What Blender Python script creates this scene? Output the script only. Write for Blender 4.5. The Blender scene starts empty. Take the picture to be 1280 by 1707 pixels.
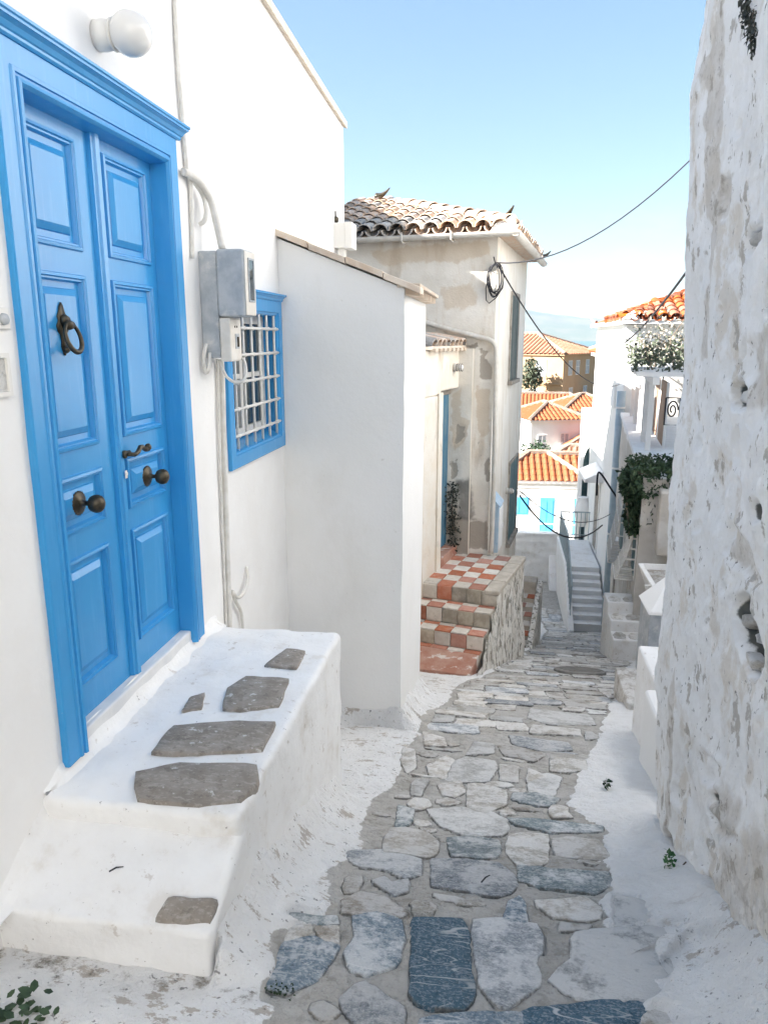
import bpy, bmesh, math, random
import numpy as np
from mathutils import Vector, Matrix, noise as mnoise

scene = bpy.context.scene
COL = scene.collection
rnd = random.Random(11)

# ------------------------------------------------------------------ camera
FPX, PCX, PCY = 1240.0, 640.0, 853.5            # focal length and centre of the 1280x1707 photograph
PITCH = math.atan2(290.5, FPX)                  # looking down the stepped lane
YAW = math.atan2(197.0, math.hypot(290.5, FPX))
_Fh = np.array([-math.sin(YAW), math.cos(YAW), 0.0])
C_R = np.array([math.cos(YAW), math.sin(YAW), 0.0])
C_F = _Fh * math.cos(PITCH) - np.array([0, 0, 1.0]) * math.sin(PITCH)
C_U = _Fh * math.sin(PITCH) + np.array([0, 0, 1.0]) * math.cos(PITCH)
cam_d = bpy.data.cameras.new('camera')
cam = bpy.data.objects.new('camera', cam_d)
COL.objects.link(cam)
cam.matrix_world = Matrix(((C_R[0], C_U[0], -C_F[0], 0), (C_R[1], C_U[1], -C_F[1], 0), (C_R[2], C_U[2], -C_F[2], 0), (0, 0, 0, 1)))
cam_d.sensor_fit = 'VERTICAL'
cam_d.sensor_height = 36.0
cam_d.lens = FPX / 1707.0 * 36.0
cam_d.clip_start = 0.05
cam_d.clip_end = 60000
scene.camera = cam

# ------------------------------------------------------------------ sky and sun
SUN_EL = math.radians(33)
SUN_DIR = Vector((-0.93, -0.37, 0)).normalized()      # horizontal direction TOWARDS the sun
world = bpy.data.worlds.new('World')
scene.world = world
world.use_nodes = True
wn = world.node_tree
wn.nodes.clear()
w_out = wn.nodes.new('ShaderNodeOutputWorld')
w_bg = wn.nodes.new('ShaderNodeBackground')
w_sky = wn.nodes.new('ShaderNodeTexSky')
w_sky.sky_type = 'NISHITA'
w_sky.sun_disc = False
w_sky.sun_elevation = SUN_EL
w_sky.sun_rotation = math.atan2(SUN_DIR.x, SUN_DIR.y)
w_sky.altitude = 60
w_sky.air_density = 1.0
w_sky.dust_density = 0.6
w_sky.ozone_density = 1.2
w_bg.inputs['Strength'].default_value = 0.085
# thin clouds low over the sea
w_tc = wn.nodes.new('ShaderNodeTexCoord')
w_map = wn.nodes.new('ShaderNodeMapping')
w_map.inputs['Scale'].default_value = (5.0, 5.0, 17.0)
w_map.inputs['Location'].default_value = (0.35, 0.2, 0.1)
w_no = wn.nodes.new('ShaderNodeTexNoise')
w_no.inputs['Scale'].default_value = 1.3
w_no.inputs['Detail'].default_value = 7
w_no.inputs['Roughness'].default_value = 0.6
w_rmp = wn.nodes.new('ShaderNodeMapRange')
w_rmp.inputs['From Min'].default_value = 0.54
w_rmp.inputs['From Max'].default_value = 0.74
w_sep = wn.nodes.new('ShaderNodeSeparateXYZ')
w_fade = wn.nodes.new('ShaderNodeMapRange')
w_fade.inputs['From Min'].default_value = 0.17
w_fade.inputs['From Max'].default_value = 0.06
w_mul = wn.nodes.new('ShaderNodeMath'); w_mul.operation = 'MULTIPLY'
w_mix = wn.nodes.new('ShaderNodeMix'); w_mix.data_type = 'RGBA'
wl = wn.links.new
wl(w_tc.outputs['Generated'], w_map.inputs['Vector'])
wl(w_map.outputs[0], w_no.inputs['Vector'])
wl(w_no.outputs[0], w_rmp.inputs[0])
wl(w_tc.outputs['Generated'], w_sep.inputs[0])
wl(w_sep.outputs[2], w_fade.inputs[0])
wl(w_rmp.outputs[0], w_mul.inputs[0]); wl(w_fade.outputs[0], w_mul.inputs[1])
wl(w_mul.outputs[0], w_mix.inputs['Factor'])
w_gam = wn.nodes.new('ShaderNodeGamma'); w_gam.inputs['Gamma'].default_value = 0.62
w_hs = wn.nodes.new('ShaderNodeHueSaturation'); w_hs.inputs['Saturation'].default_value = 1.34
wl(w_sky.outputs[0], w_gam.inputs['Color']); wl(w_gam.outputs[0], w_hs.inputs['Color']); wl(w_hs.outputs[0], w_mix.inputs['A'])
w_mix.inputs['B'].default_value = (2.5, 2.6, 2.7, 1)
wl(w_mix.outputs['Result'], w_bg.inputs['Color'])
wl(w_bg.outputs[0], w_out.inputs['Surface'])

sun_d = bpy.data.lights.new('sun', 'SUN')
sun_d.energy = 5.0
sun_d.angle = math.radians(0.5)
sun_d.color = (1.0, 0.97, 0.93)
sun = bpy.data.objects.new('sun', sun_d)
COL.objects.link(sun)
_sv = Vector((SUN_DIR.x * math.cos(SUN_EL), SUN_DIR.y * math.cos(SUN_EL), math.sin(SUN_EL)))
sun.rotation_euler = _sv.to_track_quat('Z', 'Y').to_euler()
sun.location = _sv * 50

vs = scene.view_settings
vs.view_transform = 'Standard'
vs.look = 'None'
vs.gamma = 1.0
vs.use_curve_mapping = False
vs.exposure = 2.34
scene.cycles.max_bounces = 10
scene.cycles.diffuse_bounces = 6
scene.cycles.caustics_reflective = False
scene.cycles.caustics_refractive = False

# ------------------------------------------------------------------ helpers
def ray(u, v):
    return (u - PCX) / FPX * C_R - (v - PCY) / FPX * C_U + C_F
def on_x(u, v, x):
    d = ray(u, v); return d * (x / d[0])
def on_y(u, v, y):
    d = ray(u, v); return d * (y / d[1])
def on_z(u, v, z):
    d = ray(u, v); return d * (z / d[2])

def wloc(o):
    p = Vector((0, 0, 0))
    while o is not None:
        p += o.location; o = o.parent
    return p

class MB:
    """collects faces in world coordinates and links them as one mesh object"""
    def __init__(s):
        s.v, s.f, s.m = [], [], []
    def add(s, vs_, fs, mi=0):
        o = len(s.v)
        s.v += [tuple(float(c) for c in p) for p in vs_]
        s.f += [[o + i for i in f] for f in fs]
        s.m += [mi] * len(fs)
        return s
    def hexa(s, p, mi=0):      # 8 points, bottom ring then top ring
        return s.add(p, [(3, 2, 1, 0), (4, 5, 6, 7), (0, 1, 5, 4), (1, 2, 6, 5), (2, 3, 7, 6), (3, 0, 4, 7)], mi)
    def box(s, x0, x1, y0, y1, z0, z1, mi=0, fr=None):
        p = [(x0, y0, z0), (x1, y0, z0), (x1, y1, z0), (x0, y1, z0), (x0, y0, z1), (x1, y0, z1), (x1, y1, z1), (x0, y1, z1)]
        if fr: p = [fr(*q) for q in p]
        return s.hexa(p, mi)
    def prism(s, poly, d, mi=0):
        n = len(poly); d = np.array(d, float)
        a = [np.array(p, float) for p in poly]
        fs = [list(range(n))[::-1], list(range(n, 2 * n))] + [(i, (i + 1) % n, n + (i + 1) % n, n + i) for i in range(n)]
        return s.add(a + [p + d for p in a], fs, mi)
    def loft(s, loops, closed=True, cap0=False, cap1=False, mi=0):
        n = len(loops[0]); vs_ = [p for l in loops for p in l]; fs = []
        for k in range(len(loops) - 1):
            for i in range(n if closed else n - 1):
                j = (i + 1) % n
                fs.append((k * n + i, k * n + j, (k + 1) * n + j, (k + 1) * n + i))
        if cap0: fs.append(list(range(n))[::-1])
        if cap1: fs.append(list(range((len(loops) - 1) * n, len(loops) * n)))
        return s.add(vs_, fs, mi)
    def tube(s, pts, r, n=8, mi=0, cap=True):
        pts = [Vector(p) for p in pts]; loops = []; up = None
        rs = r if isinstance(r, (list, tuple)) else [r] * len(pts)
        for i, p in enumerate(pts):
            a = pts[max(i - 1, 0)]; b = pts[min(i + 1, len(pts) - 1)]
            t = (b - a).normalized()
            if up is None:
                up = Vector((0, 0, 1)) if abs(t.z) < 0.9 else Vector((1, 0, 0))
            e1 = (up - t * up.dot(t))
            if e1.length < 1e-5: e1 = t.orthogonal()
            e1.normalize(); e2 = t.cross(e1); up = e1
            loops.append([p + (e1 * math.cos(2 * math.pi * k / n) + e2 * math.sin(2 * math.pi * k / n)) * rs[i] for k in range(n)])
        return s.loft(loops, True, cap, cap, mi)
    def lathe(s, prof, o, ax, n=20, mi=0, flute=0.0, nf=0):
        ax = Vector(ax).normalized(); e1 = ax.orthogonal().normalized(); e2 = ax.cross(e1); o = Vector(o)
        loops = []
        for r, h in prof:
            l = []
            for k in range(n):
                a = 2 * math.pi * k / n
                rr = r * (1 + (flute * (1 if k % 2 else -1) if nf else 0))
                l.append(o + ax * h + (e1 * math.cos(a) + e2 * math.sin(a)) * max(rr, 1e-4))
            loops.append(l)
        return s.loft(loops, True, True, True, mi)
    def build(s, name, mats, parent=None, smooth=False, bevel=0.0, seg=2, fix=True):
        off = wloc(parent) if parent else Vector((0, 0, 0))
        me = bpy.data.meshes.new(name)
        v = np.array(s.v, float).reshape(-1, 3) - np.array(off)
        if parent is None and len(v):
            c = (v.min(0) + v.max(0)) / 2; c[2] = v[:, 2].min(); v = v - c
        me.from_pydata(v.tolist(), [], s.f)
        for m in (mats if isinstance(mats, (list, tuple)) else [mats]): me.materials.append(m)
        if len(me.materials) > 1: me.polygons.foreach_set('material_index', s.m)
        if fix:
            bm = bmesh.new(); bm.from_mesh(me); bmesh.ops.recalc_face_normals(bm, faces=bm.faces); bm.to_mesh(me); bm.free()
        if smooth: me.polygons.foreach_set('use_smooth', [True] * len(me.polygons))
        me.update()
        o = bpy.data.objects.new(name, me); COL.objects.link(o)
        if parent: o.parent = parent
        elif len(v): o.location = c
        if bevel:
            b = o.modifiers.new('bevel', 'BEVEL'); b.width = bevel; b.segments = seg; b.limit_method = 'ANGLE'; b.angle_limit = 0.6
            if smooth is False and seg > 1: pass
        return o

def tag(o, label=None, cat=None, group=None, kind=None):
    if label: o['label'] = label
    if cat: o['category'] = cat
    if group: o['group'] = group
    if kind: o['kind'] = kind
    return o
def thing(name, label, cat, loc, group=None):
    o = bpy.data.objects.new(name, None); COL.objects.link(o)
    o.location = Vector([float(c) for c in loc]); o.empty_display_size = 0.1
    return tag(o, label, cat, group)
def inst(name, me, M, parent):
    o = bpy.data.objects.new(name, me); COL.objects.link(o)
    o.parent = parent
    o.matrix_local = Matrix.Translation(-wloc(parent)) @ M
    return o
def frame(o, ang):            # local axes: a to the right when looking away from the camera, b away from it, c up
    ca, sa = math.cos(ang), math.sin(ang); o = np.array(o, float)
    e1 = np.array([ca, sa, 0]); e2 = np.array([-sa, ca, 0]); e3 = np.array([0, 0, 1.0])
    f = lambda a, b, c: o + e1 * a + e2 * b + e3 * c
    f.e1, f.e2, f.e3, f.o = e1, e2, e3, o
    return f
def n3(x, y, z, s=1.0, o=0.0):
    return mnoise.noise(Vector((x * s + o, y * s + o * 0.7, z * s - o)))
def fbm(x, y, z, s=1.0, oct_=4):
    t, a = 0.0, 1.0
    for k in range(oct_):
        t += a * mnoise.noise(Vector((x * s, y * s, z * s + 17.3 * k))); a *= 0.5; s *= 2.03
    return t
def poly_sd(P, poly):
    """signed distance of points P (n,2) to polygon, negative inside"""
    P = np.asarray(P, float); poly = np.asarray(poly, float); n = len(poly)
    d = np.full(len(P), 1e9); ins = np.zeros(len(P), bool)
    for i in range(n):
        a, b = poly[i], poly[(i + 1) % n]; e = b - a; w = P - a
        t = np.clip((w @ e) / max(e @ e, 1e-12), 0, 1)
        q = w - t[:, None] * e
        d = np.minimum(d, np.hypot(q[:, 0], q[:, 1]))
        c = (a[1] > P[:, 1]) != (b[1] > P[:, 1])
        with np.errstate(divide='ignore', invalid='ignore'):
            xi = a[0] + (P[:, 1] - a[1]) / (b[1] - a[1] if b[1] != a[1] else 1e-12) * (b[0] - a[0])
        ins ^= c & (P[:, 0] < xi)
    return np.where(ins, -d, d)
def sstep(x, a, b):
    t = np.clip((x - a) / (b - a), 0, 1); return t * t * (3 - 2 * t)
def fattr(o, name, vals):
    at = o.data.attributes.new(name, 'FLOAT', 'POINT'); at.data.foreach_set('value', np.asarray(vals, np.float32))

# ------------------------------------------------------------------ materials
class NT:
    def __init__(s, name):
        s.m = bpy.data.materials.new(name); s.m.use_nodes = True
        s.t = s.m.node_tree; s.b = s.t.nodes['Principled BSDF']
    def n(s, typ, **kw):
        nd = s.t.nodes.new('ShaderNode' + typ)
        for k, v in kw.items(): setattr(nd, k, v)
        return nd
    def l(s, a, b): s.t.links.new(a, b)
    def math(s, op, a, b=None, clamp=False):
        nd = s.n('Math', operation=op, use_clamp=clamp)
        for i, x in enumerate((a, b)):
            if x is None: continue
            if isinstance(x, (int, float)): nd.inputs[i].default_value = x
            else: s.l(x, nd.inputs[i])
        return nd.outputs[0]
    def noise(s, vec, scale, detail=4, rough=0.55, dist=0.0):
        nd = s.n('TexNoise'); nd.inputs['Scale'].default_value = scale; nd.inputs['Detail'].default_value = detail
        nd.inputs['Roughness'].default_value = rough; nd.inputs['Distortion'].default_value = dist
        s.l(vec, nd.inputs['Vector']); return nd.outputs[0]
    def rng(s, val, a, b, lo=0.0, hi=1.0):
        nd = s.n('MapRange'); nd.interpolation_type = 'SMOOTHSTEP'
        for i, x in enumerate((a, b, lo, hi)): nd.inputs[i + 1].default_value = x
        s.l(val, nd.inputs[0]); return nd.outputs[0]
    def mix(s, fac, a, b, mode='MIX'):
        nd = s.n('Mix', data_type='RGBA', blend_type=mode)
        for key, x in (('Factor', fac), ('A', a), ('B', b)):
            if isinstance(x, (int, float)): nd.inputs[key].default_value = x
            elif isinstance(x, (tuple, list)): nd.inputs[key].default_value = (*x[:3], 1)
            else: s.l(x, nd.inputs[key])
        return nd.outputs['Result']
    def scaled(s, vec, sc):
        nd = s.n('Mapping'); nd.inputs['Scale'].default_value = sc; s.l(vec, nd.inputs['Vector']); return nd.outputs[0]
    def attr(s, name):
        nd = s.n('Attribute', attribute_name=name); return nd.outputs['Fac']

def pm(name, base, alt=None, scale=5.0, rough=0.85, bump=0.25, bscale=60.0, bdist=0.01, stains=(), rand=0.0, obj=False, spec=0.3, metal=0.0, lo=0.35, hi=0.65, coarse=0.0):
    """plain procedural surface: two tones, stains of other colours, fine relief.
    stain = (colour, scale, threshold lo, hi, stretch xyz, attribute or None, strength)"""
    N = NT(name)
    if obj:
        tc = N.n('TexCoord').outputs['Object']
        oi = N.n('ObjectInfo')
        vm = N.n('VectorMath', operation='ADD'); N.l(tc, vm.inputs[0])
        cm = N.n('CombineXYZ'); r10 = N.math('MULTIPLY', oi.outputs['Random'], 37.0)
        for k in range(3): N.l(r10, cm.inputs[k])
        N.l(cm.outputs[0], vm.inputs[1]); vec = vm.outputs[0]
    else:
        vec = N.n('NewGeometry').outputs['Position']
    col = base
    if alt is not None:
        f = N.rng(N.noise(vec, scale, 6, 0.6), lo, hi); col = N.mix(f, base, alt)
    for st in stains:
        c, sc, a, b, stretch, at, k = st
        v2 = N.scaled(vec, stretch) if stretch else vec
        nz = N.noise(v2, sc, 6, 0.65)
        if at:
            nz = N.math('ADD', N.math('MULTIPLY', N.math('SUBTRACT', nz, 0.5), 0.9), N.attr(at))
        f = N.rng(nz, a, b, 0.0, k)
        col = N.mix(f, col, c)
    if rand:
        oi = N.n('ObjectInfo'); hs = N.n('HueSaturation')
        if isinstance(col, (tuple, list)): hs.inputs['Color'].default_value = (*col[:3], 1)
        else: N.l(col, hs.inputs['Color'])
        N.l(N.rng(oi.outputs['Random'], 0, 1, 1 - rand, 1 + rand), hs.inputs['Value'])
        oi2 = N.math('FRACT', N.math('MULTIPLY', oi.outputs['Random'], 7.31))
        N.l(N.rng(oi2, 0, 1, 1 - rand, 1 + rand * 0.4), hs.inputs['Saturation'])
        col = hs.outputs[0]
    if isinstance(col, (tuple, list)): N.b.inputs['Base Color'].default_value = (*col[:3], 1)
    else: N.l(col, N.b.inputs['Base Color'])
    N.b.inputs['Roughness'].default_value = rough
    N.b.inputs['Specular IOR Level'].default_value = spec
    N.b.inputs['Metallic'].default_value = metal
    if bump:
        h = N.noise(vec, bscale, 5, 0.6)
        if coarse:
            h = N.math('ADD', h, N.math('MULTIPLY', N.noise(vec, bscale * 0.12, 4, 0.6), coarse))
        bp = N.n('Bump'); bp.inputs['Strength'].default_value = bump; bp.inputs['Distance'].default_value = bdist
        N.l(h, bp.inputs['Height']); N.l(bp.outputs[0], N.b.inputs['Normal'])
    return N.m

WH = (0.82, 0.81, 0.795)
M = {}
M['white'] = pm('white limewash', WH, (0.79, 0.775, 0.755), 3, 0.9, 0.3, 45, 0.004, stains=[((0.62, 0.58, 0.53), 2.2, 0.62, 0.8, None, None, 0.35), ((0.45, 0.42, 0.38), 30, 0.74, 0.8, None, None, 0.3)], coarse=2.0)
M['white_clean'] = pm('smooth white render', (0.82, 0.81, 0.795), (0.79, 0.78, 0.755), 1.1, 0.9, 0.28, 45, 0.005, coarse=3.0, stains=[((0.70, 0.68, 0.64), 1.3, 0.56, 0.74, (1, 1, 0.5), None, 0.45), ((0.55, 0.52, 0.47), 22, 0.68, 0.73, None, None, 0.5)])
M['stoop'] = pm('thick lime coat on stoop', (0.83, 0.82, 0.805), (0.79, 0.775, 0.755), 5, 0.9, 0.5, 35, 0.006,
    stains=[((0.62, 0.57, 0.50), 5, 0.56, 0.70, None, None, 0.45), ((0.42, 0.36, 0.30), 16, 0.62, 0.68, None, None, 0.5), ((0.12, 0.10, 0.09), 42, 0.67, 0.71, None, None, 0.7)], coarse=3.0)
M['blue'] = pm('blue gloss paint', (0.033, 0.275, 0.60), (0.044, 0.30, 0.62), 2.2, 0.27, 0.10, 60, 0.002, spec=0.5, lo=0.3, hi=0.7, stains=[((0.085, 0.36, 0.69), 5, 0.52, 0.72, (6, 6, 0.5), None, 0.35), ((0.032, 0.23, 0.54), 9, 0.56, 0.72, (3, 3, 0.6), None, 0.3), ((0.30, 0.42, 0.55), 40, 0.70, 0.74, None, None, 0.6)])
M['blue_frame'] = M['blue']
M['bronze'] = pm('dark bronze', (0.055, 0.045, 0.033), (0.10, 0.085, 0.06), 30, 0.42, 0.3, 200, 0.001, metal=0.7)
M['iron_white'] = pm('white painted iron', (0.78, 0.76, 0.72), (0.70, 0.67, 0.62), 20, 0.5, 0.2, 150, 0.001, stains=[((0.25, 0.14, 0.08), 25, 0.70, 0.76, None, None, 0.8)])
M['conduit'] = pm('painted conduit', (0.72, 0.70, 0.66), (0.64, 0.61, 0.56), 15, 0.6, 0.2, 100, 0.001, stains=[((0.2, 0.14, 0.1), 30, 0.72, 0.77, None, None, 0.8)])
M['meter'] = pm('weathered grey cabinet', (0.46, 0.48, 0.50), (0.33, 0.36, 0.39), 9, 0.6, 0.2, 120, 0.001, stains=[((0.7, 0.68, 0.64), 6, 0.55, 0.7, None, None, 0.7)])
M['meter_front'] = pm('cream meter cover', (0.70, 0.67, 0.62), (0.62, 0.58, 0.52), 10, 0.5, 0.1, 120, 0.001, stains=[((0.35, 0.28, 0.2), 14, 0.68, 0.78, None, None, 0.5)])
M['glass_dark'] = pm('window glass', (0.05, 0.07, 0.08), None, rough=0.06, bump=0.0, spec=0.8)
M['curtain'] = pm('white net curtain', (0.66, 0.67, 0.66), (0.55, 0.56, 0.56), 8, 0.9, 0.2, 60)
M['globe'] = pm('opal glass', (0.72, 0.70, 0.67), None, rough=0.12, bump=0.0, spec=0.5)
M['ceramic'] = pm('white ceramic', (0.72, 0.70, 0.66), None, rough=0.35, bump=0.0)
M['slab'] = pm('worn grey slab', (0.31, 0.275, 0.24), (0.235, 0.205, 0.175), 14, 0.85, 0.5, 90, 0.004, stains=[((0.40, 0.365, 0.325), 34, 0.52, 0.62, (1, 2, 1), None, 0.6), ((0.15, 0.13, 0.11), 30, 0.55, 0.64, None, None, 0.55), ((0.62, 0.60, 0.57), 22, 0.62, 0.67, None, None, 0.8)])
M['marble'] = pm('white marble', (0.74, 0.73, 0.71), (0.64, 0.64, 0.64), 6, 0.55, 0.1, 60, 0.002)
def stone_mat(name, c1, c2, c3, vein=0.0, speck=0.5, limed=0.0):
    N = NT(name)
    geo = N.n('NewGeometry').outputs['Position']
    oi = N.n('ObjectInfo').outputs['Random']
    n1 = N.noise(geo, 14, 6, 0.65); n2 = N.noise(N.scaled(geo, (1, 1.8, 1)), 38, 6, 0.78); n3_ = N.noise(geo, 4.0, 3, 0.5)
    col = N.mix(N.rng(n1, 0.35, 0.65), c1, c2)
    col = N.mix(N.rng(n2, 0.50, 0.62, 0, speck * 0.7), col, c3)
    col = N.mix(N.rng(N.noise(N.scaled(geo, (1, 1.5, 1)), 85, 2, 0.6), 0.53, 0.60, 0, speck), col, c3)
    col = N.mix(N.rng(N.noise(geo, 70, 4, 0.75), 0.53, 0.64, 0, 0.6), col, tuple(0.5 * x for x in c1))
    if vein:      # thin calcite veins along noise contours
        for sc, th, k in ((4.0, 0.012, vein), (7.0, 0.012, vein * 0.7)):
            mp = N.n('Mapping'); mp.inputs['Scale'].default_value = (0.55, 3.0, 1.0); mp.inputs['Rotation'].default_value = (0, 0, 0.35 if sc > 6 else -0.15); N.l(geo, mp.inputs['Vector'])
            f = N.math('ABSOLUTE', N.math('SUBTRACT', N.noise(mp.outputs[0], sc, 1, 0.4, 0.0), 0.5))
            f2 = N.math('MULTIPLY', N.rng(f, th, th * 0.35, 0, k), N.rng(N.noise(geo, sc * 0.8, 2), 0.40, 0.52))
            col = N.mix(f2, col, (0.55, 0.57, 0.58))
    if limed:
        f = N.rng(N.math('ADD', N.noise(geo, 6, 5, 0.7), N.math('MULTIPLY', N.noise(geo, 40, 4, 0.7), 0.35)), 0.60 - 0.25 * limed, 0.80 - 0.25 * limed, 0, 1)
        col = N.mix(N.math('MULTIPLY', f, 1.0 if limed > 0.4 else 0.65), col, (0.80, 0.79, 0.77))
    ef = N.math('MULTIPLY', N.attr('edge'), N.rng(N.noise(geo, 18, 4, 0.7), 0.38, 0.56))
    col = N.mix(N.math('MULTIPLY', ef, 0.75), col, (0.13, 0.12, 0.105))
    hs = N.n('HueSaturation'); N.l(col, hs.inputs['Color']); N.l(N.rng(oi, 0, 1, 0.82, 1.2), hs.inputs['Value'])
    N.l(hs.outputs[0], N.b.inputs['Base Color'])
    N.b.inputs['Roughness'].default_value = 0.75; N.b.inputs['Specular IOR Level'].default_value = 0.3
    h = N.math('ADD', N.math('MULTIPLY', n1, 1.5), N.math('ADD', n2, N.math('MULTIPLY', n3_, 2.0)))
    bp = N.n('Bump'); bp.inputs['Strength'].default_value = 0.8; bp.inputs['Distance'].default_value = 0.018
    N.l(h, bp.inputs['Height']); N.l(bp.outputs[0], N.b.inputs['Normal'])
    return N.m
S = {
 'deep': stone_mat('deep blue slate', (0.06, 0.125, 0.18), (0.09, 0.165, 0.22), (0.33, 0.38, 0.42), 0.9, 0.6, 0.0),
 'blue': stone_mat('blue grey slate', (0.14, 0.20, 0.25), (0.20, 0.255, 0.30), (0.46, 0.49, 0.52), 0.7, 0.6, 0.04),
 'teal': stone_mat('dark teal slate', (0.15, 0.20, 0.215), (0.23, 0.265, 0.275), (0.44, 0.46, 0.46), 0.0, 0.6, 0.06),
 'bg': stone_mat('blue grey marble', (0.24, 0.265, 0.29), (0.33, 0.35, 0.37), (0.58, 0.59, 0.60), 0.4, 0.6, 0.09),
 'grey': stone_mat('grey stone', (0.38, 0.35, 0.30), (0.47, 0.435, 0.38), (0.57, 0.54, 0.495), 0.0, 0.5, 0.22),
 'pale': stone_mat('pale stone', (0.44, 0.43, 0.40), (0.53, 0.52, 0.495), (0.62, 0.61, 0.59), 0.2, 0.45, 0.25),
 'beige': stone_mat('beige stone', (0.43, 0.385, 0.325), (0.51, 0.47, 0.41), (0.58, 0.55, 0.50), 0.0, 0.4, 0.2),
 'brown': stone_mat('brown stone', (0.34, 0.295, 0.245), (0.42, 0.375, 0.32), (0.52, 0.49, 0.445), 0.0, 0.5, 0.18),
 'limed': stone_mat('lime splashed stone', (0.30, 0.315, 0.33), (0.42, 0.41, 0.39), (0.58, 0.58, 0.57), 0.0, 0.5, 0.50),
}
# ---- lane surface: mortar in the middle, whitewashed margins
NG = NT('lane mortar and limewash')
g_pos = NG.n('NewGeometry').outputs['Position']
g_n1 = NG.noise(g_pos, 7, 6, 0.65); g_n2 = NG.noise(g_pos, 45, 5, 0.7)
mort = NG.mix(NG.rng(g_n1, 0.35, 0.65), (0.43, 0.405, 0.365), (0.53, 0.505, 0.465))
mort = NG.mix(NG.rng(NG.noise(g_pos, 17, 6, 0.7), 0.50, 0.62, 0, 0.6), mort, (0.29, 0.265, 0.23))
mort = NG.mix(NG.rng(NG.noise(g_pos, 3.1, 4, 0.6), 0.45, 0.65, 0, 0.5), mort, (0.58, 0.565, 0.54))
mort = NG.mix(NG.rng(g_n2, 0.55, 0.75, 0, 0.5), mort, (0.27, 0.25, 0.225))
lime = NG.mix(NG.rng(g_n1, 0.3, 0.7), (0.87, 0.86, 0.845), (0.82, 0.805, 0.78))
flk = NG.rng(NG.noise(NG.scaled(g_pos, (0.7, 1.3, 1)), 9, 6, 0.75), 0.565, 0.61, 0, 0.85)
lime = NG.mix(NG.math('MULTIPLY', flk, NG.attr('wear'), True), lime, (0.40, 0.335, 0.27))
flk2 = NG.rng(NG.noise(g_pos, 40, 3, 0.6), 0.64, 0.69, 0, 0.85)
lime = NG.mix(NG.math('MULTIPLY', flk2, NG.attr('wear'), True), lime, (0.13, 0.12, 0.11))
msk = NG.math('ADD', NG.attr('lime'), NG.math('MULTIPLY', NG.math('SUBTRACT', NG.noise(g_pos, 26, 6, 0.7), 0.5), 0.9))
colr = NG.mix(NG.rng(msk, 0.42, 0.58), mort, lime)
dirtm = NG.rng(NG.math('ADD', NG.attr('dirt'), NG.math('MULTIPLY', NG.math('SUBTRACT', NG.noise(g_pos, 11, 6, 0.75), 0.5), 1.3)), 0.40, 0.62, 0, 0.9)
colr = NG.mix(dirtm, colr, NG.mix(NG.rng(g_n2, 0.4, 0.6), (0.16, 0.14, 0.11), (0.34, 0.30, 0.25)))
NG.l(colr, NG.b.inputs['Base Color'])
NG.b.inputs['Roughness'].default_value = 0.9; NG.b.inputs['Specular IOR Level'].default_value = 0.2
g_h = NG.math('ADD', NG.math('MULTIPLY', NG.noise(g_pos, 22, 6, 0.65), 2.0), g_n2)
g_bp = NG.n('Bump'); g_bp.inputs['Strength'].default_value = 0.8; g_bp.inputs['Distance'].default_value = 0.02
NG.l(g_h, g_bp.inputs['Height']); NG.l(g_bp.outputs[0], NG.b.inputs['Normal'])
M['lane'] = NG.m

# ---- lane geometry: long treads that drop towards the sea
PROF = np.array([(-3, -1.15), (0, -1.62), (1.0, -1.76), (1.78, -1.895), (2.30, -2.0), (2.6, -2.09), (3.1, -2.285), (3.7, -2.49), (4.3, -2.66), (5.04, -2.86), (6.5, -3.29), (7.9, -3.73),
                 (8.7, -3.98), (10.2, -4.47), (11.0, -4.735), (14.0, -5.80), (17.0, -6.90), (20.0, -7.98), (21.3, -8.22), (25.5, -8.32), (30, -9.2)])
def gz0(y):
    return np.interp(y, PROF[:, 0], PROF[:, 1])
STEPS = [2.16, 3.02, 3.95, 4.85, 5.75, 6.7, 7.6, 8.5, 9.4, 10.4, 11.4, 12.5, 13.6, 14.8, 16.0, 17.2, 18.4, 19.6]
def gz(x, y):
    y = np.asarray(y, float); x = np.asarray(x, float)
    z = gz0(y)
    yy = y + 0.10 * np.sin(x * 2.1 + 0.4) + 0.05 * x
    for i, s in enumerate(STEPS):      # each tread is a little flatter than the fall of the lane
        nx = STEPS[i + 1] if i + 1 < len(STEPS) else s + 1.2
        L = nx - s; t = np.clip((yy - s) / L, 0, 1)
        h = 0.028
        z = z + np.where((yy >= s) & (yy < nx), -h * sstep(yy, s, s + 0.03) * (1 - t) , 0) + 0.0
    return z
def on_lane(u, v):
    d = ray(u, v); t0, t1 = 0.2, 60.0
    ts = np.geomspace(0.5, 60, 1500); P = ts[:, None] * d
    below = P[:, 2] < gz0(P[:, 1])
    i = int(np.argmax(below)); a, b = ts[i - 1], ts[i]
    for _ in range(30):
        m = (a + b) / 2; p = d * m
        if p[2] < gz0(p[1]): b = m
        else: a = m
    return d * b
GREY_PX = [(440, 1740), (448, 1640), (470, 1560), (545, 1512), (560, 1440), (598, 1412), (612, 1345), (640, 1320), (662, 1290), (690, 1235), (700, 1200), (742, 1172), (762, 1140),
           (800, 1128), (872, 1092), (900, 1060)]
GREY_PX_R = [(1066, 1740), (1030, 1690), (990, 1640), (935, 1600), (950, 1548), (1022, 1532), (1014, 1470), (1006, 1384), (945, 1342), (957, 1290), (985, 1250), (1008, 1200), (1018, 1170), (1036, 1130), (1050, 1100)]
gl = [on_lane(*p)[:2] for p in GREY_PX]; gr = [on_lane(*p)[:2] for p in GREY_PX_R]
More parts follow.
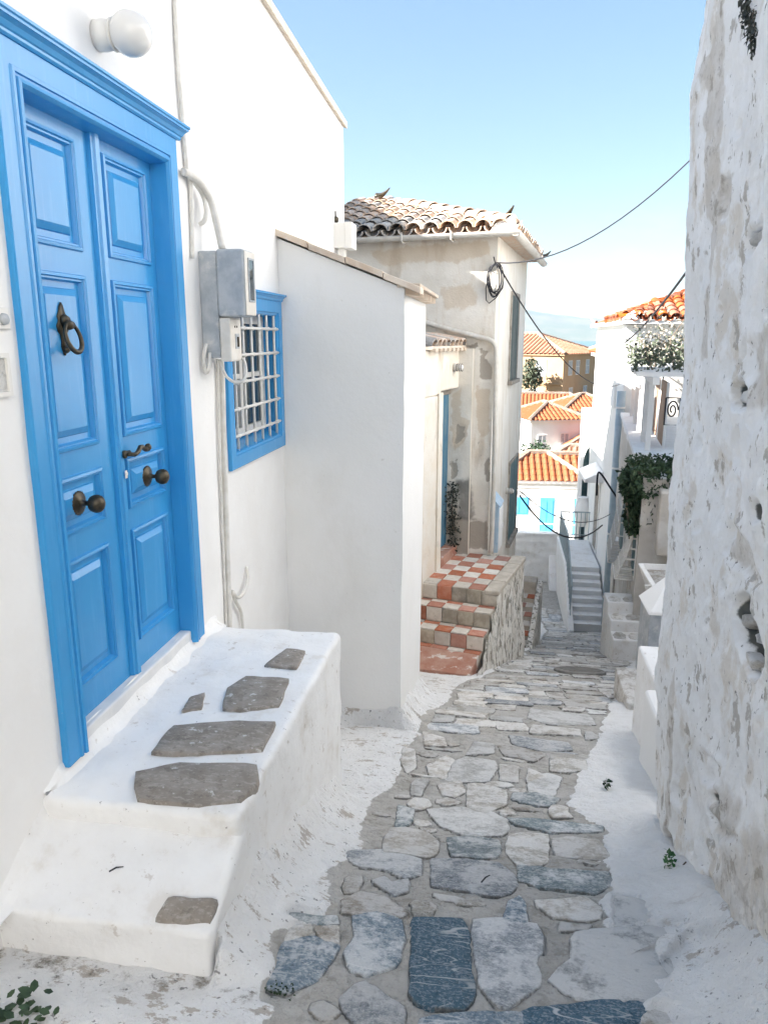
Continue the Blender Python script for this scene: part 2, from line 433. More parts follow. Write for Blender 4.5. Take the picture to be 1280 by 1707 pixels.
GREY = np.array([(gl[0][0] - 0.05, 0.9)] + [tuple(p) for p in gl] + [(0.45, 10.6), (0.9, 13.5), (1.5, 20), (1.0, 27), (4, 27), (3.3, 20), (2.3, 12), (1.95, 10.6)] + [tuple(p) for p in gr[::-1]] + [(gr[0][0], 0.9)])
ys = [0.2]
while ys[-1] < 26.5: ys.append(ys[-1] + max(0.014, 0.0085 * ys[-1]))
ys = np.array(ys)
NXG = 190
gx, gy = [], []
for y in ys:
    xl = -1.62 if y < 6.2 else -1.62 + 0.25 * (y - 6.2); xr = 1.25 + 0.16 * max(0, y - 2.0) + (0.5 if y > 4 else 0.25 * max(0, y - 2))
    xl = min(xl, 0.8)
    gx.append(np.linspace(xl, xr, NXG)); gy.append(np.full(NXG, y))
gx = np.concatenate(gx); gy = np.concatenate(gy)
sd = poly_sd(np.c_[gx, gy], GREY)
nz = np.array([fbm(x, y, 0.0, 3.0, 4) for x, y in zip(gx, gy)])
nzf = np.array([fbm(x, y, 3.0, 13.0, 3) for x, y in zip(gx, gy)])
limev = sstep(sd + 0.06 * nz + 0.03 * nzf, -0.03, 0.03)
gzv = gz(gx, gy) + (0.003 + 0.011 * limev) * nz + (0.002 + 0.003 * limev) * nzf + 0.012 * limev
# lime fillets where the coat runs up the foot of the walls
dl = np.where(gy < 3.60, gx + 0.80, np.where(gy < 6.5, gx + 0.645, 9.0))
k_ = np.clip((gy - 3.48) / 0.12, 0, 1) * np.clip((5.06 - gy) / 0.05, 0, 1); dl = dl + 0.6 * k_
gzv += np.where(dl > -0.1, (0.16 + 0.05 * nz) * np.exp(-np.maximum(dl, 0) / 0.07), 0.15) * np.where((gy > 1.83) | (dl > 0), np.clip((gy - 1.74) / 0.06, 0, 1), 0)
fr_ = np.clip((2.75 - gy) / 0.8, 0, 1)
dr = 0.80 - gx
gzv += np.where(gy < 4.0, (0.05 + 0.17 * fr_) * np.exp(-np.maximum(dr, 0) / (0.07 + 0.05 * fr_)), 0)
wear = np.clip(0.10 + 0.75 * sstep(-gx, 0.1, 0.4) + 0.7 * sstep(gx, 0.4, 0.7) * sstep(-gy, -2.6, -2.1), 0, 1) * sstep(gy, 0, 0.5)
dirt = np.where((gx < -0.60) & (gy < 1.80), 0.42 - 1.5 * np.abs(gy - 1.73), 0) + 0.34 * np.exp(-((gx - 0.55) ** 2 + (gy - 2.2) ** 2) / 0.06)
g = MB()
nr = len(ys)
g.v = list(zip(gx.tolist(), gy.tolist(), gzv.tolist()))
g.f = [(r * NXG + c, r * NXG + c + 1, (r + 1) * NXG + c + 1, (r + 1) * NXG + c) for r in range(nr - 1) for c in range(NXG - 1)]
g.m = [0] * len(g.f)
lane = g.build('lane', M['lane'], smooth=True, fix=False)
tag(lane, kind='structure')
fattr(lane, 'lime', limev); fattr(lane, 'wear', wear); fattr(lane, 'dirt', dirt)

ALL_STONES = []
def paving(poly, m, h=0.012, tilt=0.0, name='paving_stone', parent=None, zf=None, rough=0.008, inset=0.010):
    """irregular slab: outline roughened, worn rim, slightly crowned top"""
    poly = [np.array(p, float) for p in poly]; out = []
    per = sum(np.linalg.norm(poly[i] - poly[i - 1]) for i in range(len(poly)))
    n_t = 26
    for i in range(len(poly)):
        a, b = poly[i], poly[(i + 1) % len(poly)]
        k = max(1, int(round(np.linalg.norm(b - a) / per * n_t)))
        for j in range(k): out.append(a + (b - a) * j / k)
    out = np.array(out); sm = out.copy()
    sm = 0.8 * sm + 0.1 * (np.roll(sm, 1, 0) + np.roll(sm, -1, 0))
    out = sm; c = out.mean(0)
    sc = math.sqrt(per / 1.2)
    out = out + np.array([[rough * sc * (n3(p[0], p[1], 1, 22) + 0.7 * n3(p[0], p[1], 3, 60)), rough * sc * (n3(p[0], p[1], 5, 22) + 0.7 * n3(p[0], p[1], 8, 60))] for p in out])
    f0 = zf or (lambda x, y: float(gz(x, y)))
    A = np.c_[out, np.ones(len(out))]; zz = np.array([f0(p[0], p[1]) for p in out])
    co, *_ = np.linalg.lstsq(A, zz, rcond=None)
    top = lambda p: co[0] * p[0] + co[1] * p[1] + co[2]
    def ring(s, dz):
        r = []
        for p in out:
            d = c - p; L = np.linalg.norm(d); q = p + d * min(s / max(L, 1e-6), 0.9)
            r.append((q[0], q[1], top(q) + dz + 0.004 * n3(q[0], q[1], 2, 16)))
        return r
    mb = MB(); L = np.linalg.norm(out - c, axis=1).mean()
    loops = [ring(-0.004, -0.03), ring(0.0, h * 0.5), ring(inset * 0.8, h), ring(L * 0.5, h + 0.001)]
    n = len(out); mb.loft(loops, True)
    o = len(mb.v); mb.v.append((float(c[0]), float(c[1]), float(top(c) + h + 0.002)))
    for i in range(n): mb.f.append([o - n + i, o - n + (i + 1) % n, o]); mb.m.append(0)
    ob = mb.build(name, m, parent=parent, smooth=True)
    if zf is None: ALL_STONES.append(out)
    fattr(ob, 'edge', [1.0] * (2 * n) + [0.0] * (2 * n + 1))
    return ob
def px_poly(pts, ox, oy, s):
    return [on_lane(ox + a / s, oy + b / s)[:2] for a, b in pts]
TR = []
def T(kind, pts, ox, oy, s, h=0.012): TR.append((kind, px_poly(pts, ox, oy, s), h + 0.007))
A_ = (440, 1480, 3.2); B_ = (800, 1480, 3.2); C_ = (540, 1280, 4.267); D_ = (780, 1280, 4.267); E_ = (640, 1080, 2.909); F_ = (0, 0, 1)
T('teal', [(130, 130), (250, 150), (380, 160), (385, 200), (300, 208), (190, 195), (125, 175)], *A_)
T('grey', [(125, 215), (250, 203), (262, 250), (180, 288), (112, 293)], *A_)
T('brown', [(270, 218), (390, 210), (398, 298), (310, 303), (287, 268)], *A_)
T('blue', [(100, 305), (260, 280), (390, 322), (350, 400), (270, 500), (140, 555), (22, 540), (70, 430)], *A_)
T('blue', [(480, 170), (600, 145), (720, 190), (735, 280), (700, 410), (560, 460), (470, 430), (440, 350), (490, 270)], *A_, 0.018)
T('deep', [(800, 170), (1045, 170), (1085, 230), (1100, 500), (1105, 600), (1050, 640), (830, 610), (790, 560), (800, 350)], *A_, 0.014)
T('bg', [(793, 1533), (840, 1530), (892, 1540), (902, 1560), (900, 1585), (890, 1605), (902, 1622), (898, 1642), (875, 1655), (847, 1675), (825, 1668), (806, 1640), (798, 1590)], *F_, 0.016)
T('bg', [(420, 600), (480, 530), (540, 510), (640, 580), (740, 640), (735, 735), (500, 735), (430, 660)], *A_, 0.018)
T('blue', [(712, 1700), (760, 1692), (862, 1690), (876, 1712), (860, 1735), (704, 1735)], *F_)
T('blue', [(150, 60), (210, 35), (240, 70), (255, 160), (125, 165)], *B_)
T('beige', [(315, 60), (560, 45), (640, 100), (630, 150), (560, 160), (400, 140), (320, 85)], *B_)
T('beige', [(430, 162), (590, 182), (580, 205), (430, 210)], *B_)
T('limed', [(520, 225), (800, 205), (1060, 195), (1100, 250), (930, 285), (930, 400), (1000, 480), (980, 580), (850, 612), (720, 602), (500, 560), (395, 480), (520, 370)], *B_, 0.016)
T('deep', [(240, 660), (540, 622), (700, 607), (880, 637), (820, 760), (260, 770)], *B_, 0.02)
T('grey', [(895, 645), (1010, 660), (1060, 770), (830, 770)], *B_)
T('limed', [(1100, 265), (1200, 300), (1260, 370), (1190, 470), (1010, 470), (950, 395)], *B_, 0.01)
T('limed', [(705, 25), (880, 65), (912, 168), (722, 186)], *B_, 0.006)
T('bg', [(180, 590), (420, 582), (670, 640), (658, 735), (560, 765), (440, 700), (290, 690), (182, 640)], *C_)
T('bg', [(350, 782), (430, 752), (480, 790), (588, 772), (598, 848), (500, 878), (420, 830)], *C_)
T('brown', [(430, 60), (520, 2), (640, 22), (755, 115), (700, 160), (560, 138), (430, 148)], *A_, 0.008)
T('beige', [(440, 500), (480, 430), (580, 420), (720, 450), (800, 520), (790, 600), (730, 625), (560, 600), (440, 588)], *C_, 0.016)
T('teal', [(530, 260), (640, 282), (620, 370), (570, 398), (512, 390)], *C_)
T('beige', [(592, 242), (650, 207), (740, 222), (763, 260), (700, 284), (645, 278)], *C_)
T('pale', [(620, 120), (660, 82), (745, 97), (710, 150), (690, 193), (622, 180)], *C_)
T('pale', [(718, 1348), (775, 1346), (820, 1354), (840, 1364), (842, 1378), (835, 1386), (780, 1386), (740, 1372)], *F_, 0.018)
T('teal', [(890, 490), (1060, 470), (1230, 500), (1250, 560), (1220, 630), (1100, 640), (920, 620)], *C_)
T('bg', [(727, 1432), (780, 1435), (830, 1440), (851, 1455), (857, 1470), (845, 1484), (822, 1489), (790, 1480), (728, 1472)], *F_, 0.016)
T('grey', [(781, 1306), (804, 1306), (842, 1318), (840, 1340), (810, 1352), (781, 1345)], *F_)
T('brown', [(812, 122), (970, 102), (998, 170), (930, 205), (850, 190)], *C_)
T('teal', [(330, 182), (480, 182), (638, 222), (570, 273), (420, 253), (322, 225)], *D_)
T('pale', [(422, 52), (560, 32), (658, 62), (600, 178), (450, 160)], *D_)
T('teal', [(300, 352), (520, 357), (700, 382), (928, 407), (918, 440), (740, 444), (560, 434), (380, 395)], *D_, 0.016)
T('grey', [(300, 470), (390, 447), (558, 462), (558, 640), (520, 688), (360, 680), (282, 600), (280, 530)], *D_, 0.014)
T('beige', [(612, 492), (760, 482), (920, 502), (998, 600), (960, 633), (840, 618), (640, 600)], *D_, 0.014)
T('teal', [(392, 702), (600, 722), (830, 740), (978, 748), (993, 828), (880, 878), (720, 853), (540, 838), (392, 790)], *D_, 0.016)
T('brown', [(222, 300), (280, 277), (348, 323), (240, 328)], *D_)
T('pale', [(345, 552), (400, 527), (530, 547), (538, 580), (500, 633), (312, 635)], *E_, 0.016)
T('beige', [(560, 562), (648, 572), (648, 638), (562, 630)], *E_)
T('grey', [(702, 582), (788, 612), (798, 640), (694, 640)], *E_)
T('grey', [(812, 532), (968, 547), (978, 588), (880, 598), (812, 590)], *E_)
T('brown', [(556, 472), (620, 467), (778, 512), (720, 548), (590, 520)], *E_)
T('bg', [(622, 422), (880, 452), (898, 485), (780, 488), (642, 460)], *E_)
T('pale', [(440, 452), (530, 462), (528, 508), (402, 518)], *E_)
T('beige', [(212, 560), (300, 522), (338, 542), (300, 618), (222, 600)], *E_)
T('grey', [(92, 482), (148, 492), (153, 568), (110, 588), (82, 540)], *E_)
T('brown', [(192, 402), (290, 432), (300, 478), (202, 470)], *E_)
T('pale', [(722, 292), (980, 322), (1008, 368), (800, 368), (712, 335)], *E_)
traced = [np.array(p) for _, p, _ in TR]
for kind, p, h in TR:
    p = np.array(p); paving(p.mean(0) + (p - p.mean(0)) * 1.15, S[kind], min(h, 0.016) * 0.62, parent=lane)
# the rest of the lane: rough courses laid across the fall
kinds = ['grey', 'grey', 'beige', 'pale', 'bg', 'brown', 'grey', 'beige']
y = 2.35; n_st = 0; placed = []
while y < 24.3:
    d = 0.13 + rnd.random() * 0.13 + 0.004 * y
    if y > 12: d += 0.12
    xs = np.linspace(-1.2, 4.2, 540); yy = np.full(540, y + d / 2)
    ins = poly_sd(np.c_[xs, yy], GREY) < -0.02
    if ins.any():
        x = xs[ins].min() + rnd.random() * 0.05; x1 = xs[ins].max()
        while x < x1 - 0.1:
            w = (0.16 + rnd.random() * 0.30) * (1.0 if y < 12 else 1.5)
            w = min(w, x1 - x)
            if w < 0.1: break
            sk = -0.05 * (x + w / 2 - 0.4) - (0.2 * (x - 1) if y > 8 else 0.1 * x)
            j = lambda k=0.028: (rnd.random() - 0.5) * 2 * k
            gp = 0.006
            q = [(x + gp + j(.012), y + gp + sk + j()), (x + w / 2 + j(), y + gp + sk + j(.015)), (x + w - gp + j(.012), y + gp + sk + j()), (x + w - gp + j(), y + d / 2 + sk), (x + w - gp + j(), y + d - gp + sk + j()),
                 (x + w / 2 + j(), y + d - gp + sk + j(.015)), (x + gp + j(), y + d - gp + sk + j()), (x + gp + j(), y + d / 2 + sk)]
            ok = (poly_sd(np.array(q), GREY) < 0.02).sum() >= 6 and n_st < 235
            if ok and y < 6.2:
                ok = all((poly_sd(np.array(q), t) > 0.004).all() and (poly_sd(t, np.array(q)) > -0.004).all() for t in traced)
            if ok and rnd.random() < 0.97:
                k = rnd.choice(kinds) if y < 9.5 else rnd.choice(['grey', 'bg', 'brown', 'grey', 'pale', 'beige', 'grey'])
                paving(q, S[k], 0.006 + rnd.random() * 0.008, parent=lane); n_st += 1; placed.append(np.array(q))
            x += w
    y += d

# small stones packed into the gaps of the near courses
gaps = [t for t in traced] + [p for p in placed if p[:, 1].min() < 5]
tries = 0; n_g = 0
while tries < 3500 and n_g < 75:
    tries += 1
    cy_ = 1.55 + 3.3 * rnd.random() ** 1.1; cx_ = -0.75 + 1.55 * rnd.random()
    w_, d_ = 0.05 + 0.11 * rnd.random(), 0.03 + 0.06 * rnd.random(); a0 = rnd.random() * 0.5 - 0.25
    q = []
    for k in range(7):
        t = 2 * math.pi * k / 7 + rnd.uniform(-.25, .25); ex, ey = w_ * math.cos(t) * rnd.uniform(.8, 1.1), d_ * math.sin(t) * rnd.uniform(.8, 1.15)
        q.append((cx_ + ex * math.cos(a0) - ey * math.sin(a0), cy_ + ex * math.sin(a0) + ey * math.cos(a0)))
    q = np.array(q)
    if (poly_sd(q, GREY) > -0.01).any(): continue
    near = [t for t in gaps if abs(t[:, 0].mean() - cx_) < 0.6 and abs(t[:, 1].mean() - cy_) < 0.5]
    if all((poly_sd(q, t) > 0.006).all() and (poly_sd(t, q) > 0.006).all() for t in near):
        paving(q, S[rnd.choice(['grey', 'beige', 'brown', 'grey', 'bg', 'beige'])], 0.005 + 0.005 * rnd.random(), parent=lane, rough=0.010); gaps.append(q); n_g += 1

# the mortar bed lies lower under each stone
lv = lane.data.vertices; lco = np.empty(len(lv) * 3); lv.foreach_get('co', lco); lco = lco.reshape(-1, 3); loff = np.array(wloc(lane))
for o_ in ALL_STONES:
    lo, hi = o_.min(0), o_.max(0); wx_ = lco[:, 0] + loff[0]; wy_ = lco[:, 1] + loff[1]
    m_ = np.where((wx_ > lo[0]) & (wx_ < hi[0]) & (wy_ > lo[1]) & (wy_ < hi[1]))[0]
    if len(m_):
        s_ = poly_sd(np.c_[wx_[m_], wy_[m_]], o_); lco[m_, 2] -= 0.03 * sstep(-s_, 0.004, 0.016)
lv.foreach_set('co', lco.astype(np.float32).ravel()); lane.data.update()
# round iron cover set in the lane
mc = on_lane(966, 1119); mh = thing('manhole_cover', 'round grey manhole cover set in the lane paving near the chequered steps', 'manhole cover', mc)
M['iron'] = pm('worn grey iron', (0.20, 0.19, 0.175), (0.27, 0.255, 0.235), 12, 0.7, 0.4, 90, 0.003)
_sl = float((gz0(mc[1] + .3) - gz0(mc[1] - .3)) / .6); _ax = np.array([0, -_sl, 1.0]); _ax /= np.linalg.norm(_ax)
q_ = MB(); q_.lathe([(0.31, -0.05), (0.31, 0.014), (0.295, 0.022), (0.28, 0.022), (0.275, 0.012)], mc, _ax, 32); q_.build('rim', M['iron'], mh)
q_ = MB(); q_.lathe([(0.268, -0.02), (0.268, 0.018), (0.26, 0.022)], mc, _ax, 32)
for a_ in np.linspace(-0.2, 0.2, 7):
    w_ = math.sqrt(0.25 ** 2 - a_ ** 2); q_.hexa([np.array(mc) + np.array([sx * w_, a_ + sy * 0.012, _sl * (a_ + sy * .012)]) + _ax * h_ for h_ in (0.0225, 0.029) for sx, sy in ((-1, -1), (1, -1), (1, 1), (-1, 1))])
q_.build('lid', M['iron'], mh)
# ================================================================== left house
XW = -1.5
def rect_loft(mb, x, y0, y1, z0, z1, prof, fill=True, mi=0, open_bottom=False):
    """mitred moulding on a wall facing +x; prof = (inset, proud) pairs from the outer edge inwards"""
    loops = []
    for i, o in prof:
        zb = z0 if open_bottom else z0 + i
        loops.append([(x + o, y0 + i, zb), (x + o, y0 + i, z1 - i), (x + o, y1 - i, z1 - i), (x + o, y1 - i, zb)])
    mb.loft(loops, closed=not open_bottom, cap1=fill, mi=mi)
def wall_grid(mb, x, y0, y1, z0, z1, holes, step=0.06, amp=0.004, ztop=None, mi=0):
    yb = sorted(set([y0, y1] + [h[0] for h in holes] + [h[1] for h in holes])); zb = sorted(set([z0, z1] + [h[2] for h in holes] + [h[3] for h in holes]))
    def sub(b):
        r = []
        for i in range(len(b) - 1):
            k = max(1, int((b[i + 1] - b[i]) / step)); r += [b[i] + (b[i + 1] - b[i]) * j / k for j in range(k)]
        return r + [b[-1]]
    Y, Z = sub(yb), sub(zb); o = len(mb.v)
    for yv in Y:
        for zv in Z:
            z2 = zv if ztop is None or zv < z1 - 0.5 else z1 - 0.5 + (zv - z1 + 0.5) * (ztop(yv) - z1 + 0.5) / 0.5
            mb.v.append((x + amp * fbm(yv, z2, 1.0, 1.7, 3), yv, z2))
    nzv = len(Z)
    for i in range(len(Y) - 1):
        for k in range(nzv - 1):
            cy, cz = (Y[i] + Y[i + 1]) / 2, (Z[k] + Z[k + 1]) / 2
            if any(h[0] < cy < h[1] and h[2] < cz < h[3] for h in holes): continue
            mb.f.append([o + i * nzv + k, o + i * nzv + k + 1, o + (i + 1) * nzv + k + 1, o + (i + 1) * nzv + k]); mb.m.append(mi)

house = thing('whitewashed_house', 'tall white house with the big blue panelled door, nearest on the left', 'house', (XW, 3.5, -1.5))
eave = lambda y: 1.98 - (y - 4.9) * 0.0424
w = MB()
wall_grid(w, XW, -3.0, 7.26, -3.6, 2.0, [(2.25, 3.40, -1.53, 0.86), (4.04, 5.00, -0.70, 0.20)], ztop=eave)
w.add([(XW, 7.26, -3.6), (XW, 7.26, eave(7.26)), (-6, 7.26, 3.8), (-6, 7.26, -3.6)], [(0, 1, 2, 3)])
w.add([(XW, -3, -3.6), (XW, -3, eave(-3)), (-6, -3, 3.8), (-6, -3, -3.6)], [(0, 1, 2, 3)])
w.add([(-6, -3, -3.6), (-6, -3, 3.8), (-6, 7.26, 3.8), (-6, 7.26, -3.6)], [(0, 1, 2, 3)])
w.build('wall', M['white'], house, smooth=False, fix=False)
M['cap'] = pm('pale mortar roof edge', (0.62, 0.53, 0.43), (0.70, 0.64, 0.56), 12, 0.9, 0.4, 60)
r = MB()
r.hexa([(XW + 0.035, -3.05, eave(-3) - 0.02), (XW + 0.035, 7.29, eave(7.26) - 0.02), (-6, 7.29, 3.7), (-6, -3.05, 3.7),
        (XW + 0.035, -3.05, eave(-3) + 0.035), (XW + 0.035, 7.29, eave(7.26) + 0.035), (-6, 7.29, 3.86), (-6, -3.05, 3.86)])
r.build('roof', M['cap'], house)
up = MB()       # unseen blocks added to shade the right wall and old house front
up.box(-16, -6.02, -2.6, 4.6, -3.6, 6.7); up.box(-16, -6.02, 4.602, 11.5, -3.6, 4.75)
up.build('unseen_shade_blocks', M['white'], house)

XF = XW + 0.025      # face of the door casing
XL = -1.55           # face of the door leaves
fr = MB()
rect_loft(fr, XW, 2.185, 3.447, -1.50, 0.868, [(0, -0.01), (0, 0.022), (0.006, 0.025), (0.072, 0.025), (0.076, 0.031), (0.088, 0.031), (0.090, 0.024), (0.098, 0.024), (0.101, 0.033), (0.112, 0.035), (0.118, 0.028), (0.122, 0.022), (0.132, -0.075)], fill=False, open_bottom=True)
frame_o = fr.build('door_frame', M['blue_frame'], house)
co = MB()      # moulded head above the frame
pr = [(-0.005, 0.865), (0.030, 0.865), (0.036, 0.872), (0.036, 0.880), (0.042, 0.884), (0.050, 0.897), (0.062, 0.906), (0.066, 0.906), (0.066, 0.914), (0.072, 0.918), (0.072, 0.927), (-0.005, 0.930)]
co.loft([[(XW + o, 2.185 - max(o, 0) - 0.0, z) for o, z in pr], [(XW + o, 3.447 + max(o, 0) * 0.75, z) for o, z in pr]], True, True, True)
co.build('cornice', M['blue_frame'], frame_o)
th = MB(); th.box(XL - 0.08, XW + 0.002, 2.20, 3.44, -1.60, -1.437)
th.build('threshold', M['marble'], house, bevel=0.008)
PZ = [(0.308, 0.695), (-0.405, 0.225), (-0.713, -0.495), (-1.31, -0.803)]
PROF_P = [(0, 0.0), (0.004, 0.010), (0.014, 0.012), (0.018, 0.004), (0.024, 0.004), (0.030, -0.012), (0.052, -0.013), (0.056, -0.006), (0.078, 0.006), (0.080, 0.0065)]
def leaf(y0, y1, py0, py1):
    mb = MB()
    yy = [y0, py0, py1, y1]; zz = [-1.437, -1.31, -0.803, -0.713, -0.495, -0.405, 0.225, 0.308, 0.695, 0.80]
    for i in range(3):
        for k in range(9):
            if i == 1 and k in (1, 3, 5, 7): continue
            mb.add([(XL, yy[i], zz[k]), (XL, yy[i + 1], zz[k]), (XL, yy[i + 1], zz[k + 1]), (XL, yy[i], zz[k + 1])], [(0, 1, 2, 3)])
    mb.add([(XL, y0, -1.437), (XL, y1, -1.437), (XL - 0.05, y1, -1.437), (XL - 0.05, y0, -1.437)], [(0, 1, 2, 3)])
    mb.add([(XL - 0.05, y0, -1.437), (XL - 0.05, y1, -1.437), (XL - 0.05, y1, 0.8), (XL - 0.05, y0, 0.8)], [(0, 1, 2, 3)])
    o = mb.build('door_leaf', M['blue'], house, fix=False)
    for z0, z1 in PZ:
        p = MB(); rect_loft(p, XL, py0, py1, z0, z1, PROF_P); p.build('panel', M['blue'], o)
    return o
lf1 = leaf(2.24, 2.80, 2.350, 2.70); lf2 = leaf(2.80, 3.40, 2.893, 3.257)
lf1['label'] = 'left leaf with the ring knocker'; lf2['label'] = 'right leaf with the lever handle'
a_ = MB()
pa = [(0, 0.0), (0.002, 0.016), (0.012, 0.018), (0.016, 0.026), (0.036, 0.028), (0.042, 0.020), (0.046, 0.014), (0.05, 0.0)]
a_.loft([[(XL + o, 2.796 + t * 1.2, -1.436) for t, o in pa], [(XL + o, 2.796 + t * 1.2, 0.79) for t, o in pa]], True, True, True)
a_.build('cover_strip', M['blue'], lf1)
def knob(y, z, leaf_o):
    k = MB()
    k.lathe([(r_ * 0.78, h_ * 0.88) for r_, h_ in [(0.0, 0.0), (0.058, 0.0), (0.058, 0.004), (0.046, 0.010), (0.022, 0.014), (0.016, 0.020), (0.011, 0.030), (0.011, 0.048), (0.018, 0.052), (0.034, 0.060), (0.041, 0.076), (0.042, 0.088), (0.037, 0.103), (0.022, 0.114), (0.006, 0.118)]], (XL + 0.004, y, z), (1, -0.02, 0), 40, flute=0.045, nf=1)
    return k.build('knob', M['bronze'], leaf_o, smooth=True)
knob(2.515, -0.603, lf1); knob(3.072, -0.602, lf2)
kn = MB()      # cast knocker: leaf shaped plate, hinge and ring
yk, zk = 2.512, 0.03
pl = [(0, 0.092), (0.010, 0.078), (0.016, 0.060), (0.026, 0.044), (0.022, 0.028), (0.034, 0.012), (0.030, -0.006), (0.016, -0.020), (0.012, -0.045), (0.016, -0.06), (0.010, -0.076), (0, -0.092)]
ring_ = [(yk + a, zk + b) for a, b in pl] + [(yk - a, zk + b) for a, b in pl[-2:0:-1]]
kn.prism([(XL + 0.003, p[0], p[1]) for p in ring_], (0.010, 0, 0))
kn.lathe([(0.018, 0), (0.022, 0.012), (0.012, 0.026)], (XL + 0.01, yk, zk + 0.03), (1, 0, 0), 12)
kn.lathe([(0.014, -0.02), (0.018, 0), (0.014, 0.02)], (XL + 0.034, yk, zk + 0.014), (0, 1, 0), 12)
kn.lathe([(0.010, 0), (0.013, 0.01), (0.006, 0.02)], (XL + 0.008, yk, zk - 0.072), (1, 0, 0), 10)
kn.tube([(XL + 0.036 + 0.012 * (1 - math.cos(a)), yk + 0.046 * math.sin(a), zk - 0.030 + 0.050 * math.cos(a)) for a in np.linspace(0, 2 * math.pi, 26)], [0.0065 + 0.003 * abs(math.cos(a / 2 + math.pi / 2)) ** 3 for a in np.linspace(0, 2 * math.pi, 26)], 8)
kn.build('knocker', M['bronze'], lf1, smooth=True)
h = MB()
h.lathe([(0.011, 0), (0.011, 0.05)], (XL + 0.026, 2.838, -0.468), (0, 1, 0), 10)
h.prism([(XL + 0.028, 2.825 + a, -0.468 + b) for a, b in [(0, 0.014), (0.012, 0.017), (0.02, 0.008), (0.02, -0.012), (0.008, -0.016), (0, -0.01)]], (0.012, 0, 0))
h.tube([(XL + 0.045, 2.84, -0.468), (XL + 0.056, 2.880, -0.474), (XL + 0.058, 2.905, -0.466), (XL + 0.058, 2.925, -0.449), (XL + 0.058, 2.945, -0.450), (XL + 0.058, 2.965, -0.464), (XL + 0.058, 2.985, -0.466)], [0.008, 0.009, 0.010, 0.010, 0.009, 0.010, 0.012], 8)
h.lathe([(0.006, -0.014), (0.016, -0.006), (0.016, 0.006), (0.006, 0.014)], (XL + 0.058, 2.995, -0.460), (1, 0.2, 0), 12)
h.build('lever_handle', M['bronze'], lf2, smooth=True)
kk = MB(); kk.lathe([(0.008, 0), (0.008, 0.004)], (XL + 0.035, 2.832, -0.548), (1, 0, 0), 10); kk.box(XL + 0.034, XL + 0.036, 2.824, 2.840, -0.566, -0.534)
kk.build('keyhole', M['ceramic'], lf2)

# ---- barred window
win = MB()
rect_loft(win, XW, 3.965, 5.035, -0.735, 0.235, [(0, -0.01), (0, 0.020), (0.006, 0.024), (0.074, 0.024), (0.078, 0.016), (0.088, 0.014), (0.096, 0.004), (0.10, -0.10)], fill=False)
win.add([(XW + 0.012, 4.06, -0.636), (XW + 0.012, 4.94, -0.636), (XW - 0.12, 4.94, -0.60), (XW - 0.12, 4.06, -0.60)], [(0, 1, 2, 3)])
win_o = win.build('window', M['blue_frame'], house)
wc = MB()
pr2 = [(-0.005, 0.232), (0.026, 0.232), (0.034, 0.240), (0.036, 0.250), (0.048, 0.262), (0.058, 0.266), (0.058, 0.278), (-0.005, 0.280)]
wc.loft([[(XW + o, 3.965 - max(o, 0), z) for o, z in pr2], [(XW + o, 5.02 + max(o, 0) * 0.4, z) for o, z in pr2]], True, True, True)
wc.build('cornice', M['blue_frame'], win_o)
sash = MB()
for y0 in (4.065, 4.505):
    y1 = y0 + 0.43
    for b in ((y0, y0 + 0.05, -0.60, 0.135), (y1 - 0.05, y1, -0.60, 0.135), (y0 + 0.05, y1 - 0.05, -0.60, -0.545), (y0 + 0.05, y1 - 0.05, 0.085, 0.135), (y0 + 0.05, y1 - 0.05, -0.245, -0.215)):
        sash.box(XW - 0.115, XW - 0.08, *b)
sash.build('sash', M['iron_white'], win_o, bevel=0.003)
for y0 in (4.115, 4.555):
    for z0, z1 in ((-0.545, -0.245), (-0.215, 0.085)):
        gl_ = MB(); gl_.box(XW - 0.103, XW - 0.098, y0, y0 + 0.33, z0, z1); gl_.build('pane', M['glass_dark'], win_o)
cu = MB(); n = 60
cu.loft([[(XW - 0.17 + 0.015 * math.sin(i * 0.9) + 0.008 * math.sin(i * 2.3), 4.06 + 0.88 * i / n, z) for i in range(n + 1)] for z in (-0.62, 0.15)], False)
cu.build('curtain', M['curtain'], win_o, smooth=True)
gb = MB()
for y_ in np.linspace(4.14, 4.91, 6): gb.tube([(XW + 0.0, y_, -0.66), (XW + 0.0, y_, 0.15)], 0.0085, 8)
for z_ in np.linspace(-0.555, 0.055, 5): gb.tube([(XW + 0.012, 4.02, z_), (XW + 0.012, 4.985, z_)], 0.0085, 8)
for y_ in np.linspace(4.14, 4.91, 6):
    for z_ in np.linspace(-0.555, 0.055, 5):
        gb.lathe([(0.012, -0.012), (0.017, 0), (0.012, 0.012)], (XW + 0.006, y_, z_), (0, 0, 1), 8)
gb.build('grille', M['iron_white'], win_o, smooth=True)

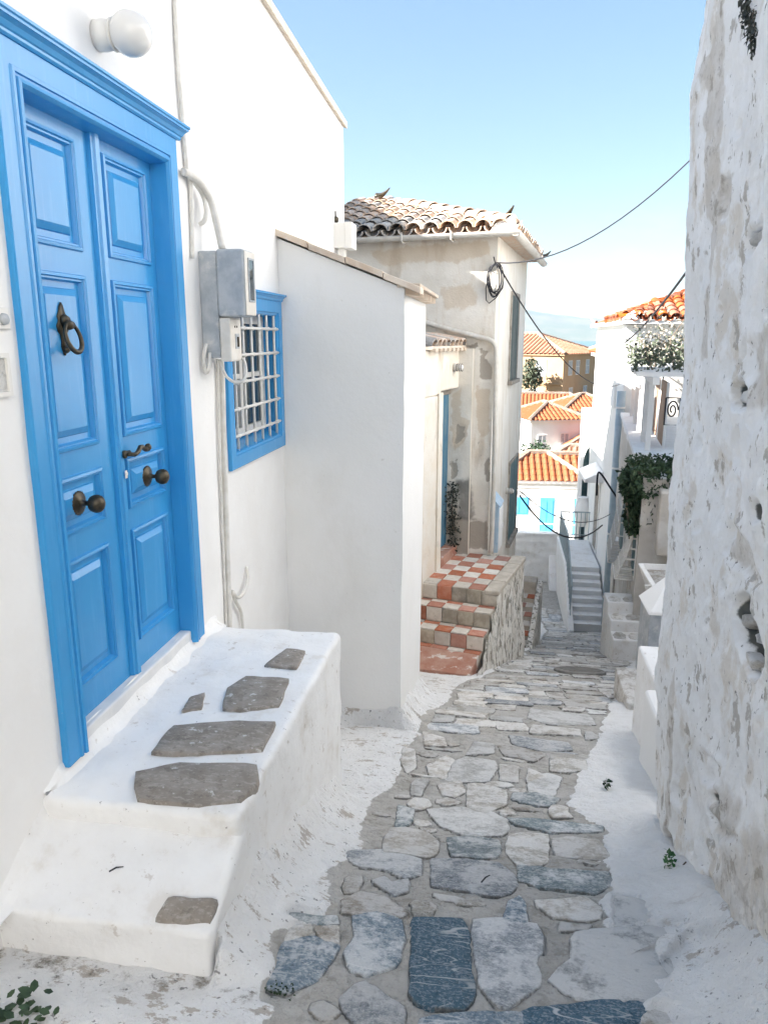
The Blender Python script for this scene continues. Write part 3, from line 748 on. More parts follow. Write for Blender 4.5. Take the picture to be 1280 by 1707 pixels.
# ---- stoop in front of the door
def soft_box(x0, x1, y0, y1, z0, z1, r, step, amp, seed=0.0, scale=3.0):
    bm = bmesh.new(); lo = np.array([x0, y0, z0]); hi = np.array([x1, y1, z1]); mb = MB()
    def axis(a, b):
        k = max(2, int((b - a - 2 * r) / step)); core = [a + r + (b - a - 2 * r) * i / k for i in range(k + 1)]
        e = [a + r * (1 - math.cos(t)) * 0 + r * t for t in (0.0, 0.15, 0.4, 0.7)]
        return e + core + [b - (q - a) for q in e[::-1]]
    ax = [axis(lo[i], hi[i]) for i in range(3)]
    for d in range(3):
        i, j = [(1, 2), (2, 0), (0, 1)][d]
        for side in (lo[d], hi[d]):
            o = len(mb.v)
            for u in ax[i]:
                for v in ax[j]:
                    p = np.zeros(3); p[d] = side; p[i] = u; p[j] = v
                    c = np.clip(p, lo + r, hi - r); q = p - c; L = np.linalg.norm(q); nrm = q / max(L, 1e-9)
                    p = c + nrm * r
                    k = amp * fbm(p[0], p[1], p[2] + seed, scale, 4)
                    mb.v.append(tuple(p + nrm * k))
            m = len(ax[j])
            for a in range(len(ax[i]) - 1):
                for b in range(m - 1):
                    q = [o + a * m + b, o + (a + 1) * m + b, o + (a + 1) * m + b + 1, o + a * m + b + 1]
                    mb.f.append(q if side == hi[d] else q[::-1]); mb.m.append(0)
    return mb
def weld(o, d=1e-4):
    bm = bmesh.new(); bm.from_mesh(o.data); bmesh.ops.remove_doubles(bm, verts=bm.verts, dist=d); bm.to_mesh(o.data); bm.free()
    o.data.polygons.foreach_set('use_smooth', [True] * len(o.data.polygons)); return o
stoop = thing('door_stoop', 'white lime coated stoop with inset grey slabs below the blue door', 'stoop', (-1.15, 2.8, -2.2))
weld(soft_box(-1.62, -0.797, 2.05, 3.645, -2.75, -1.53, 0.030, 0.022, 0.011, 0.0, 4.5).build('platform', M['stoop'], stoop, fix=False))
_ls = soft_box(-1.62, -0.800, 1.775, 2.12, -2.5, -1.735, 0.028, 0.022, 0.013, 3.0, 4.5)
low_z = lambda y: 0.125 * min(1.0, max(0.0, (y - 1.80) / 0.25))
_ls.v = [(x_, y_, z_ + low_z(y_) * min(1, max(0, (z_ + 2.3) / 0.4))) for x_, y_, z_ in _ls.v]
weld(_ls.build('low_step', M['stoop'], stoop, fix=False))
# lime fillet along the house wall and under the threshold
fl = MB()
for ya, yb_, z0 in ((2.06, 3.66, -1.532), (1.6, 2.07, -1.738)):
  ls = []
  zb0 = z0
  for y_ in np.linspace(ya, yb_, 50):
    z0 = zb0 + (low_z(y_) if zb0 < -1.6 else 0)
    k = (0.045 + 0.018 * n3(y_, 0, 0, 6)) * float(0.12 + 0.88 * sstep(y_, ya, ya + 0.12))
    ls.append([(XW - 0.02, y_, z0 + k + 0.05), (XW + 0.004, y_, z0 + k), (XW + 0.012, y_, z0 + k * 0.45), (XW + k * 0.5, y_, z0 + 0.008), (XW + k * 1.3, y_, z0 - 0.006)])
  fl.loft(ls, False)
fl.build('lime_fillet', M['stoop'], stoop, smooth=True, fix=False)
def on_step(u, v):
    z = -1.70
    for _ in range(8): z = -1.735 + low_z(on_z(u, v, z)[1])
    return on_z(u, v, z)
for pts, z_ in (([(225, 1290), (300, 1275), (432, 1277), (430, 1310), (403, 1340), (330, 1347), (228, 1336)], -1.53), ([(250, 1258), (290, 1212), (400, 1205), (460, 1207), (438, 1254), (330, 1260)], -1.53),
                ([(370, 1187), (378, 1150), (410, 1130), (484, 1134), (465, 1180), (400, 1188)], -1.53), ([(302, 1190), (318, 1165), (342, 1158), (336, 1185)], -1.53), ([(440, 1112), (478, 1084), (510, 1087), (495, 1118)], -1.53),
                ([(258, 1536), (280, 1500), (364, 1503), (350, 1541)], -1.735)):
    pp = [(on_z(u, v, z_) if z_ > -1.6 else on_step(u, v))[:2] for u, v in pts]
    paving(pp, M['slab'], 0.004, parent=stoop, zf=lambda x, y, z_=z_: z_ + 0.009 + (low_z(y) if z_ < -1.6 else 0), name='slab', rough=0.005, inset=0.006)

# ---- things fixed to the wall
lamp = thing('wall_lamp', 'white opal globe lamp on the wall above the blue door', 'lamp', on_x(165, 52, XW))
yl, zl = 2.85, 1.075
b = MB(); b.lathe([(0.052, 0), (0.054, 0.03), (0.050, 0.05), (0.047, 0.052), (0.047, 0.062), (0.056, 0.064), (0.056, 0.07)], (XW, yl, zl), (1, 0, 0), 24); b.build('base', M['ceramic'], lamp, smooth=True)
b = MB(); R_ = 0.076
b.lathe([(R_ * math.sin(t), -R_ * math.cos(t)) for t in np.linspace(0.62, math.pi - 0.01, 22)], (XW + 0.066 + R_ * 0.85, yl, zl), (1, 0, 0), 32); b.build('globe', M['globe'], lamp, smooth=True)

mt = thing('electric_meter', 'weathered grey electricity meter box on the wall between door and barred window', 'meter box', (XW, 3.76, -0.1))
b = MB(); b.box(XW, -1.405, 3.68, 3.85, -0.10, 0.418); b.build('back_box', M['meter'], mt, bevel=0.008)
b = MB(); b.box(-1.403, -1.262, 3.665, 3.835, 0.102, 0.424); mo = b.build('meter_cover', M['meter'], mt, bevel=0.014, seg=3)
b = MB(); b.box(-1.262, -1.257, 3.675, 3.828, 0.110, 0.416); b.build('front_plate', M['meter_front'], mo, bevel=0.002)
b = MB(); rect_loft(b, -1.257, 3.715, 3.800, 0.175, 0.385, [(0, -0.002), (0, 0.006), (0.008, 0.006), (0.011, -0.003)], fill=False); b.build('sight_frame', M['meter'], mo)
b = MB(); b.add([(-1.2545, 3.724, 0.184), (-1.2545, 3.791, 0.184), (-1.2545, 3.791, 0.376), (-1.2545, 3.724, 0.376)], [(0, 1, 2, 3)]); b.build('glass', M['glass_dark'], mo)
b = MB(); b.box(-1.403, -1.345, 3.672, 3.832, -0.118, 0.098); lo_ = b.build('fuse_cover', M['meter_front'], mt, bevel=0.008)
b = MB(); b.box(-1.345, -1.342, 3.735, 3.790, -0.055, 0.02); b.build('switch_plate', M['meter'], lo_)
b = MB(); b.box(-1.342, -1.334, 3.758, 3.767, -0.045, 0.005); b.build('switch', M['bronze'], lo_)
for y_ in (3.73, 3.76): b = MB(); b.box(-1.345, -1.342, y_, y_ + 0.01, 0.05, 0.06); b.build('screw', M['bronze'], lo_)
def pipe(name, label, cat, pts, r, m, smooth_n=4, group=None, n=8):
    P = [Vector([float(c) for c in p]) for p in pts]; out = []
    for i in range(len(P) - 1):
        p0, p1, p2, p3 = P[max(i - 1, 0)], P[i], P[i + 1], P[min(i + 2, len(P) - 1)]
        for k in range(smooth_n):
            t = k / smooth_n
            out.append(0.5 * ((2 * p1) + (p2 - p0) * t + (2 * p0 - 5 * p1 + 4 * p2 - p3) * t * t + (3 * p1 - p0 - 3 * p2 + p3) * t ** 3))
    out.append(P[-1])
    mb = MB(); mb.tube(out, r, n); return tag(mb.build(name, m, smooth=True), label, cat, group)
ox = lambda u, v, d=0.012: on_x(u, v, XW + d)
pipe('cable_conduit', 'thin white conduit running down the wall from the top beside the globe lamp', 'conduit', [ox(291, -40), ox(293, 30), ox(299, 130), ox(306, 215), ox(310, 262), ox(312, 285), ox(318, 310), ox(320, 370), ox(321, 430)], 0.011, M['conduit'])
pipe('supply_pipe', 'fat white pipe bending from the wall into the meter box top', 'pipe', [ox(306, 286, 0.02), ox(318, 292, 0.03), ox(335, 306, 0.05), on_y(352, 335, 3.74), on_y(361, 370, 3.75), on_y(371, 415, 3.75)], 0.018, M['conduit'])
pipe('hooked_pipe', 'short bent pipe stub curling under the fat pipe above the meter box', 'pipe', [ox(322, 300, 0.03), on_y(338, 325, 3.7), on_y(344, 350, 3.70), on_y(341, 368, 3.68), on_y(333, 374, 3.68)], 0.011, M['conduit'])
pipe('looped_cable', 'grey cable stub curling out under the left side of the meter box', 'cable', [on_y(345, 574, 3.66), on_y(341, 588, 3.64), on_y(340, 606, 3.64), on_y(344, 622, 3.65), on_y(349, 610, 3.66), on_y(350, 588, 3.68)], 0.010, M['conduit'])
pipe('white_cable_loop', 'white cable loop hanging in front of the window bars below the meter box', 'cable', [on_y(366, 600, 3.72), on_y(372, 616, 3.70), on_y(380, 630, 3.69), on_y(396, 638, 3.70), on_y(410, 628, 3.72), on_y(409, 606, 3.76), on_y(404, 598, 3.78)], 0.0075, M['conduit'])
pipe('thick_downpipe', 'thicker white conduit running down from the meter box to the stoop', 'conduit', [ox(369, 600, 0.02), ox(371, 640, 0.02), ox(374, 760, 0.02), ox(378, 880, 0.02), ox(381, 975, 0.02), ox(383, 1052, 0.02)], 0.016, M['conduit'])
pipe('thin_downpipe', 'thinner white conduit left of the one under the meter box', 'conduit', [ox(362, 598), ox(364, 640), ox(367, 760), ox(371, 880), ox(376, 1000), ox(378, 1050)], 0.008, M['conduit'])
pipe('curled_hose', 'white painted hose curling at the wall foot beyond the conduits', 'hose', [ox(412, 945), ox(413, 968, 0.03), ox(406, 990, 0.04), ox(395, 996, 0.04), ox(388, 985, 0.03), ox(392, 1000, 0.03), ox(402, 1020, 0.02), ox(405, 1048, 0.02)], 0.010, M['conduit'])
bell = thing('bell_push', 'small white bell push set above the framed tile by the door', 'bell', on_x(2, 530, XW))
yb, zb = on_x(2, 532, XW)[1:]
b = MB(); b.box(XW, XW + 0.012, yb - 0.05, yb + 0.028, zb - 0.03, zb + 0.035); b.build('back_plate', M['ceramic'], bell, bevel=0.004)
b = MB(); b.lathe([(0.018, 0), (0.016, 0.01), (0.006, 0.016)], (XW + 0.012, yb - 0.005, zb), (1, 0, 0), 16); b.build('button', M['meter'], bell, smooth=True)
tl = thing('wall_tile', 'old framed stone tile on the wall below the bell push', 'tile', on_x(3, 622, XW))
yb, zb = on_x(3, 625, XW)[1:]
b = MB(); rect_loft(b, XW, yb - 0.10, yb + 0.028, zb - 0.065, zb + 0.065, [(0, 0), (0, 0.014), (0.014, 0.014), (0.016, 0.007)], fill=False); b.build('rim', M['ceramic'], tl)
b = MB(); b.box(XW, XW + 0.007, yb - 0.085, yb + 0.013, zb - 0.05, zb + 0.05); b.build('tile_face', S['pale'], tl)

# ================================================================== lean-to beyond the window
ext = thing('lean_to', 'plain white lean-to with tiled sloping top beyond the blue window', 'outbuilding', (-1.05, 5.8, -2.7))
YE0, YE1, XE = 5.06, 6.47, -0.645
zt = lambda x: 0.645 - (x + 1.5) * 0.385
mb = MB()
nn = 26
# front face (towards the camera) as a gently uneven sheet, alley side likewise
def ext_z(x, k): return -3.6 + (zt(x) + 3.6) * k
o = len(mb.v); NXE, NZE = 18, 60
for i in range(NXE + 1):
    for k in range(NZE + 1):
        x = -1.56 + (XE + 1.56) * i / NXE; z = ext_z(x, k / NZE); x2 = x + (-0.006 * max(0, -z - 0.5) + 0.007 * fbm(0.3, z, 8, 2.2, 3)) * (i / NXE)
        mb.v.append((x2, YE0 + 0.008 * fbm(x, z, 2, 1.8, 4), z))
mb.f += [[o + i * (NZE + 1) + k, o + (i + 1) * (NZE + 1) + k, o + (i + 1) * (NZE + 1) + k + 1, o + i * (NZE + 1) + k + 1] for i in range(NXE) for k in range(NZE)]; mb.m += [0] * (NXE * NZE)
o = len(mb.v)
for i in range(NXE + 1):
    for k in range(NZE + 1):
        y = YE0 + (YE1 - YE0) * i / NXE; z = ext_z(XE, k / NZE); x2 = XE - 0.006 * max(0, -z - 0.5) + (0.007 * fbm(0.3, z, 8, 2.2, 3)) * (1 - i / NXE)
        mb.v.append((x2 + 0.004 * fbm(y, z, 5, 1.5, 3) * (1 if 0 < i < NXE else 0), y + (0.008 * fbm(XE, z, 2, 1.8, 4) if i == 0 else 0), z))
mb.f += [[o + i * (NZE + 1) + k, o + (i + 1) * (NZE + 1) + k, o + (i + 1) * (NZE + 1) + k + 1, o + i * (NZE + 1) + k + 1] for i in range(NXE) for k in range(NZE)]; mb.m += [0] * (NXE * NZE)
mb.add([(XE - 0.02, YE1, -3.7), (XE, YE1, zt(XE)), (-1.6, YE1, zt(-1.6)), (-1.6, YE1, -3.7)], [(0, 1, 2, 3)])
wo = mb.build('wall', M['white_clean'], ext, smooth=True, fix=False)
M['tan_tile'] = pm('pale clay edge tile', (0.60, 0.47, 0.36), (0.70, 0.60, 0.49), 10, 0.9, 0.4, 80, 0.003, stains=[((0.72, 0.69, 0.64), 12, 0.6, 0.7, None, None, 0.8)], rand=0.12, obj=True)
rf = MB(); rf.add([(-1.56, YE0 + 0.02, zt(-1.56) + 0.01), (XE + 0.05, YE0 + 0.02, zt(XE + 0.05) + 0.01), (XE + 0.05, YE1 - 0.01, zt(XE + 0.05) + 0.01), (-1.56, YE1 - 0.01, zt(-1.56) + 0.01)], [(0, 1, 2, 3)])
rf_o = rf.build('roof', M['cap'], ext)
xs_ = [-1.52, -1.28, -1.03, -0.78, -0.53]
for i in range(4):      # edge tiles laid along the sloping verge
    b = MB(); x0, x1 = xs_[i], xs_[i + 1] - 0.006; dz = 0.012 - 0.006 * (i % 2)
    p = [(x0, YE0 - 0.045, zt(x0) + dz), (x1, YE0 - 0.045, zt(x1) + dz), (x1, YE0 + 0.16, zt(x1) + dz), (x0, YE0 + 0.16, zt(x0) + dz)]
    b.hexa(p + [(q[0], q[1], q[2] + 0.042) for q in p]); b.build('verge_tile', M['tan_tile'], rf_o, bevel=0.004)
dm = None
N_D = 17
for i in range(N_D):    # little bricks set on edge under the eave, one corner out
    y0 = YE0 + 0.035 + i * (YE1 - YE0 - 0.03) / N_D
    if dm is None:
        b = MB(); b.prism([(0, 0, 0), (0.085, 0.036, 0), (0, 0.072, 0)], (0, 0, 0.045)); ob = b.build('eave_brick', M['tan_tile'], rf_o); dm = ob.data
        vv = np.array([v.co[:] for v in dm.vertices]) + np.array(wloc(rf_o)); dm.vertices.foreach_set('co', vv.ravel().astype(np.float32))
        ob.matrix_local = Matrix.Translation(-wloc(rf_o)) @ Matrix.Translation((XE, y0, zt(XE) - 0.04))
    else: inst('eave_brick', dm, Matrix.Translation((XE, y0, zt(XE) - 0.04)), rf_o)
b = MB(); b.box(XE - 0.05, XE + 0.105, YE0 - 0.02, YE1 + 0.01, zt(XE) + 0.006, zt(XE) + 0.03); b.build('eave_slab', M['tan_tile'], rf_o, bevel=0.004)
bx = thing('junction_box', 'white plastic box fixed at the corner of the tall house above the lean-to', 'box', (-1.45, 6.95, 0.79))
p0, p1, p2, p3 = on_y(546, 368, 6.8), on_y(572, 370, 6.8), on_y(590, 376, 7.0), on_y(546, 412, 6.8)
b = MB(); b.box(-1.56, -1.40, 6.80, 7.0, 0.775, 0.985); b.build('case', M['ceramic'], bx, bevel=0.006)
b = MB(); b.box(-1.402, -1.335, 6.795, 7.005, 0.77, 0.99); b.build('lid', M['ceramic'], bx, bevel=0.006)
b = MB(); b.box(-1.47, -1.42, 6.85, 6.95, 0.70, 0.775); b.build('bracket', M['ceramic'], bx)
b = MB(); b.lathe([(0.012, 0), (0.03, 0.02), (0.03, 0.05), (0.008, 0.065)], (-1.50, 6.86, 0.985), (0.1, 0, 1), 12); b.tube([(-1.50, 6.86, 0.98), (-1.50, 6.86, 1.09)], 0.012); b.build('sensor', M['bronze'], bx, smooth=True)
# ================================================================== old grey house
def on_plane(u, v, o, n):
    d = ray(u, v); return d * (np.dot(o, n) / np.dot(d, n))
H = frame((-0.10, 10.25, 0), math.radians(-8))
def h_front(u, v, b=0.0):      # pixel -> local (a, c) on the camera side wall
    p = on_plane(u, v, H.o + H.e2 * b, H.e2) - H.o; return np.dot(p, H.e1), p[2]
def h_side(u, v, a=0.0):       # pixel -> local (b, c) on the lane side wall
    p = on_plane(u, v, H.o + H.e1 * a, H.e1) - H.o; return np.dot(p, H.e2), p[2]
def old_mat(name, base, alt, bare):
    return pm(name, base, alt, 2.2, 0.92, 0.5, 40, 0.008, coarse=2.5, lo=0.3, hi=0.7, stains=[
        ((0.58, 0.46, 0.33), 3.0, 0.50, 0.68, (1, 1, 0.35), None, 0.5), ((0.42, 0.385, 0.335), 2.0, 0.54, 0.70, (1.5, 1.5, 0.5), None, 0.5),
        ((0.16, 0.15, 0.13), 26, 0.72, 0.78, None, None, 0.6), ((0.52, 0.40, 0.27), 8.0, 0.45, 0.75, None, 'ochre', 0.5), (bare, 18.0, 0.40, 0.75, None, 'bare', 0.85), ((0.20, 0.195, 0.18), 7.0, 0.35, 1.05, None, 'soot', 0.9)])
M['old'] = old_mat('old grey white plaster', (0.76, 0.725, 0.665), (0.67, 0.63, 0.56), (0.36, 0.32, 0.27))
M['old_side'] = pm('stained cream plaster', (0.77, 0.73, 0.67), (0.71, 0.665, 0.59), 2, 0.92, 0.4, 40, 0.006, coarse=2, stains=[((0.52, 0.41, 0.29), 4.0, 0.50, 0.68, (1, 1, 0.10), None, 0.6), ((0.70, 0.67, 0.62), 4.0, 0.55, 0.7, (1, 1, 0.2), None, 0.5)])
old = thing('old_house', 'weathered grey plaster house with the old pantile roof above the chequered steps', 'house', H(0, 0, -4.5))
def plaster_sheet(name, fr, a0, a1, c0, c1, step, patches, m, parent, axis='a', fixed=0.0, amp=0.012, depth=0.02):
    """uneven wall sheet on the frame's a-c plane (axis a) or b-c plane (axis b) with worn patches (attribute name, polygon)"""
    na, nc = max(2, int((a1 - a0) / step)), max(2, int((c1 - c0) / step))
    A, Cc = np.meshgrid(np.linspace(a0, a1, na + 1), np.linspace(c0, c1, nc + 1), indexing='ij')
    P = np.c_[A.ravel(), Cc.ravel()]
    n_f = np.array([fbm(p[0], p[1], 3.3, 2.2, 4) for p in P]); n_h = np.array([fbm(p[0], p[1], 9.3, 14, 3) for p in P])
    at = {}
    off = amp * n_f
    for nm, poly, soft in patches:
        s = poly_sd(P, poly) + 0.03 * n_h
        k = sstep(-s, -soft, soft)
        at[nm] = np.maximum(at.get(nm, 0), k)
        if nm == 'bare': off = off - depth * k
    mb = MB()
    for (a, c), o_ in zip(P, off):
        mb.v.append(tuple(fr(a, fixed - o_, c)) if axis == 'a' else tuple(fr(fixed + o_, a, c)))
    k1 = nc + 1
    mb.f = [(i * k1 + k, (i + 1) * k1 + k, (i + 1) * k1 + k + 1, i * k1 + k + 1) for i in range(na) for k in range(nc)]; mb.m = [0] * len(mb.f)
    o = mb.build(name, m, parent, smooth=True, fix=False)
    for nm in ('bare', 'ochre', 'soot'): fattr(o, nm, at.get(nm, np.zeros(len(P))))
    return o
hp = lambda pts: [h_front(u, v) for u, v in pts]
plaster_sheet('wall', H, -2.6, 0.0, -4.6, 1.36, 0.035, [
    ('bare', hp([(801, 582), (813, 584), (808, 596), (819, 610), (820, 630), (812, 634), (800, 632), (799, 600)]), 0.02),
    ('bare', hp([(796, 738), (801, 740), (800, 762), (797, 752)]), 0.01),
    ('bare', hp([(762, 870), (812, 868), (815, 916), (765, 916)]), 0.05),
    ('ochre', hp([(610, 418), (700, 408), (815, 400), (818, 425), (760, 440), (690, 438), (640, 446)]), 0.10),
    ('ochre', hp([(792, 640), (818, 650), (816, 720), (800, 735), (792, 700)]), 0.07), ('bare', hp([(770, 575), (796, 572), (798, 582), (772, 586)]), 0.02),
    ('bare', hp([(806, 770), (816, 764), (818, 800), (808, 806)]), 0.02), ('ochre', hp([(730, 480), (790, 470), (800, 510), (740, 520)]), 0.14),
    ('soot', hp([(764, 800), (786, 790), (790, 850), (796, 870), (764, 868)]), 0.08)], M['old'], old)
plaster_sheet('wall', H, 0.0, 3.42, -5.6, 1.36, 0.06, [], M['old_side'], old, 'b', 0.0, 0.008)
b = MB(); b.box(-5.0, -2.6, 0.0, 3.4, -4.6, 1.36, 0, H); b.add([H(0, 3.42, -5.6), H(0, 3.42, 1.36), H(-5, 3.42, 1.36), H(-5, 3.42, -5.6)], [(0, 1, 2, 3)]); b.build('rear_wall', M['old_side'], old)

# ---- clay tiles
def tile_mesh(name, L, r0, r1, th, convex, m, n=6):
    loops = []
    for y, r in ((0.0, r0), (L, r1)):
        o_, i_ = [], []
        for k in range(n + 1):
            t = math.pi * k / n; s = 1 if convex else -1
            o_.append((-r * math.cos(t), y, s * r * math.sin(t) * 0.85)); i_.append((-(r - th) * math.cos(t), y, s * (r - th) * math.sin(t) * 0.85))
        loops.append(o_ + i_[::-1])
    mb = MB(); mb.loft(loops, True, True, True)
    me = bpy.data.meshes.new(name); me.from_pydata(mb.v, [], mb.f); me.materials.append(m)
    bm = bmesh.new(); bm.from_mesh(me); bmesh.ops.recalc_face_normals(bm, faces=bm.faces); bm.to_mesh(me); bm.free()
    return me
def basis(o, x, y, z):
    m = Matrix.Identity(4)
    for i in range(3): m[i][0], m[i][1], m[i][2], m[i][3] = float(x[i]), float(y[i]), float(z[i]), float(o[i])
    return m
def lay_tiles(parent, E0, along, up, W, V, clip, cw, rl, covers, pans, pick=None, jit=0.02):
    along, up = np.array(along), np.array(up); nrm = np.cross(along, up); k = 0
    for i in range(int(W / cw) + 1):
        for r in range(int(V / rl) + 1):
            for conv in (0, 1):
                u = (i + (0.5 if conv else 0.0)) * cw; v = r * rl
                if not clip(u, v) or u > W: continue
                me = (covers if conv else pans)[pick(u, v) if pick else rnd.randrange(len(covers))]
                a = (rnd.random() - 0.5) * jit * 3
                x = along * math.cos(a) + up * math.sin(a); y = up * math.cos(a) - along * math.sin(a)
                t = 0.05 + (rnd.random() - 0.5) * jit       # each tile rides on the one below
                y2 = y * math.cos(t) - nrm * math.sin(t) * (1 if conv else 1); z2 = np.cross(x, y2)
                o = np.array(E0) + along * (u + (rnd.random() - .5) * jit * .5) + up * (v + (rnd.random() - .5) * jit) + nrm * ((0.045 if conv else 0.05) + 0.012)
                inst('roof_tile', me, basis(o, x, y2, z2), parent); k += 1
    return k
M['tile_old'] = pm('old pink lichened tile', (0.60, 0.40, 0.27), (0.54, 0.41, 0.31), 14, 0.9, 0.5, 60, 0.004, obj=True, rand=0.25, stains=[((0.60, 0.54, 0.47), 13, 0.45, 0.62, None, None, 0.9), ((0.16, 0.14, 0.12), 22, 0.6, 0.7, None, None, 0.45)])
M['tile_grey'] = pm('grey clay tile', (0.36, 0.335, 0.305), (0.45, 0.42, 0.38), 14, 0.92, 0.5, 60, 0.004, obj=True, rand=0.3, stains=[((0.45, 0.42, 0.38), 16, 0.55, 0.68, None, None, 0.7), ((0.14, 0.135, 0.125), 20, 0.54, 0.66, None, None, 0.65)])
M['tile_orange'] = pm('orange clay tile', (0.40, 0.105, 0.033), (0.33, 0.095, 0.037), 8, 0.85, 0.3, 60, 0.003, obj=True, rand=0.2, stains=[((0.44, 0.24, 0.14), 9, 0.58, 0.72, None, None, 0.6)])
cov_o = [tile_mesh('roof_tile', 0.42, 0.112, 0.088, 0.014, True, M[k]) for k in ('tile_old', 'tile_grey')]
pan_o = [tile_mesh('roof_tile', 0.42, 0.10, 0.112, 0.014, False, M[k]) for k in ('tile_old', 'tile_grey')]
roof = MB(); PT = math.radians(17.5); EZ = 1.31; OV = 0.20; SR = 2.3
hz = lambda s: EZ + s * math.tan(PT)
roof.add([H(-5, -OV, EZ), H(OV, -OV, EZ), H(OV - SR, -OV + SR, hz(SR)), H(-5, -OV + SR, hz(SR))], [(0, 1, 2, 3)])
roof.add([H(OV, -OV, EZ), H(OV, 3.6, EZ), H(OV - SR, 3.6 - SR * 0.5, hz(SR)), H(OV - SR, -OV + SR, hz(SR))], [(0, 1, 2, 3)])
roof.add([H(OV, -OV, EZ - 0.03), H(-5, -OV, EZ - 0.03), H(-5, 0.05, EZ - 0.03), H(OV, 0.05, EZ - 0.03)], [(0, 1, 2, 3)])
roof.add([H(OV, -OV, EZ - 0.035), H(OV, 3.6, EZ - 0.035), H(-0.05, 3.6, EZ - 0.035), H(-0.05, -OV, EZ - 0.035)], [(0, 1, 2, 3)])
roof_o = roof.build('roof', M['tile_old'], old, fix=False)
upv = lambda d: np.array(d) * math.cos(PT) + np.array([0, 0, 1.0]) * math.sin(PT)
lay_tiles(roof_o, H(-2.75, -OV - 0.03, EZ), H.e1, upv(H.e2), 2.98, 2.5, lambda u, v: (u - 2.95) < -v * math.cos(PT) + 0.05, 0.225, 0.31, cov_o, pan_o, lambda u, v: 1 if (v < 0.60 and u < 1.6 + rnd.random() * 0.5 - v * 0.3) else (1 if rnd.random() < 0.06 else 0))  # grey tiles fill the lower left rows, a few scattered elsewhere
lay_tiles(roof_o, H(OV + 0.03, -OV, EZ), H.e2, upv(-H.e1), 3.7, 1.0, lambda u, v: u > v * math.cos(PT) + 0.05, 0.225, 0.31, cov_o, pan_o, lambda u, v: 0)
hipd = np.array(H(-1, 1, math.tan(PT))) - np.array(H(0, 0, 0)); hipd /= np.linalg.norm(hipd)
hx = np.cross(hipd, np.array([0, 0, 1.0])); hx /= np.linalg.norm(hx); hn = np.cross(hx, hipd)
for k in range(9):
    a = 0.04 + rnd.random() * 0.03; y_ = hipd * math.cos(a) - hn * math.sin(a)
    inst('roof_tile', cov_o[0], basis(H(OV, -OV, EZ) + hipd * (0.05 + 0.31 * k) + hn * 0.10, hx, y_, np.cross(hx, y_)), roof_o)
ft = MB()      # upturned hip foot with mortar block
c0_ = np.array(H(OV - 0.02, -OV + 0.02, EZ))
ft.hexa([H(OV - 0.28, -OV - 0.03, EZ - 0.02), H(OV + 0.06, -OV - 0.06, EZ - 0.02), H(OV + 0.06, -OV + 0.2, EZ - 0.02), H(OV - 0.2, -OV + 0.2, EZ - 0.02), H(OV - 0.22, -OV - 0.01, EZ + 0.09), H(OV + 0.04, -OV - 0.03, EZ + 0.19), H(OV + 0.03, -OV + 0.1, EZ + 0.19), H(OV - 0.15, -OV + 0.15, EZ + 0.1)])
ft.build('hip_foot', M['white'], roof_o, bevel=0.01)
def horn(p, d, L, m, parent):
    d = np.array(d, float); mb = MB(); hx_ = np.cross(d, [0, 0, 1.0]); loops = []
    for t in np.linspace(0, 1, 8):
        c = np.array(p) + d * (L * t) + np.array([0, 0, L * 0.55 * t ** 1.8]); r = 0.085 * (1 - 0.85 * t)
        o_ = [c + hx_ * (-r * math.cos(q)) + np.array([0, 0, r * math.sin(q)]) for q in np.linspace(0, math.pi, 7)]
        i_ = [c + hx_ * (-(r - .013) * math.cos(q)) + np.array([0, 0, (r - .013) * math.sin(q)]) for q in np.linspace(math.pi, 0, 7)]
        loops.append(o_ + i_)
    mb.loft(loops, True, True, True); return mb.build('upturned_tile', m, parent, smooth=True)
hd = np.array([hipd[0], hipd[1], 0]) / np.hypot(hipd[0], hipd[1])
horn(H(OV - 0.20, -OV + 0.20, EZ + 0.12), -hd, 0.30, M['bronze'], roof_o)
horn(H(OV - 0.02, 3.62, EZ + 0.02), (H.e1 + H.e2) * 0.7, 0.25, M['bronze'], roof_o)
horn(on_y(628, 331, 12.4), (0.9, -0.3, 0), 0.24, M['bronze'], roof_o)
# gutters and pipes
M['gutter'] = pm('dull painted gutter', (0.60, 0.58, 0.54), (0.52, 0.49, 0.44), 8, 0.6, 0.2, 60, 0.002, stains=[((0.30, 0.20, 0.12), 9, 0.62, 0.75, None, None, 0.5)])
def gutter(p0, p1, outv, r, m, parent, name='gutter'):
    p0, p1, outv = np.array(p0, float), np.array(p1, float), np.array(outv, float); loops = []
    up_ = np.array([0, 0, 1.0])
    for p in (p0, p1):
        o_ = [p + outv * (-r * math.cos(t)) - up_ * r * math.sin(t) for t in np.linspace(0, math.pi, 9)]
        i_ = [p + outv * (-(r - .008) * math.cos(t)) - up_ * (r - .008) * math.sin(t) for t in np.linspace(math.pi, 0, 9)]
        loops.append(o_ + i_)
    mb = MB(); mb.loft(loops, True, True, True); return mb.build(name, m, parent, smooth=False)
gutter(H(-3.0, -OV - 0.06, EZ - 0.035), H(OV + 0.11, -OV - 0.06, EZ - 0.01), -H.e2, 0.062, M['gutter'], old)
gutter(H(OV + 0.06, -OV - 0.10, EZ - 0.015), H(OV + 0.06, 3.66, EZ - 0.05), H.e1, 0.062, M['gutter'], old)
for a in (-2.4, -1.2, -0.55):
    b = MB(); b.tube([H(a, -OV - 0.13, EZ + 0.01), H(a, -OV - 0.12, EZ - 0.09), H(a, -OV - 0.03, EZ - 0.11), H(a, -0.0, EZ - 0.06)], 0.009, 6); b.build('gutter_bracket', M['gutter'], old)
hf3 = lambda u, v, d: on_plane(u, v, H.o - H.e2 * d, H.e2)
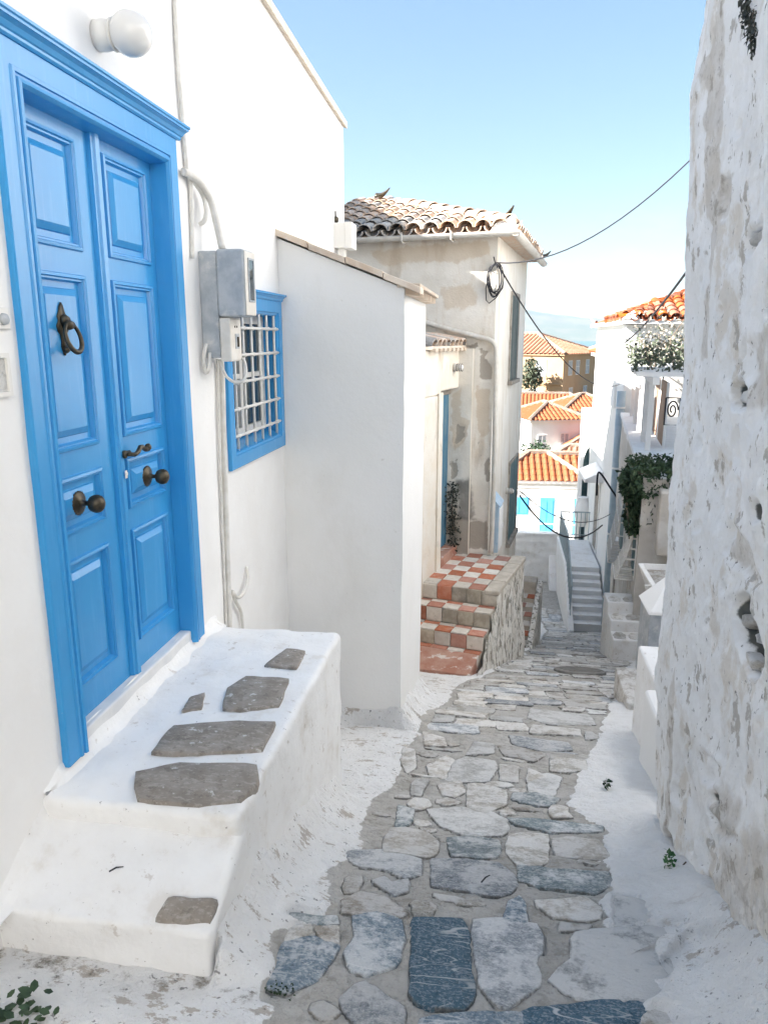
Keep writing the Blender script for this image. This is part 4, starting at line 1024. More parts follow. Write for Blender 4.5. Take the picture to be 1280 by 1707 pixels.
dp = pipe('drain_pipe', 'grey drain pipe crossing the old house wall and turning down at its corner', 'drain pipe', [hf3(690, 531, .06), hf3(740, 547, .06), hf3(795, 561, .06), hf3(816, 567, .06), hf3(824, 574, .06), hf3(827, 588, .06), hf3(826, 640, .06), hf3(824, 760, .06), hf3(820, 880, .06), hf3(818, 922, .06)], 0.034, M['gutter'])
# side openings: shuttered window above, tall door below
M['shutter'] = pm('faded dark green shutter', (0.055, 0.085, 0.085), (0.085, 0.11, 0.11), 12, 0.7, 0.4, 40, 0.003, stains=[((0.02, 0.025, 0.025), 6, 0.5, 0.7, (1, 1, 0.2), None, 0.7)])
M['teal_door'] = pm('worn teal door paint', (0.075, 0.15, 0.17), (0.12, 0.19, 0.20), 9, 0.7, 0.4, 40, 0.003, stains=[((0.40, 0.38, 0.34), 10, 0.66, 0.74, None, None, 0.8)])
M['grey_wood'] = pm('bare grey wood', (0.25, 0.22, 0.19), (0.36, 0.33, 0.29), 8, 0.85, 0.4, 50, 0.003)
def side_opening(name, us, vs_t, vs_b, m, boards):
    b0 = h_side(us[0], (vs_t + vs_b) / 2)[0]; b1 = h_side(us[1], (vs_t + vs_b) / 2)[0]
    z1 = h_side(us[0], vs_t)[1]; z0 = h_side(us[0], vs_b)[1]
    f = MB(); t = 0.05
    for q in ((b0 - t, b0, z0, z1 + t), (b1, b1 + t, z0, z1 + t), (b0, b1, z1, z1 + t)): f.box(-0.05, 0.025, q[0], q[1], q[2], q[3], 0, H)
    f.box(-0.05, 0.07, b0 - 0.09, b1 + 0.09, z0 - 0.06, z0, 0, H)
    fo = f.build(name, M['grey_wood'], old, bevel=0.004)
    nb = boards
    for i in range(nb):
        y0 = b0 + (b1 - b0) * i / nb + 0.004; y1 = b0 + (b1 - b0) * (i + 1) / nb - 0.004
        p = MB(); p.box(-0.03, 0.012 + 0.004 * (i % 2), y0, y1, z0 + 0.004, z1 - 0.004, 0, H); p.build('board', m, fo, bevel=0.004)
side_opening('window', (849.5, 861), 490, 634, M['shutter'], 4)
side_opening('door', (846, 858), 778, 900, M['teal_door'], 5)
cb = thing('blue_cabinet', 'small faded light blue cabinet standing at the foot of the drain pipe corner', 'cabinet', H(0.1, 0.35, -3.0))
M['pale_blue'] = pm('faded light blue paint', (0.32, 0.45, 0.58), (0.42, 0.52, 0.62), 8, 0.6, 0.2, 60, 0.002, stains=[((0.6, 0.6, 0.58), 10, 0.62, 0.72, None, None, 0.7)])
b = MB(); b.box(0.01, 0.12, 0.12, 0.50, -3.0, -2.32, 0, H); b.build('case', M['pale_blue'], cb, bevel=0.008)
b = MB(); b.box(0.12, 0.135, 0.14, 0.48, -2.97, -2.36, 0, H); b.box(0.135, 0.15, 0.42, 0.44, -2.7, -2.62, 0, H); b.build('front', M['white_clean'], cb, bevel=0.004)
b = MB(); b.prism([H(0.0, 0.10, -2.315), H(0.14, 0.10, -2.315), H(0.0, 0.10, -2.16)], H.e2 * 0.42); b.build('hood', M['pale_blue'], cb)
def bulkhead(name, label, p, out, side):
    t = thing(name, label, 'lamp', p); p = np.array(p, float); out = np.array(out, float); side = np.array(side, float)
    b = MB(); b.lathe([(0.055, 0), (0.055, 0.02), (0.048, 0.03)], p, out, 16); b.build('base', M['gutter'], t, smooth=True)
    b = MB(); b.lathe([(0.045, 0.03), (0.045, 0.09), (0.035, 0.12), (0.01, 0.13)], p, out, 16); b.build('glass_cover', M['globe'], t, smooth=True)
    b = MB()
    for k in range(3):
        r_ = 0.05; h_ = 0.05 + 0.03 * k
        b.tube([p + out * h_ + (side * math.cos(q) + np.array([0, 0, 1.0]) * math.sin(q)) * r_ for q in np.linspace(0, 2 * math.pi, 13)], 0.004, 5)
    b.build('cage', M['bronze'], t)
bulkhead('bulkhead_lamp', 'caged lamp on the lane side wall of the old house near the teal door', on_plane(843, 818, H.o, H.e1), H.e1, H.e2)
# coil of spare cable at the corner
cbm = MB(); base = np.array(hf3(826, 440, 0.05)); rr = random.Random(5)
for k in range(7):
    r1, r2 = 0.07 + 0.035 * rr.random(), 0.15 + 0.06 * rr.random(); dx, dz = (rr.random() - .5) * .05, (rr.random() - .5) * .04
    cbm.tube([base + H.e1 * (dx + r1 * math.sin(t)) + np.array([0, 0, dz - r2 + r2 * math.cos(t)]) - H.e2 * (0.012 * k * rr.random()) for t in np.linspace(0, 2 * math.pi, 22)], 0.006, 5)
cbm.tube([base + H.e1 * a + np.array([0, 0, c]) for a, c in [(-0.07, -0.1), (-0.12, -0.3), (-0.11, -0.45), (-0.07, -0.49), (0.02, -0.42), (0.10, -0.30), (0.11, -0.15)]], 0.007, 5)
cbm.tube([base + H.e1 * -0.03 + np.array([0, 0, 0.09]), base + np.array([0, 0, -0.02])], 0.008, 5)
M['cable'] = pm('black cable', (0.02, 0.02, 0.025), None, rough=0.6, bump=0)
tag(cbm.build('cable_coil', M['cable'], smooth=True), 'coil of black spare cable hanging at the corner of the old grey house', 'cable')

# ================================================================== low entrance wall with the old blue door
SF = frame((0.05, 8.66, 0), math.radians(-13.4))
ent = thing('entrance_wall', 'stained low entrance wall with tiled cap and narrow old blue door', 'entrance', SF(-0.95, 0.8, -3.2))
M['ochre_wall'] = pm('stained ochre lime', (0.72, 0.65, 0.55), (0.75, 0.71, 0.645), 3, 0.92, 0.5, 40, 0.006, coarse=2, stains=[((0.42, 0.30, 0.19), 4, 0.54, 0.72, (1, 1, 0.25), None, 0.6), ((0.30, 0.28, 0.25), 6, 0.60, 0.72, (1, 1, 0.4), None, 0.5)])
b = MB(); b.box(-1.35, -0.95, -2.5, 0.62, -4.4, -0.70, 0, SF); b.box(-1.35, -0.955, 0.62, 1.62, -0.66, -0.14, 0, SF); b.box(-1.35, -0.952, -2.5, 0.615, -0.70, -0.14, 0, SF)
b.build('wall', M['ochre_wall'], ent, bevel=0.02)
b = MB(); b.box(-0.95, -0.925, 0.46, 0.622, -3.0, -0.67, 0, SF); b.build('jamb', M['ochre_wall'], ent, bevel=0.01)
sp = lambda pts: [h_front(u, v, -0.10) for u, v in pts]
jo = plaster_sheet('far_jamb', H, -1.1, -0.27, -3.3, -0.14, 0.03, [('ochre', sp([(758, 690), (782, 700), (778, 735), (756, 752), (752, 720)]), 0.06), ('bare', sp([(760, 705), (776, 712), (774, 730), (758, 742)]), 0.02), ('bare', sp([(750, 770), (762, 764), (764, 790), (752, 800)]), 0.02), ('ochre', sp([(752, 660), (770, 640), (768, 700), (750, 720)]), 0.08),
     ('soot', sp([(760, 800), (788, 792), (790, 868), (760, 870)]), 0.09), ('bare', sp([(748, 862), (790, 862), (790, 925), (748, 925)]), 0.05)], M['old'], ent, 'a', -0.10, 0.008, 0.012)
b = MB(); b.add([H(-0.27, -0.10, -3.3), H(-0.27, -0.10, -0.14), H(-0.27, 0.01, -0.14), H(-0.27, 0.01, -3.3)], [(0, 1, 2, 3)]); b.build('jamb', M['old_side'], ent)
M['old_blue'] = pm('old blue door paint', (0.05, 0.16, 0.26), (0.10, 0.20, 0.27), 5, 0.6, 0.3, 40, 0.003, stains=[((0.25, 0.27, 0.27), 9, 0.6, 0.72, (3, 3, 0.4), None, 0.7)])
dfr = MB(); dfr.box(-1.12, -1.06, 0.62, 1.45, -0.74, -0.665, 0, SF); dfr.box(-1.12, -1.06, 1.38, 1.45, -2.86, -0.74, 0, SF)
dfo = dfr.build('door', M['grey_wood'], ent)
for i in range(5):
    p = MB(); y0 = 0.63 + 0.15 * i; p.box(-1.13, -1.085 + 0.006 * (i % 2), y0, y0 + 0.144, -2.85, -0.745, 0, SF); p.build('plank', M['old_blue'], dfo, bevel=0.004)
for i in range(9):
    inst('cap_tile', cov_o[0 if i % 4 else 1], basis(SF(-0.90, 0.15 + 0.175 * i, -0.10), SF.e2, np.array(-SF.e1) * 0.97 + np.array([0, 0, 0.24]), np.cross(SF.e2, -SF.e1 * 0.97 + np.array([0, 0, 0.24]))), ent)
    p = MB(); p.box(-0.95, -0.86, 0.09 + 0.175 * i, 0.19 + 0.175 * i, -0.165, -0.125, 0, SF); p.build('cap_brick', M['tan_tile'], ent, bevel=0.006)
b = MB(); b.box(-1.35, -0.90, -2.5, 1.62, -0.138, -0.10, 0, SF); b.build('cap_slab', M['cap'], ent)
bulkhead('bulkhead_lamp', 'caged lamp on the stained lintel above the narrow old blue door', SF(-0.95, 1.12, -0.38), SF.e1, SF.e2)

# ================================================================== chequered steps
M['t_red'] = pm('red clay floor tile', (0.40, 0.145, 0.085), (0.44, 0.20, 0.135), 12, 0.8, 0.2, 70, 0.002, obj=True, rand=0.22, stains=[((0.50, 0.40, 0.34), 9, 0.60, 0.74, None, None, 0.6), ((0.16, 0.11, 0.085), 13, 0.58, 0.70, None, None, 0.55)])
M['t_white'] = pm('pale floor tile', (0.64, 0.60, 0.54), (0.56, 0.515, 0.455), 12, 0.8, 0.2, 70, 0.002, obj=True, rand=0.15, stains=[((0.34, 0.30, 0.24), 10, 0.56, 0.70, None, None, 0.6)])
M['t_dirty'] = pm('mossy riser tile', (0.47, 0.43, 0.35), (0.34, 0.30, 0.24), 9, 0.9, 0.3, 60, 0.003, obj=True, rand=0.2, stains=[((0.52, 0.48, 0.42), 10, 0.56, 0.7, None, None, 0.7)])
M['streak'] = pm('rough streaked limewash', (0.76, 0.735, 0.69), (0.64, 0.60, 0.54), 5, 0.95, 0.9, 22, 0.02, coarse=1.5, stains=[((0.22, 0.20, 0.16), 9, 0.52, 0.60, (1.3, 1.3, 0.45), None, 0.85), ((0.11, 0.11, 0.085), 20, 0.56, 0.63, (1.2, 1.2, 0.5), None, 0.9), ((0.36, 0.30, 0.22), 5, 0.55, 0.7, (1, 1, 0.4), None, 0.5)])
M['curb'] = pm('worn stone coping', (0.42, 0.375, 0.315), (0.52, 0.475, 0.41), 7, 0.9, 0.6, 40, 0.008, stains=[((0.15, 0.13, 0.10), 15, 0.62, 0.72, None, None, 0.7), ((0.55, 0.51, 0.46), 10, 0.64, 0.74, None, None, 0.5)])
st = thing('chequered_steps', 'red and white chequered tile steps with broad landing in front of the old blue door', 'steps', SF(-0.5, 0.3, -4.2))
b = MB()
for a0, a1, b0, b1, zt_ in ((-0.97, -0.012, 0.0, 1.62, -3.012), (-1.05, -0.02, -0.25, 0.0, -3.205), (-1.12, -0.03, -0.50, -0.25, -3.400), (-1.2, -0.045, -1.15, -0.50, -3.80), (-1.2, -0.045, -0.62, -0.50, -3.588)):
    b.box(a0, a1, b0 + 0.012, b1 + 0.012, -5.0, zt_, 0, SF)
b.build('core', M['curb'], st)
# lane side wall: uneven sheet following the steps
o_ = MB(); NB, NZ = 90, 60; tops = lambda q: -3.0 if q > 0.0 else (-3.2 if q > -0.25 else (-3.4 if q > -0.5 else -3.58 - 0.30 * (-0.5 - q)))
for i in range(NB + 1):
    q = -1.1 + 2.67 * i / NB
    for k in range(NZ + 1):
        zt_ = tops(q); z = -5.1 + (zt_ + 5.1) * k / NZ
        o_.v.append(tuple(SF(0.0 + 0.03 * fbm(q, z * 0.5, 4, 5, 4) + 0.04 * max(0, -3.2 - z) * (1 if q > -0.3 else 0.5), q, z)))
o_.f = [(i * (NZ + 1) + k, (i + 1) * (NZ + 1) + k, (i + 1) * (NZ + 1) + k + 1, i * (NZ + 1) + k + 1) for i in range(NB) for k in range(NZ)]; o_.m = [0] * len(o_.f)
o_.add([SF(0, 1.57, -5.1), SF(0, 1.57, -3.0), SF(-1, 1.57, -3.0), SF(-1, 1.57, -5.1)], [(0, 1, 2, 3)])
o_.build('side_wall', M['streak'], st, smooth=True, fix=False)
for i in range(4):     # coping stones of the landing
    p = MB(); b0 = -0.02 + 0.4 * i; p.box(-0.165, 0.02, b0 + 0.004, b0 + 0.396, -3.05, -2.985 + 0.006 * (i % 2), 0, SF); p.build('coping_stone', M['curb'], st, bevel=0.018, seg=3)
tm = {}
def ftile(a0, a1, b0, b1, z0, z1, m):
    p = MB(); g_ = 0.0035; cx_, cy_, cz_ = (a0 + a1) / 2, (b0 + b1) / 2, (z0 + z1) / 2
    key = (round(a1 - a0, 3), round(b1 - b0, 3), round(z1 - z0, 3), m)
    if key not in tm:
        w_, d_, h_ = (a1 - a0) / 2, (b1 - b0) / 2, (z1 - z0) / 2; e = 0.006
        flat_ = h_ < 0.02
        if flat_: lo = [(-w_ + g_, -d_ + g_), (w_ - g_, -d_ + g_), (w_ - g_, d_ - g_), (-w_ + g_, d_ - g_)]; p.loft([[(x, y, -h_) for x, y in lo], [(x, y, h_ - 0.003) for x, y in lo], [(x * (1 - e / w_), y * (1 - e / d_), h_) for x, y in lo]], True, True, True)
        else:
            lo = [(-w_ + g_, -h_ + g_), (w_ - g_, -h_ + g_), (w_ - g_, h_ - g_), (-w_ + g_, h_ - g_)]; p.loft([[(x, d_, z) for x, z in lo], [(x, -d_ + 0.003, z) for x, z in lo], [(x * (1 - e / w_), -d_, z * (1 - e / h_)) for x, z in lo]], True, True, True)
        me = bpy.data.meshes.new('floor_tile'); me.from_pydata(p.v, [], p.f); me.materials.append(M[m]); tm[key] = me
        bm = bmesh.new(); bm.from_mesh(me); bmesh.ops.recalc_face_normals(bm, faces=bm.faces); bm.to_mesh(me); bm.free()
    dz = (rnd.random() - 0.5) * 0.004
    R3 = basis(SF(cx_, cy_, cz_ + dz), SF.e1, SF.e2, SF.e3) @ Matrix.Rotation((rnd.random() - .5) * 0.02, 4, 'Z')
    return inst('floor_tile', tm[key], R3, st)
for i in range(4):
    for j in range(7):
        a1 = -0.172 - 0.2 * i
        ftile(a1 - 0.2, a1, 0.005 + 0.215 * j, 0.22 + 0.215 * j, -3.014, -2.996, 't_red' if (i + j) % 2 == 0 else 't_white')
for i in range(5):
    a1 = -0.0 - 0.192 * i
    ftile(a1 - 0.192, a1, -0.006, 0.012, -3.19, -3.004, ['t_dirty', 't_dirty', 't_dirty', 't_red', 't_white'][i])
    a1 = -0.02 - 0.2 * i
    ftile(a1 - 0.2, a1, -0.256, -0.238, -3.385, -3.208, ['t_dirty', 't_dirty', 't_dirty', 't_white', 't_red'][i])
    ftile(a1 - 0.2, a1, -0.085, -0.004, -3.207, -3.19, 't_red' if i % 2 == 0 else 't_white')
    ftile(a1 - 0.2, a1, -0.255, -0.085, -3.207, -3.19, 't_white' if i % 2 == 0 else 't_red')
    a1 = -0.03 - 0.2 * i
    ftile(a1 - 0.2, a1, -0.506, -0.488, -3.575, -3.403, ['t_white', 't_red', 't_white', 't_dirty', 't_red'][i])
    ftile(a1 - 0.2, a1, -0.335, -0.255, -3.402, -3.385, 't_white' if i % 2 == 0 else 't_red')
    ftile(a1 - 0.2, a1, -0.505, -0.335, -3.402, -3.385, 't_red' if i % 2 == 0 else 't_white')
    a1 = -0.045 - 0.2 * i
    ftile(a1 - 0.2, a1, -0.60, -0.505, -3.587, -3.57, 't_white' if i == 1 else 't_red')
M['t_floor'] = pm('worn red floor slab', (0.36, 0.17, 0.12), (0.44, 0.27, 0.21), 5, 0.85, 0.3, 50, 0.003, stains=[((0.66, 0.62, 0.57), 5, 0.55, 0.64, (1, 1.6, 1), None, 0.85)])
p = MB(); p.hexa([SF(-1.15, -1.02, -3.9), SF(-0.06, -0.95, -3.9), SF(-0.05, -0.6, -3.9), SF(-1.15, -0.6, -3.9), SF(-1.15, -1.02, -3.69), SF(-0.07, -0.95, -3.68), SF(-0.05, -0.602, -3.574), SF(-1.15, -0.602, -3.574)])
p.build('foot_slab', M['t_floor'], st, bevel=0.01)
p = MB(); p.hexa([SF(-1.2, 0.60, -3.0), SF(-0.93, 0.60, -3.0), SF(-0.93, 1.48, -3.0), SF(-1.2, 1.48, -3.0), SF(-1.2, 0.60, -2.87), SF(-0.93, 0.60, -2.87), SF(-0.93, 1.48, -2.87), SF(-1.2, 1.48, -2.87)]); p.build('door_step', M['t_floor'], st, bevel=0.012)

st2 = thing('side_steps', 'narrow red and white striped steps behind the chequered landing', 'steps', H(0.4, 1.5, -4.6))
NS = 7; b0_ = 0.95; zb_ = -4.97
for i in range(NS):
    z1 = zb_ + 0.09 * (i + 1); y0 = b0_ + 0.20 * i
    p = MB(); p.box(0.0, 0.497, y0, (y0 + 0.197) if i < NS - 1 else 2.9, z1 - 0.09 if i else -5.6, z1 - 0.012, 0, H); p.build('step_core', M['curb'], st2)
    for j in range(4):
        p = MB(); m_ = M['t_red'] if (i + j) % 2 else M['t_white']; p.box(0.002 + 0.125 * j, 0.123 + 0.125 * j, y0 - 0.008, y0 + 0.197, z1 - 0.0118, z1, 0, H); p.build('floor_tile', m_, st2, bevel=0.003)
p = MB()
p.prism([H(0.503, 0.62, -5.7), H(0.50, 2.75, -5.7), H(0.50, 2.75, -4.20), H(0.50, 2.40, -4.26), H(0.50, 0.90, -4.84), H(0.50, 0.62, -4.98)], H.e1 * 0.09)
p.build('parapet', M['streak'], st2, bevel=0.015)
p = MB(); p.box(0.0, 0.50, 2.42, 2.75, -4.5, -4.14, 0, H); p.build('end_coping', M['curb'], st2, bevel=0.02)
# ================================================================== rough wall on the right
def wall_x(z):
    return np.interp(z, [-2.6, -1.66, -0.65, 0.4, 0.97, 1.4, 2.4], [0.875, 0.825, 0.81, 0.775, 0.755, 0.785, 0.80])
rw = thing('rough_wall', 'rough white limewashed stone wall with holes, close on the right of the lane', 'wall', (0.9, 2.4, -2.1))
M['rough'] = pm('flaking limewash on rubble', (0.81, 0.80, 0.785), (0.75, 0.735, 0.71), 4, 0.92, 0.8, 34, 0.010, coarse=2.5, lo=0.3, hi=0.7, stains=[
    ((0.60, 0.535, 0.45), 4.5, 0.52, 0.62, (1, 1, 0.7), None, 0.65), ((0.86, 0.85, 0.84), 7, 0.52, 0.60, None, None, 0.6), ((0.54, 0.495, 0.44), 9, 0.40, 0.95, (1, 1, 1), 'tan', 0.8), ((0.36, 0.32, 0.27), 24, 0.80, 1.0, (1, 1, 1), 'tan', 0.8),
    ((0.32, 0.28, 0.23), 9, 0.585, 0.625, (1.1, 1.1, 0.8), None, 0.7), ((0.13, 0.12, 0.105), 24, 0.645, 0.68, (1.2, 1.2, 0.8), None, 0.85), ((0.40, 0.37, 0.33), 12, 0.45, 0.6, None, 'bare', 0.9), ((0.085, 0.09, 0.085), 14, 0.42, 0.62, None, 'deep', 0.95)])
XR = 0.785
def rp(pts):
    out = []
    for u, v in pts:
        p = on_x(u, v, XR)
        for _ in range(3): p = on_x(u, v, float(wall_x(p[2])))
        out.append(tuple(p[1:]))
    return out
def oval(cx, cy, rx, ry, rot, n=14):
    c, s = math.cos(rot), math.sin(rot)
    return [(cx + rx * math.cos(t) * c - ry * math.sin(t) * s, cy + rx * math.cos(t) * s + ry * math.sin(t) * c) for t in np.linspace(0, 2 * math.pi, n, endpoint=False)]
HOLES = [ # polygon in the photograph, depth, painted darkness for the shade inside the hole
 ([(1224, 996), (1232, 990), (1244, 1000), (1243, 1022), (1252, 1040), (1266, 1058), (1275, 1086), (1274, 1104), (1262, 1122), (1256, 1132), (1242, 1118), (1234, 1090), (1226, 1060), (1221, 1020)], 0.07, 1.0),
 ([(1216, 660), (1226, 640), (1236, 632), (1246, 655), (1247, 676), (1236, 680), (1218, 676)], 0.05, 0.9),
 ([(1239, 398), (1246, 384), (1262, 376), (1273, 368), (1270, 392), (1256, 414), (1244, 422), (1240, 412)], 0.025, 0.30),
 (oval(1209, 328, 9, 38, 0.12), 0.018, 0.12), (oval(1231, 213, 4, 11, 0.1), 0.02, 0.25), (oval(1228, 748, 11, 34, 0.05), 0.014, 0.08),
 (oval(1275, 852, 10, 12, 0), 0.04, 0.9), ([(1162, 1258), (1172, 1250), (1188, 1268), (1204, 1284), (1198, 1300), (1190, 1316), (1178, 1306), (1166, 1290)], 0.018, 0.16),
 ([(1184, 1318), (1198, 1322), (1206, 1336), (1196, 1342), (1184, 1336)], 0.03, 0.55), ([(1180, 1350), (1192, 1360), (1208, 1378), (1224, 1384), (1240, 1396), (1232, 1400), (1200, 1392), (1184, 1374)], 0.016, 0.28),
 (oval(1123, 1406, 6, 20, -0.15), 0.022, 0.45), (oval(1133, 1326, 5, 16, -0.2), 0.014, 0.18), (oval(1153, 1414, 5, 9, 0), 0.02, 0.5), (oval(1186, 1400, 4, 14, -0.25), 0.02, 0.3),
 ([(1170, 1458), (1184, 1462), (1197, 1480), (1196, 1500), (1189, 1514), (1180, 1492)], 0.026, 0.5), ([(1140, 1506), (1158, 1508), (1178, 1524), (1206, 1540), (1200, 1546), (1172, 1534), (1150, 1518)], 0.010, 0.12),
 (oval(1165, 878, 4, 9, 0.3), 0.015, 0.3), ([(1200, 876), (1206, 868), (1216, 872), (1240, 902), (1258, 922), (1264, 950), (1278, 975), (1250, 978), (1232, 950), (1212, 940), (1200, 920)], 0.014, 0.10),
 (oval(1178, 1030, 4, 16, 0.1), 0.012, 0.2), (oval(1138, 1150, 2.2, 8, 0.1), 0.02, 0.6), (oval(1144, 1260, 2, 9, 0.1), 0.02, 0.6), (oval(1166, 740, 5, 13, 0.05), 0.012, 0.12), (oval(1152, 830, 3, 12, 0), 0.012, 0.15),
 ([(1232, 572), (1240, 560), (1238, 590), (1226, 622), (1221, 634), (1219, 626), (1228, 600)], 0.02, 0.45), (oval(1270, 1210, 5, 8, .3), 0.012, 0.2), (oval(1215, 1000, 3, 8, 0.2), 0.015, 0.3), (oval(1204, 980, 3, 5, 0.2), 0.015, 0.5),
 (oval(1203, 520, 3, 12, 0.1), 0.012, 0.2), (oval(1168, 470, 3, 9, 0.1), 0.010, 0.12), (oval(1276, 500, 8, 28, 0.1), 0.03, 0.75)]
TANS = [([(1242, 568), (1282, 540), (1300, 700), (1262, 706), (1246, 680), (1250, 620)], 0.03), ([(1205, 1420), (1285, 1340), (1300, 1600), (1215, 1560), (1170, 1520)], 0.06), ([(1195, 300), (1222, 290), (1215, 362), (1195, 360)], 0.02),
        ([(1195, 900), (1230, 890), (1275, 960), (1270, 985), (1225, 960)], 0.03), ([(1180, 1310), (1245, 1320), (1240, 1420), (1190, 1400)], 0.05), ([(1175, 120), (1212, 0), (1218, 0), (1196, 380), (1182, 600), (1172, 600), (1186, 380)], 0.012), ([(1115, 1400), (1128, 1100), (1136, 1100), (1122, 1480)], 0.02)]
Yw = np.concatenate([np.arange(-0.5, 1.6, 0.08), np.arange(1.6, 3.62, 0.0105)]); Zw = np.arange(-3.0, 2.3, 0.0125)
YY, ZZ = np.meshgrid(Yw, Zw, indexing='ij'); PW = np.c_[YY.ravel(), ZZ.ravel()]
nA = np.array([fbm(p[0], p[1], 0.7, 1.6, 3) for p in PW]); nB = np.array([fbm(p[0], p[1], 4.7, 7.0, 4) for p in PW])
nC = np.array([fbm(p[0], p[1], 2.7, 19.0, 3) for p in PW])
xw = wall_x(PW[:, 1]) + 0.030 * nA + 0.012 * nB + 0.0035 * nC
corner = sstep(PW[:, 0], 2.95, 3.25); xw = xw - 0.008 * corner - 0.012 * nB * corner * 0.5
bare = np.zeros(len(PW)); deep = np.zeros(len(PW)); tan = np.zeros(len(PW))
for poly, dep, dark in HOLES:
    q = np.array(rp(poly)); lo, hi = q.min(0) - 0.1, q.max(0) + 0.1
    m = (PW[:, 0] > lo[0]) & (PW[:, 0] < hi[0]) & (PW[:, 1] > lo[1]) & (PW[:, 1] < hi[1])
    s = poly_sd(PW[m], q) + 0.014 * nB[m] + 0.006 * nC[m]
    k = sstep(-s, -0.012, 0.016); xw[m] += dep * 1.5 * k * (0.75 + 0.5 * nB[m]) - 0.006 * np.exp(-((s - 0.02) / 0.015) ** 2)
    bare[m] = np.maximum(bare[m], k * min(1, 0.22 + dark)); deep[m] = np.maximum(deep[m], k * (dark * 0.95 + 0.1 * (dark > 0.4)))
for poly, soft in TANS:
    q = np.array(rp(poly)); s = poly_sd(PW, q) + 0.05 * nB; tan = np.maximum(tan, sstep(-s, -soft, soft) * 0.8)
rnd_c = 0.085       # rounded far end
ang_t = np.clip((PW[:, 0] - 3.53) / 0.09, 0, 1) * math.pi / 2
xw = xw + rnd_c * (1 - np.cos(ang_t)); 
b = MB(); nzw = len(Zw)
b.v = list(zip(xw.tolist(), PW[:, 0].tolist(), PW[:, 1].tolist()))
b.f = [(i * nzw + k, i * nzw + k + 1, (i + 1) * nzw + k + 1, (i + 1) * nzw + k) for i in range(len(Yw) - 1) for k in range(nzw - 1)]; b.m = [0] * len(b.f)
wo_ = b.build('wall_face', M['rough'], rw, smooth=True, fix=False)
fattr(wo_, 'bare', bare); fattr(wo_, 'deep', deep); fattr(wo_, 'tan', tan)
b = MB(); ye = float(Yw[-1]); i0 = (len(Yw) - 1) * nzw
endx = xw[i0:i0 + nzw]
b.v = [(float(x), ye, float(z)) for x, z in zip(endx, Zw)] + [(4.0, ye, float(z)) for z in Zw]
b.f = [(k, k + 1, nzw + k + 1, nzw + k) for k in range(nzw - 1)]; b.m = [0] * len(b.f)
b.box(0.80, 4.0, -18.0, -2.5, -3.0, 6.0); b.box(0.80, 4.0, -2.498, -0.45, -3.0, 2.3); b.box(0.82, 4.0, -0.448, ye - 0.09, 2.25, 2.4)  # tall unseen block behind the camera added to bounce sunlight forward
b.build('wall_end_bounce_blocks', M['rough'], rw, fix=False)
def wall_stone(poly, m, depth=0.03, out=0.012):
    q = np.array(rp(poly)); c = q.mean(0); res = []
    for i in range(len(q)):
        a, d = q[i], q[(i + 1) % len(q)]
        for j in range(3): res.append(a + (d - a) * j / 3)
    x0 = float(wall_x(c[1])) + depth; mb = MB()
    def ringv(k, dx): return [(x0 + dx + 0.006 * n3(p[0], p[1], k, 25), c[0] + (p[0] - c[0]) * k, c[1] + (p[1] - c[1]) * k) for p in res]
    loops = [ringv(1.0, 0.03), ringv(0.95, 0.0), ringv(0.75, -out), ringv(0.35, -out * 1.4)]
    mb.loft(loops, True, False, True); return mb.build('stone', m, rw, smooth=True)
wall_stone([(1224, 1022), (1238, 1024), (1240, 1038), (1230, 1048), (1224, 1040)], S['beige'], 0.035)
wall_stone([(1240, 1056), (1252, 1050), (1262, 1062), (1258, 1076), (1244, 1072)], S['bg'], 0.04)
wall_stone([(1230, 1082), (1240, 1092), (1250, 1104), (1244, 1118), (1236, 1106)], S['beige'], 0.03)
wall_stone([(1258, 1112), (1270, 1106), (1268, 1128), (1258, 1130)], S['beige'], 0.03)
wall_stone([(1252, 1082), (1270, 1084), (1270, 1100), (1256, 1104)], S['teal'], 0.05)
wall_stone([(1220, 664), (1228, 650), (1236, 648), (1240, 662), (1236, 674), (1224, 672)], S['pale'], 0.03)
wall_stone([(1242, 402), (1252, 388), (1264, 382), (1260, 400), (1248, 412)], S['pale'], 0.018)
wall_stone([(1174, 1468), (1184, 1470), (1192, 1484), (1190, 1498), (1182, 1488)], S['grey'], 0.02)

# ---- small things glimpsed past its far end
def boxthing(name, label, cat, q, m, part, bev=0.015):
    x0, x1, y0, y1, z0, z1 = q
    b = MB(); b.box(x0, x1, y0, y1, z0, z1); return tag(b.build(name, m, bevel=bev, seg=3), label, cat)
low = thing('low_wall', 'low smooth white wall with bright flat top at the end of the rough wall', 'wall', (1.3, 4.8, -2.9))
p_ = on_y(1074, 1140, 4.3); 
b = MB(); b.box(1.0, 2.3, 3.75, 4.7, -3.6, -2.24); b.build('body', M['white_clean'], low, bevel=0.03, seg=3)
b = MB(); b.box(1.10, 2.3, 4.71, 5.5, -3.8, -2.27); b.build('block', M['stoop'], low, bevel=0.02, seg=3)

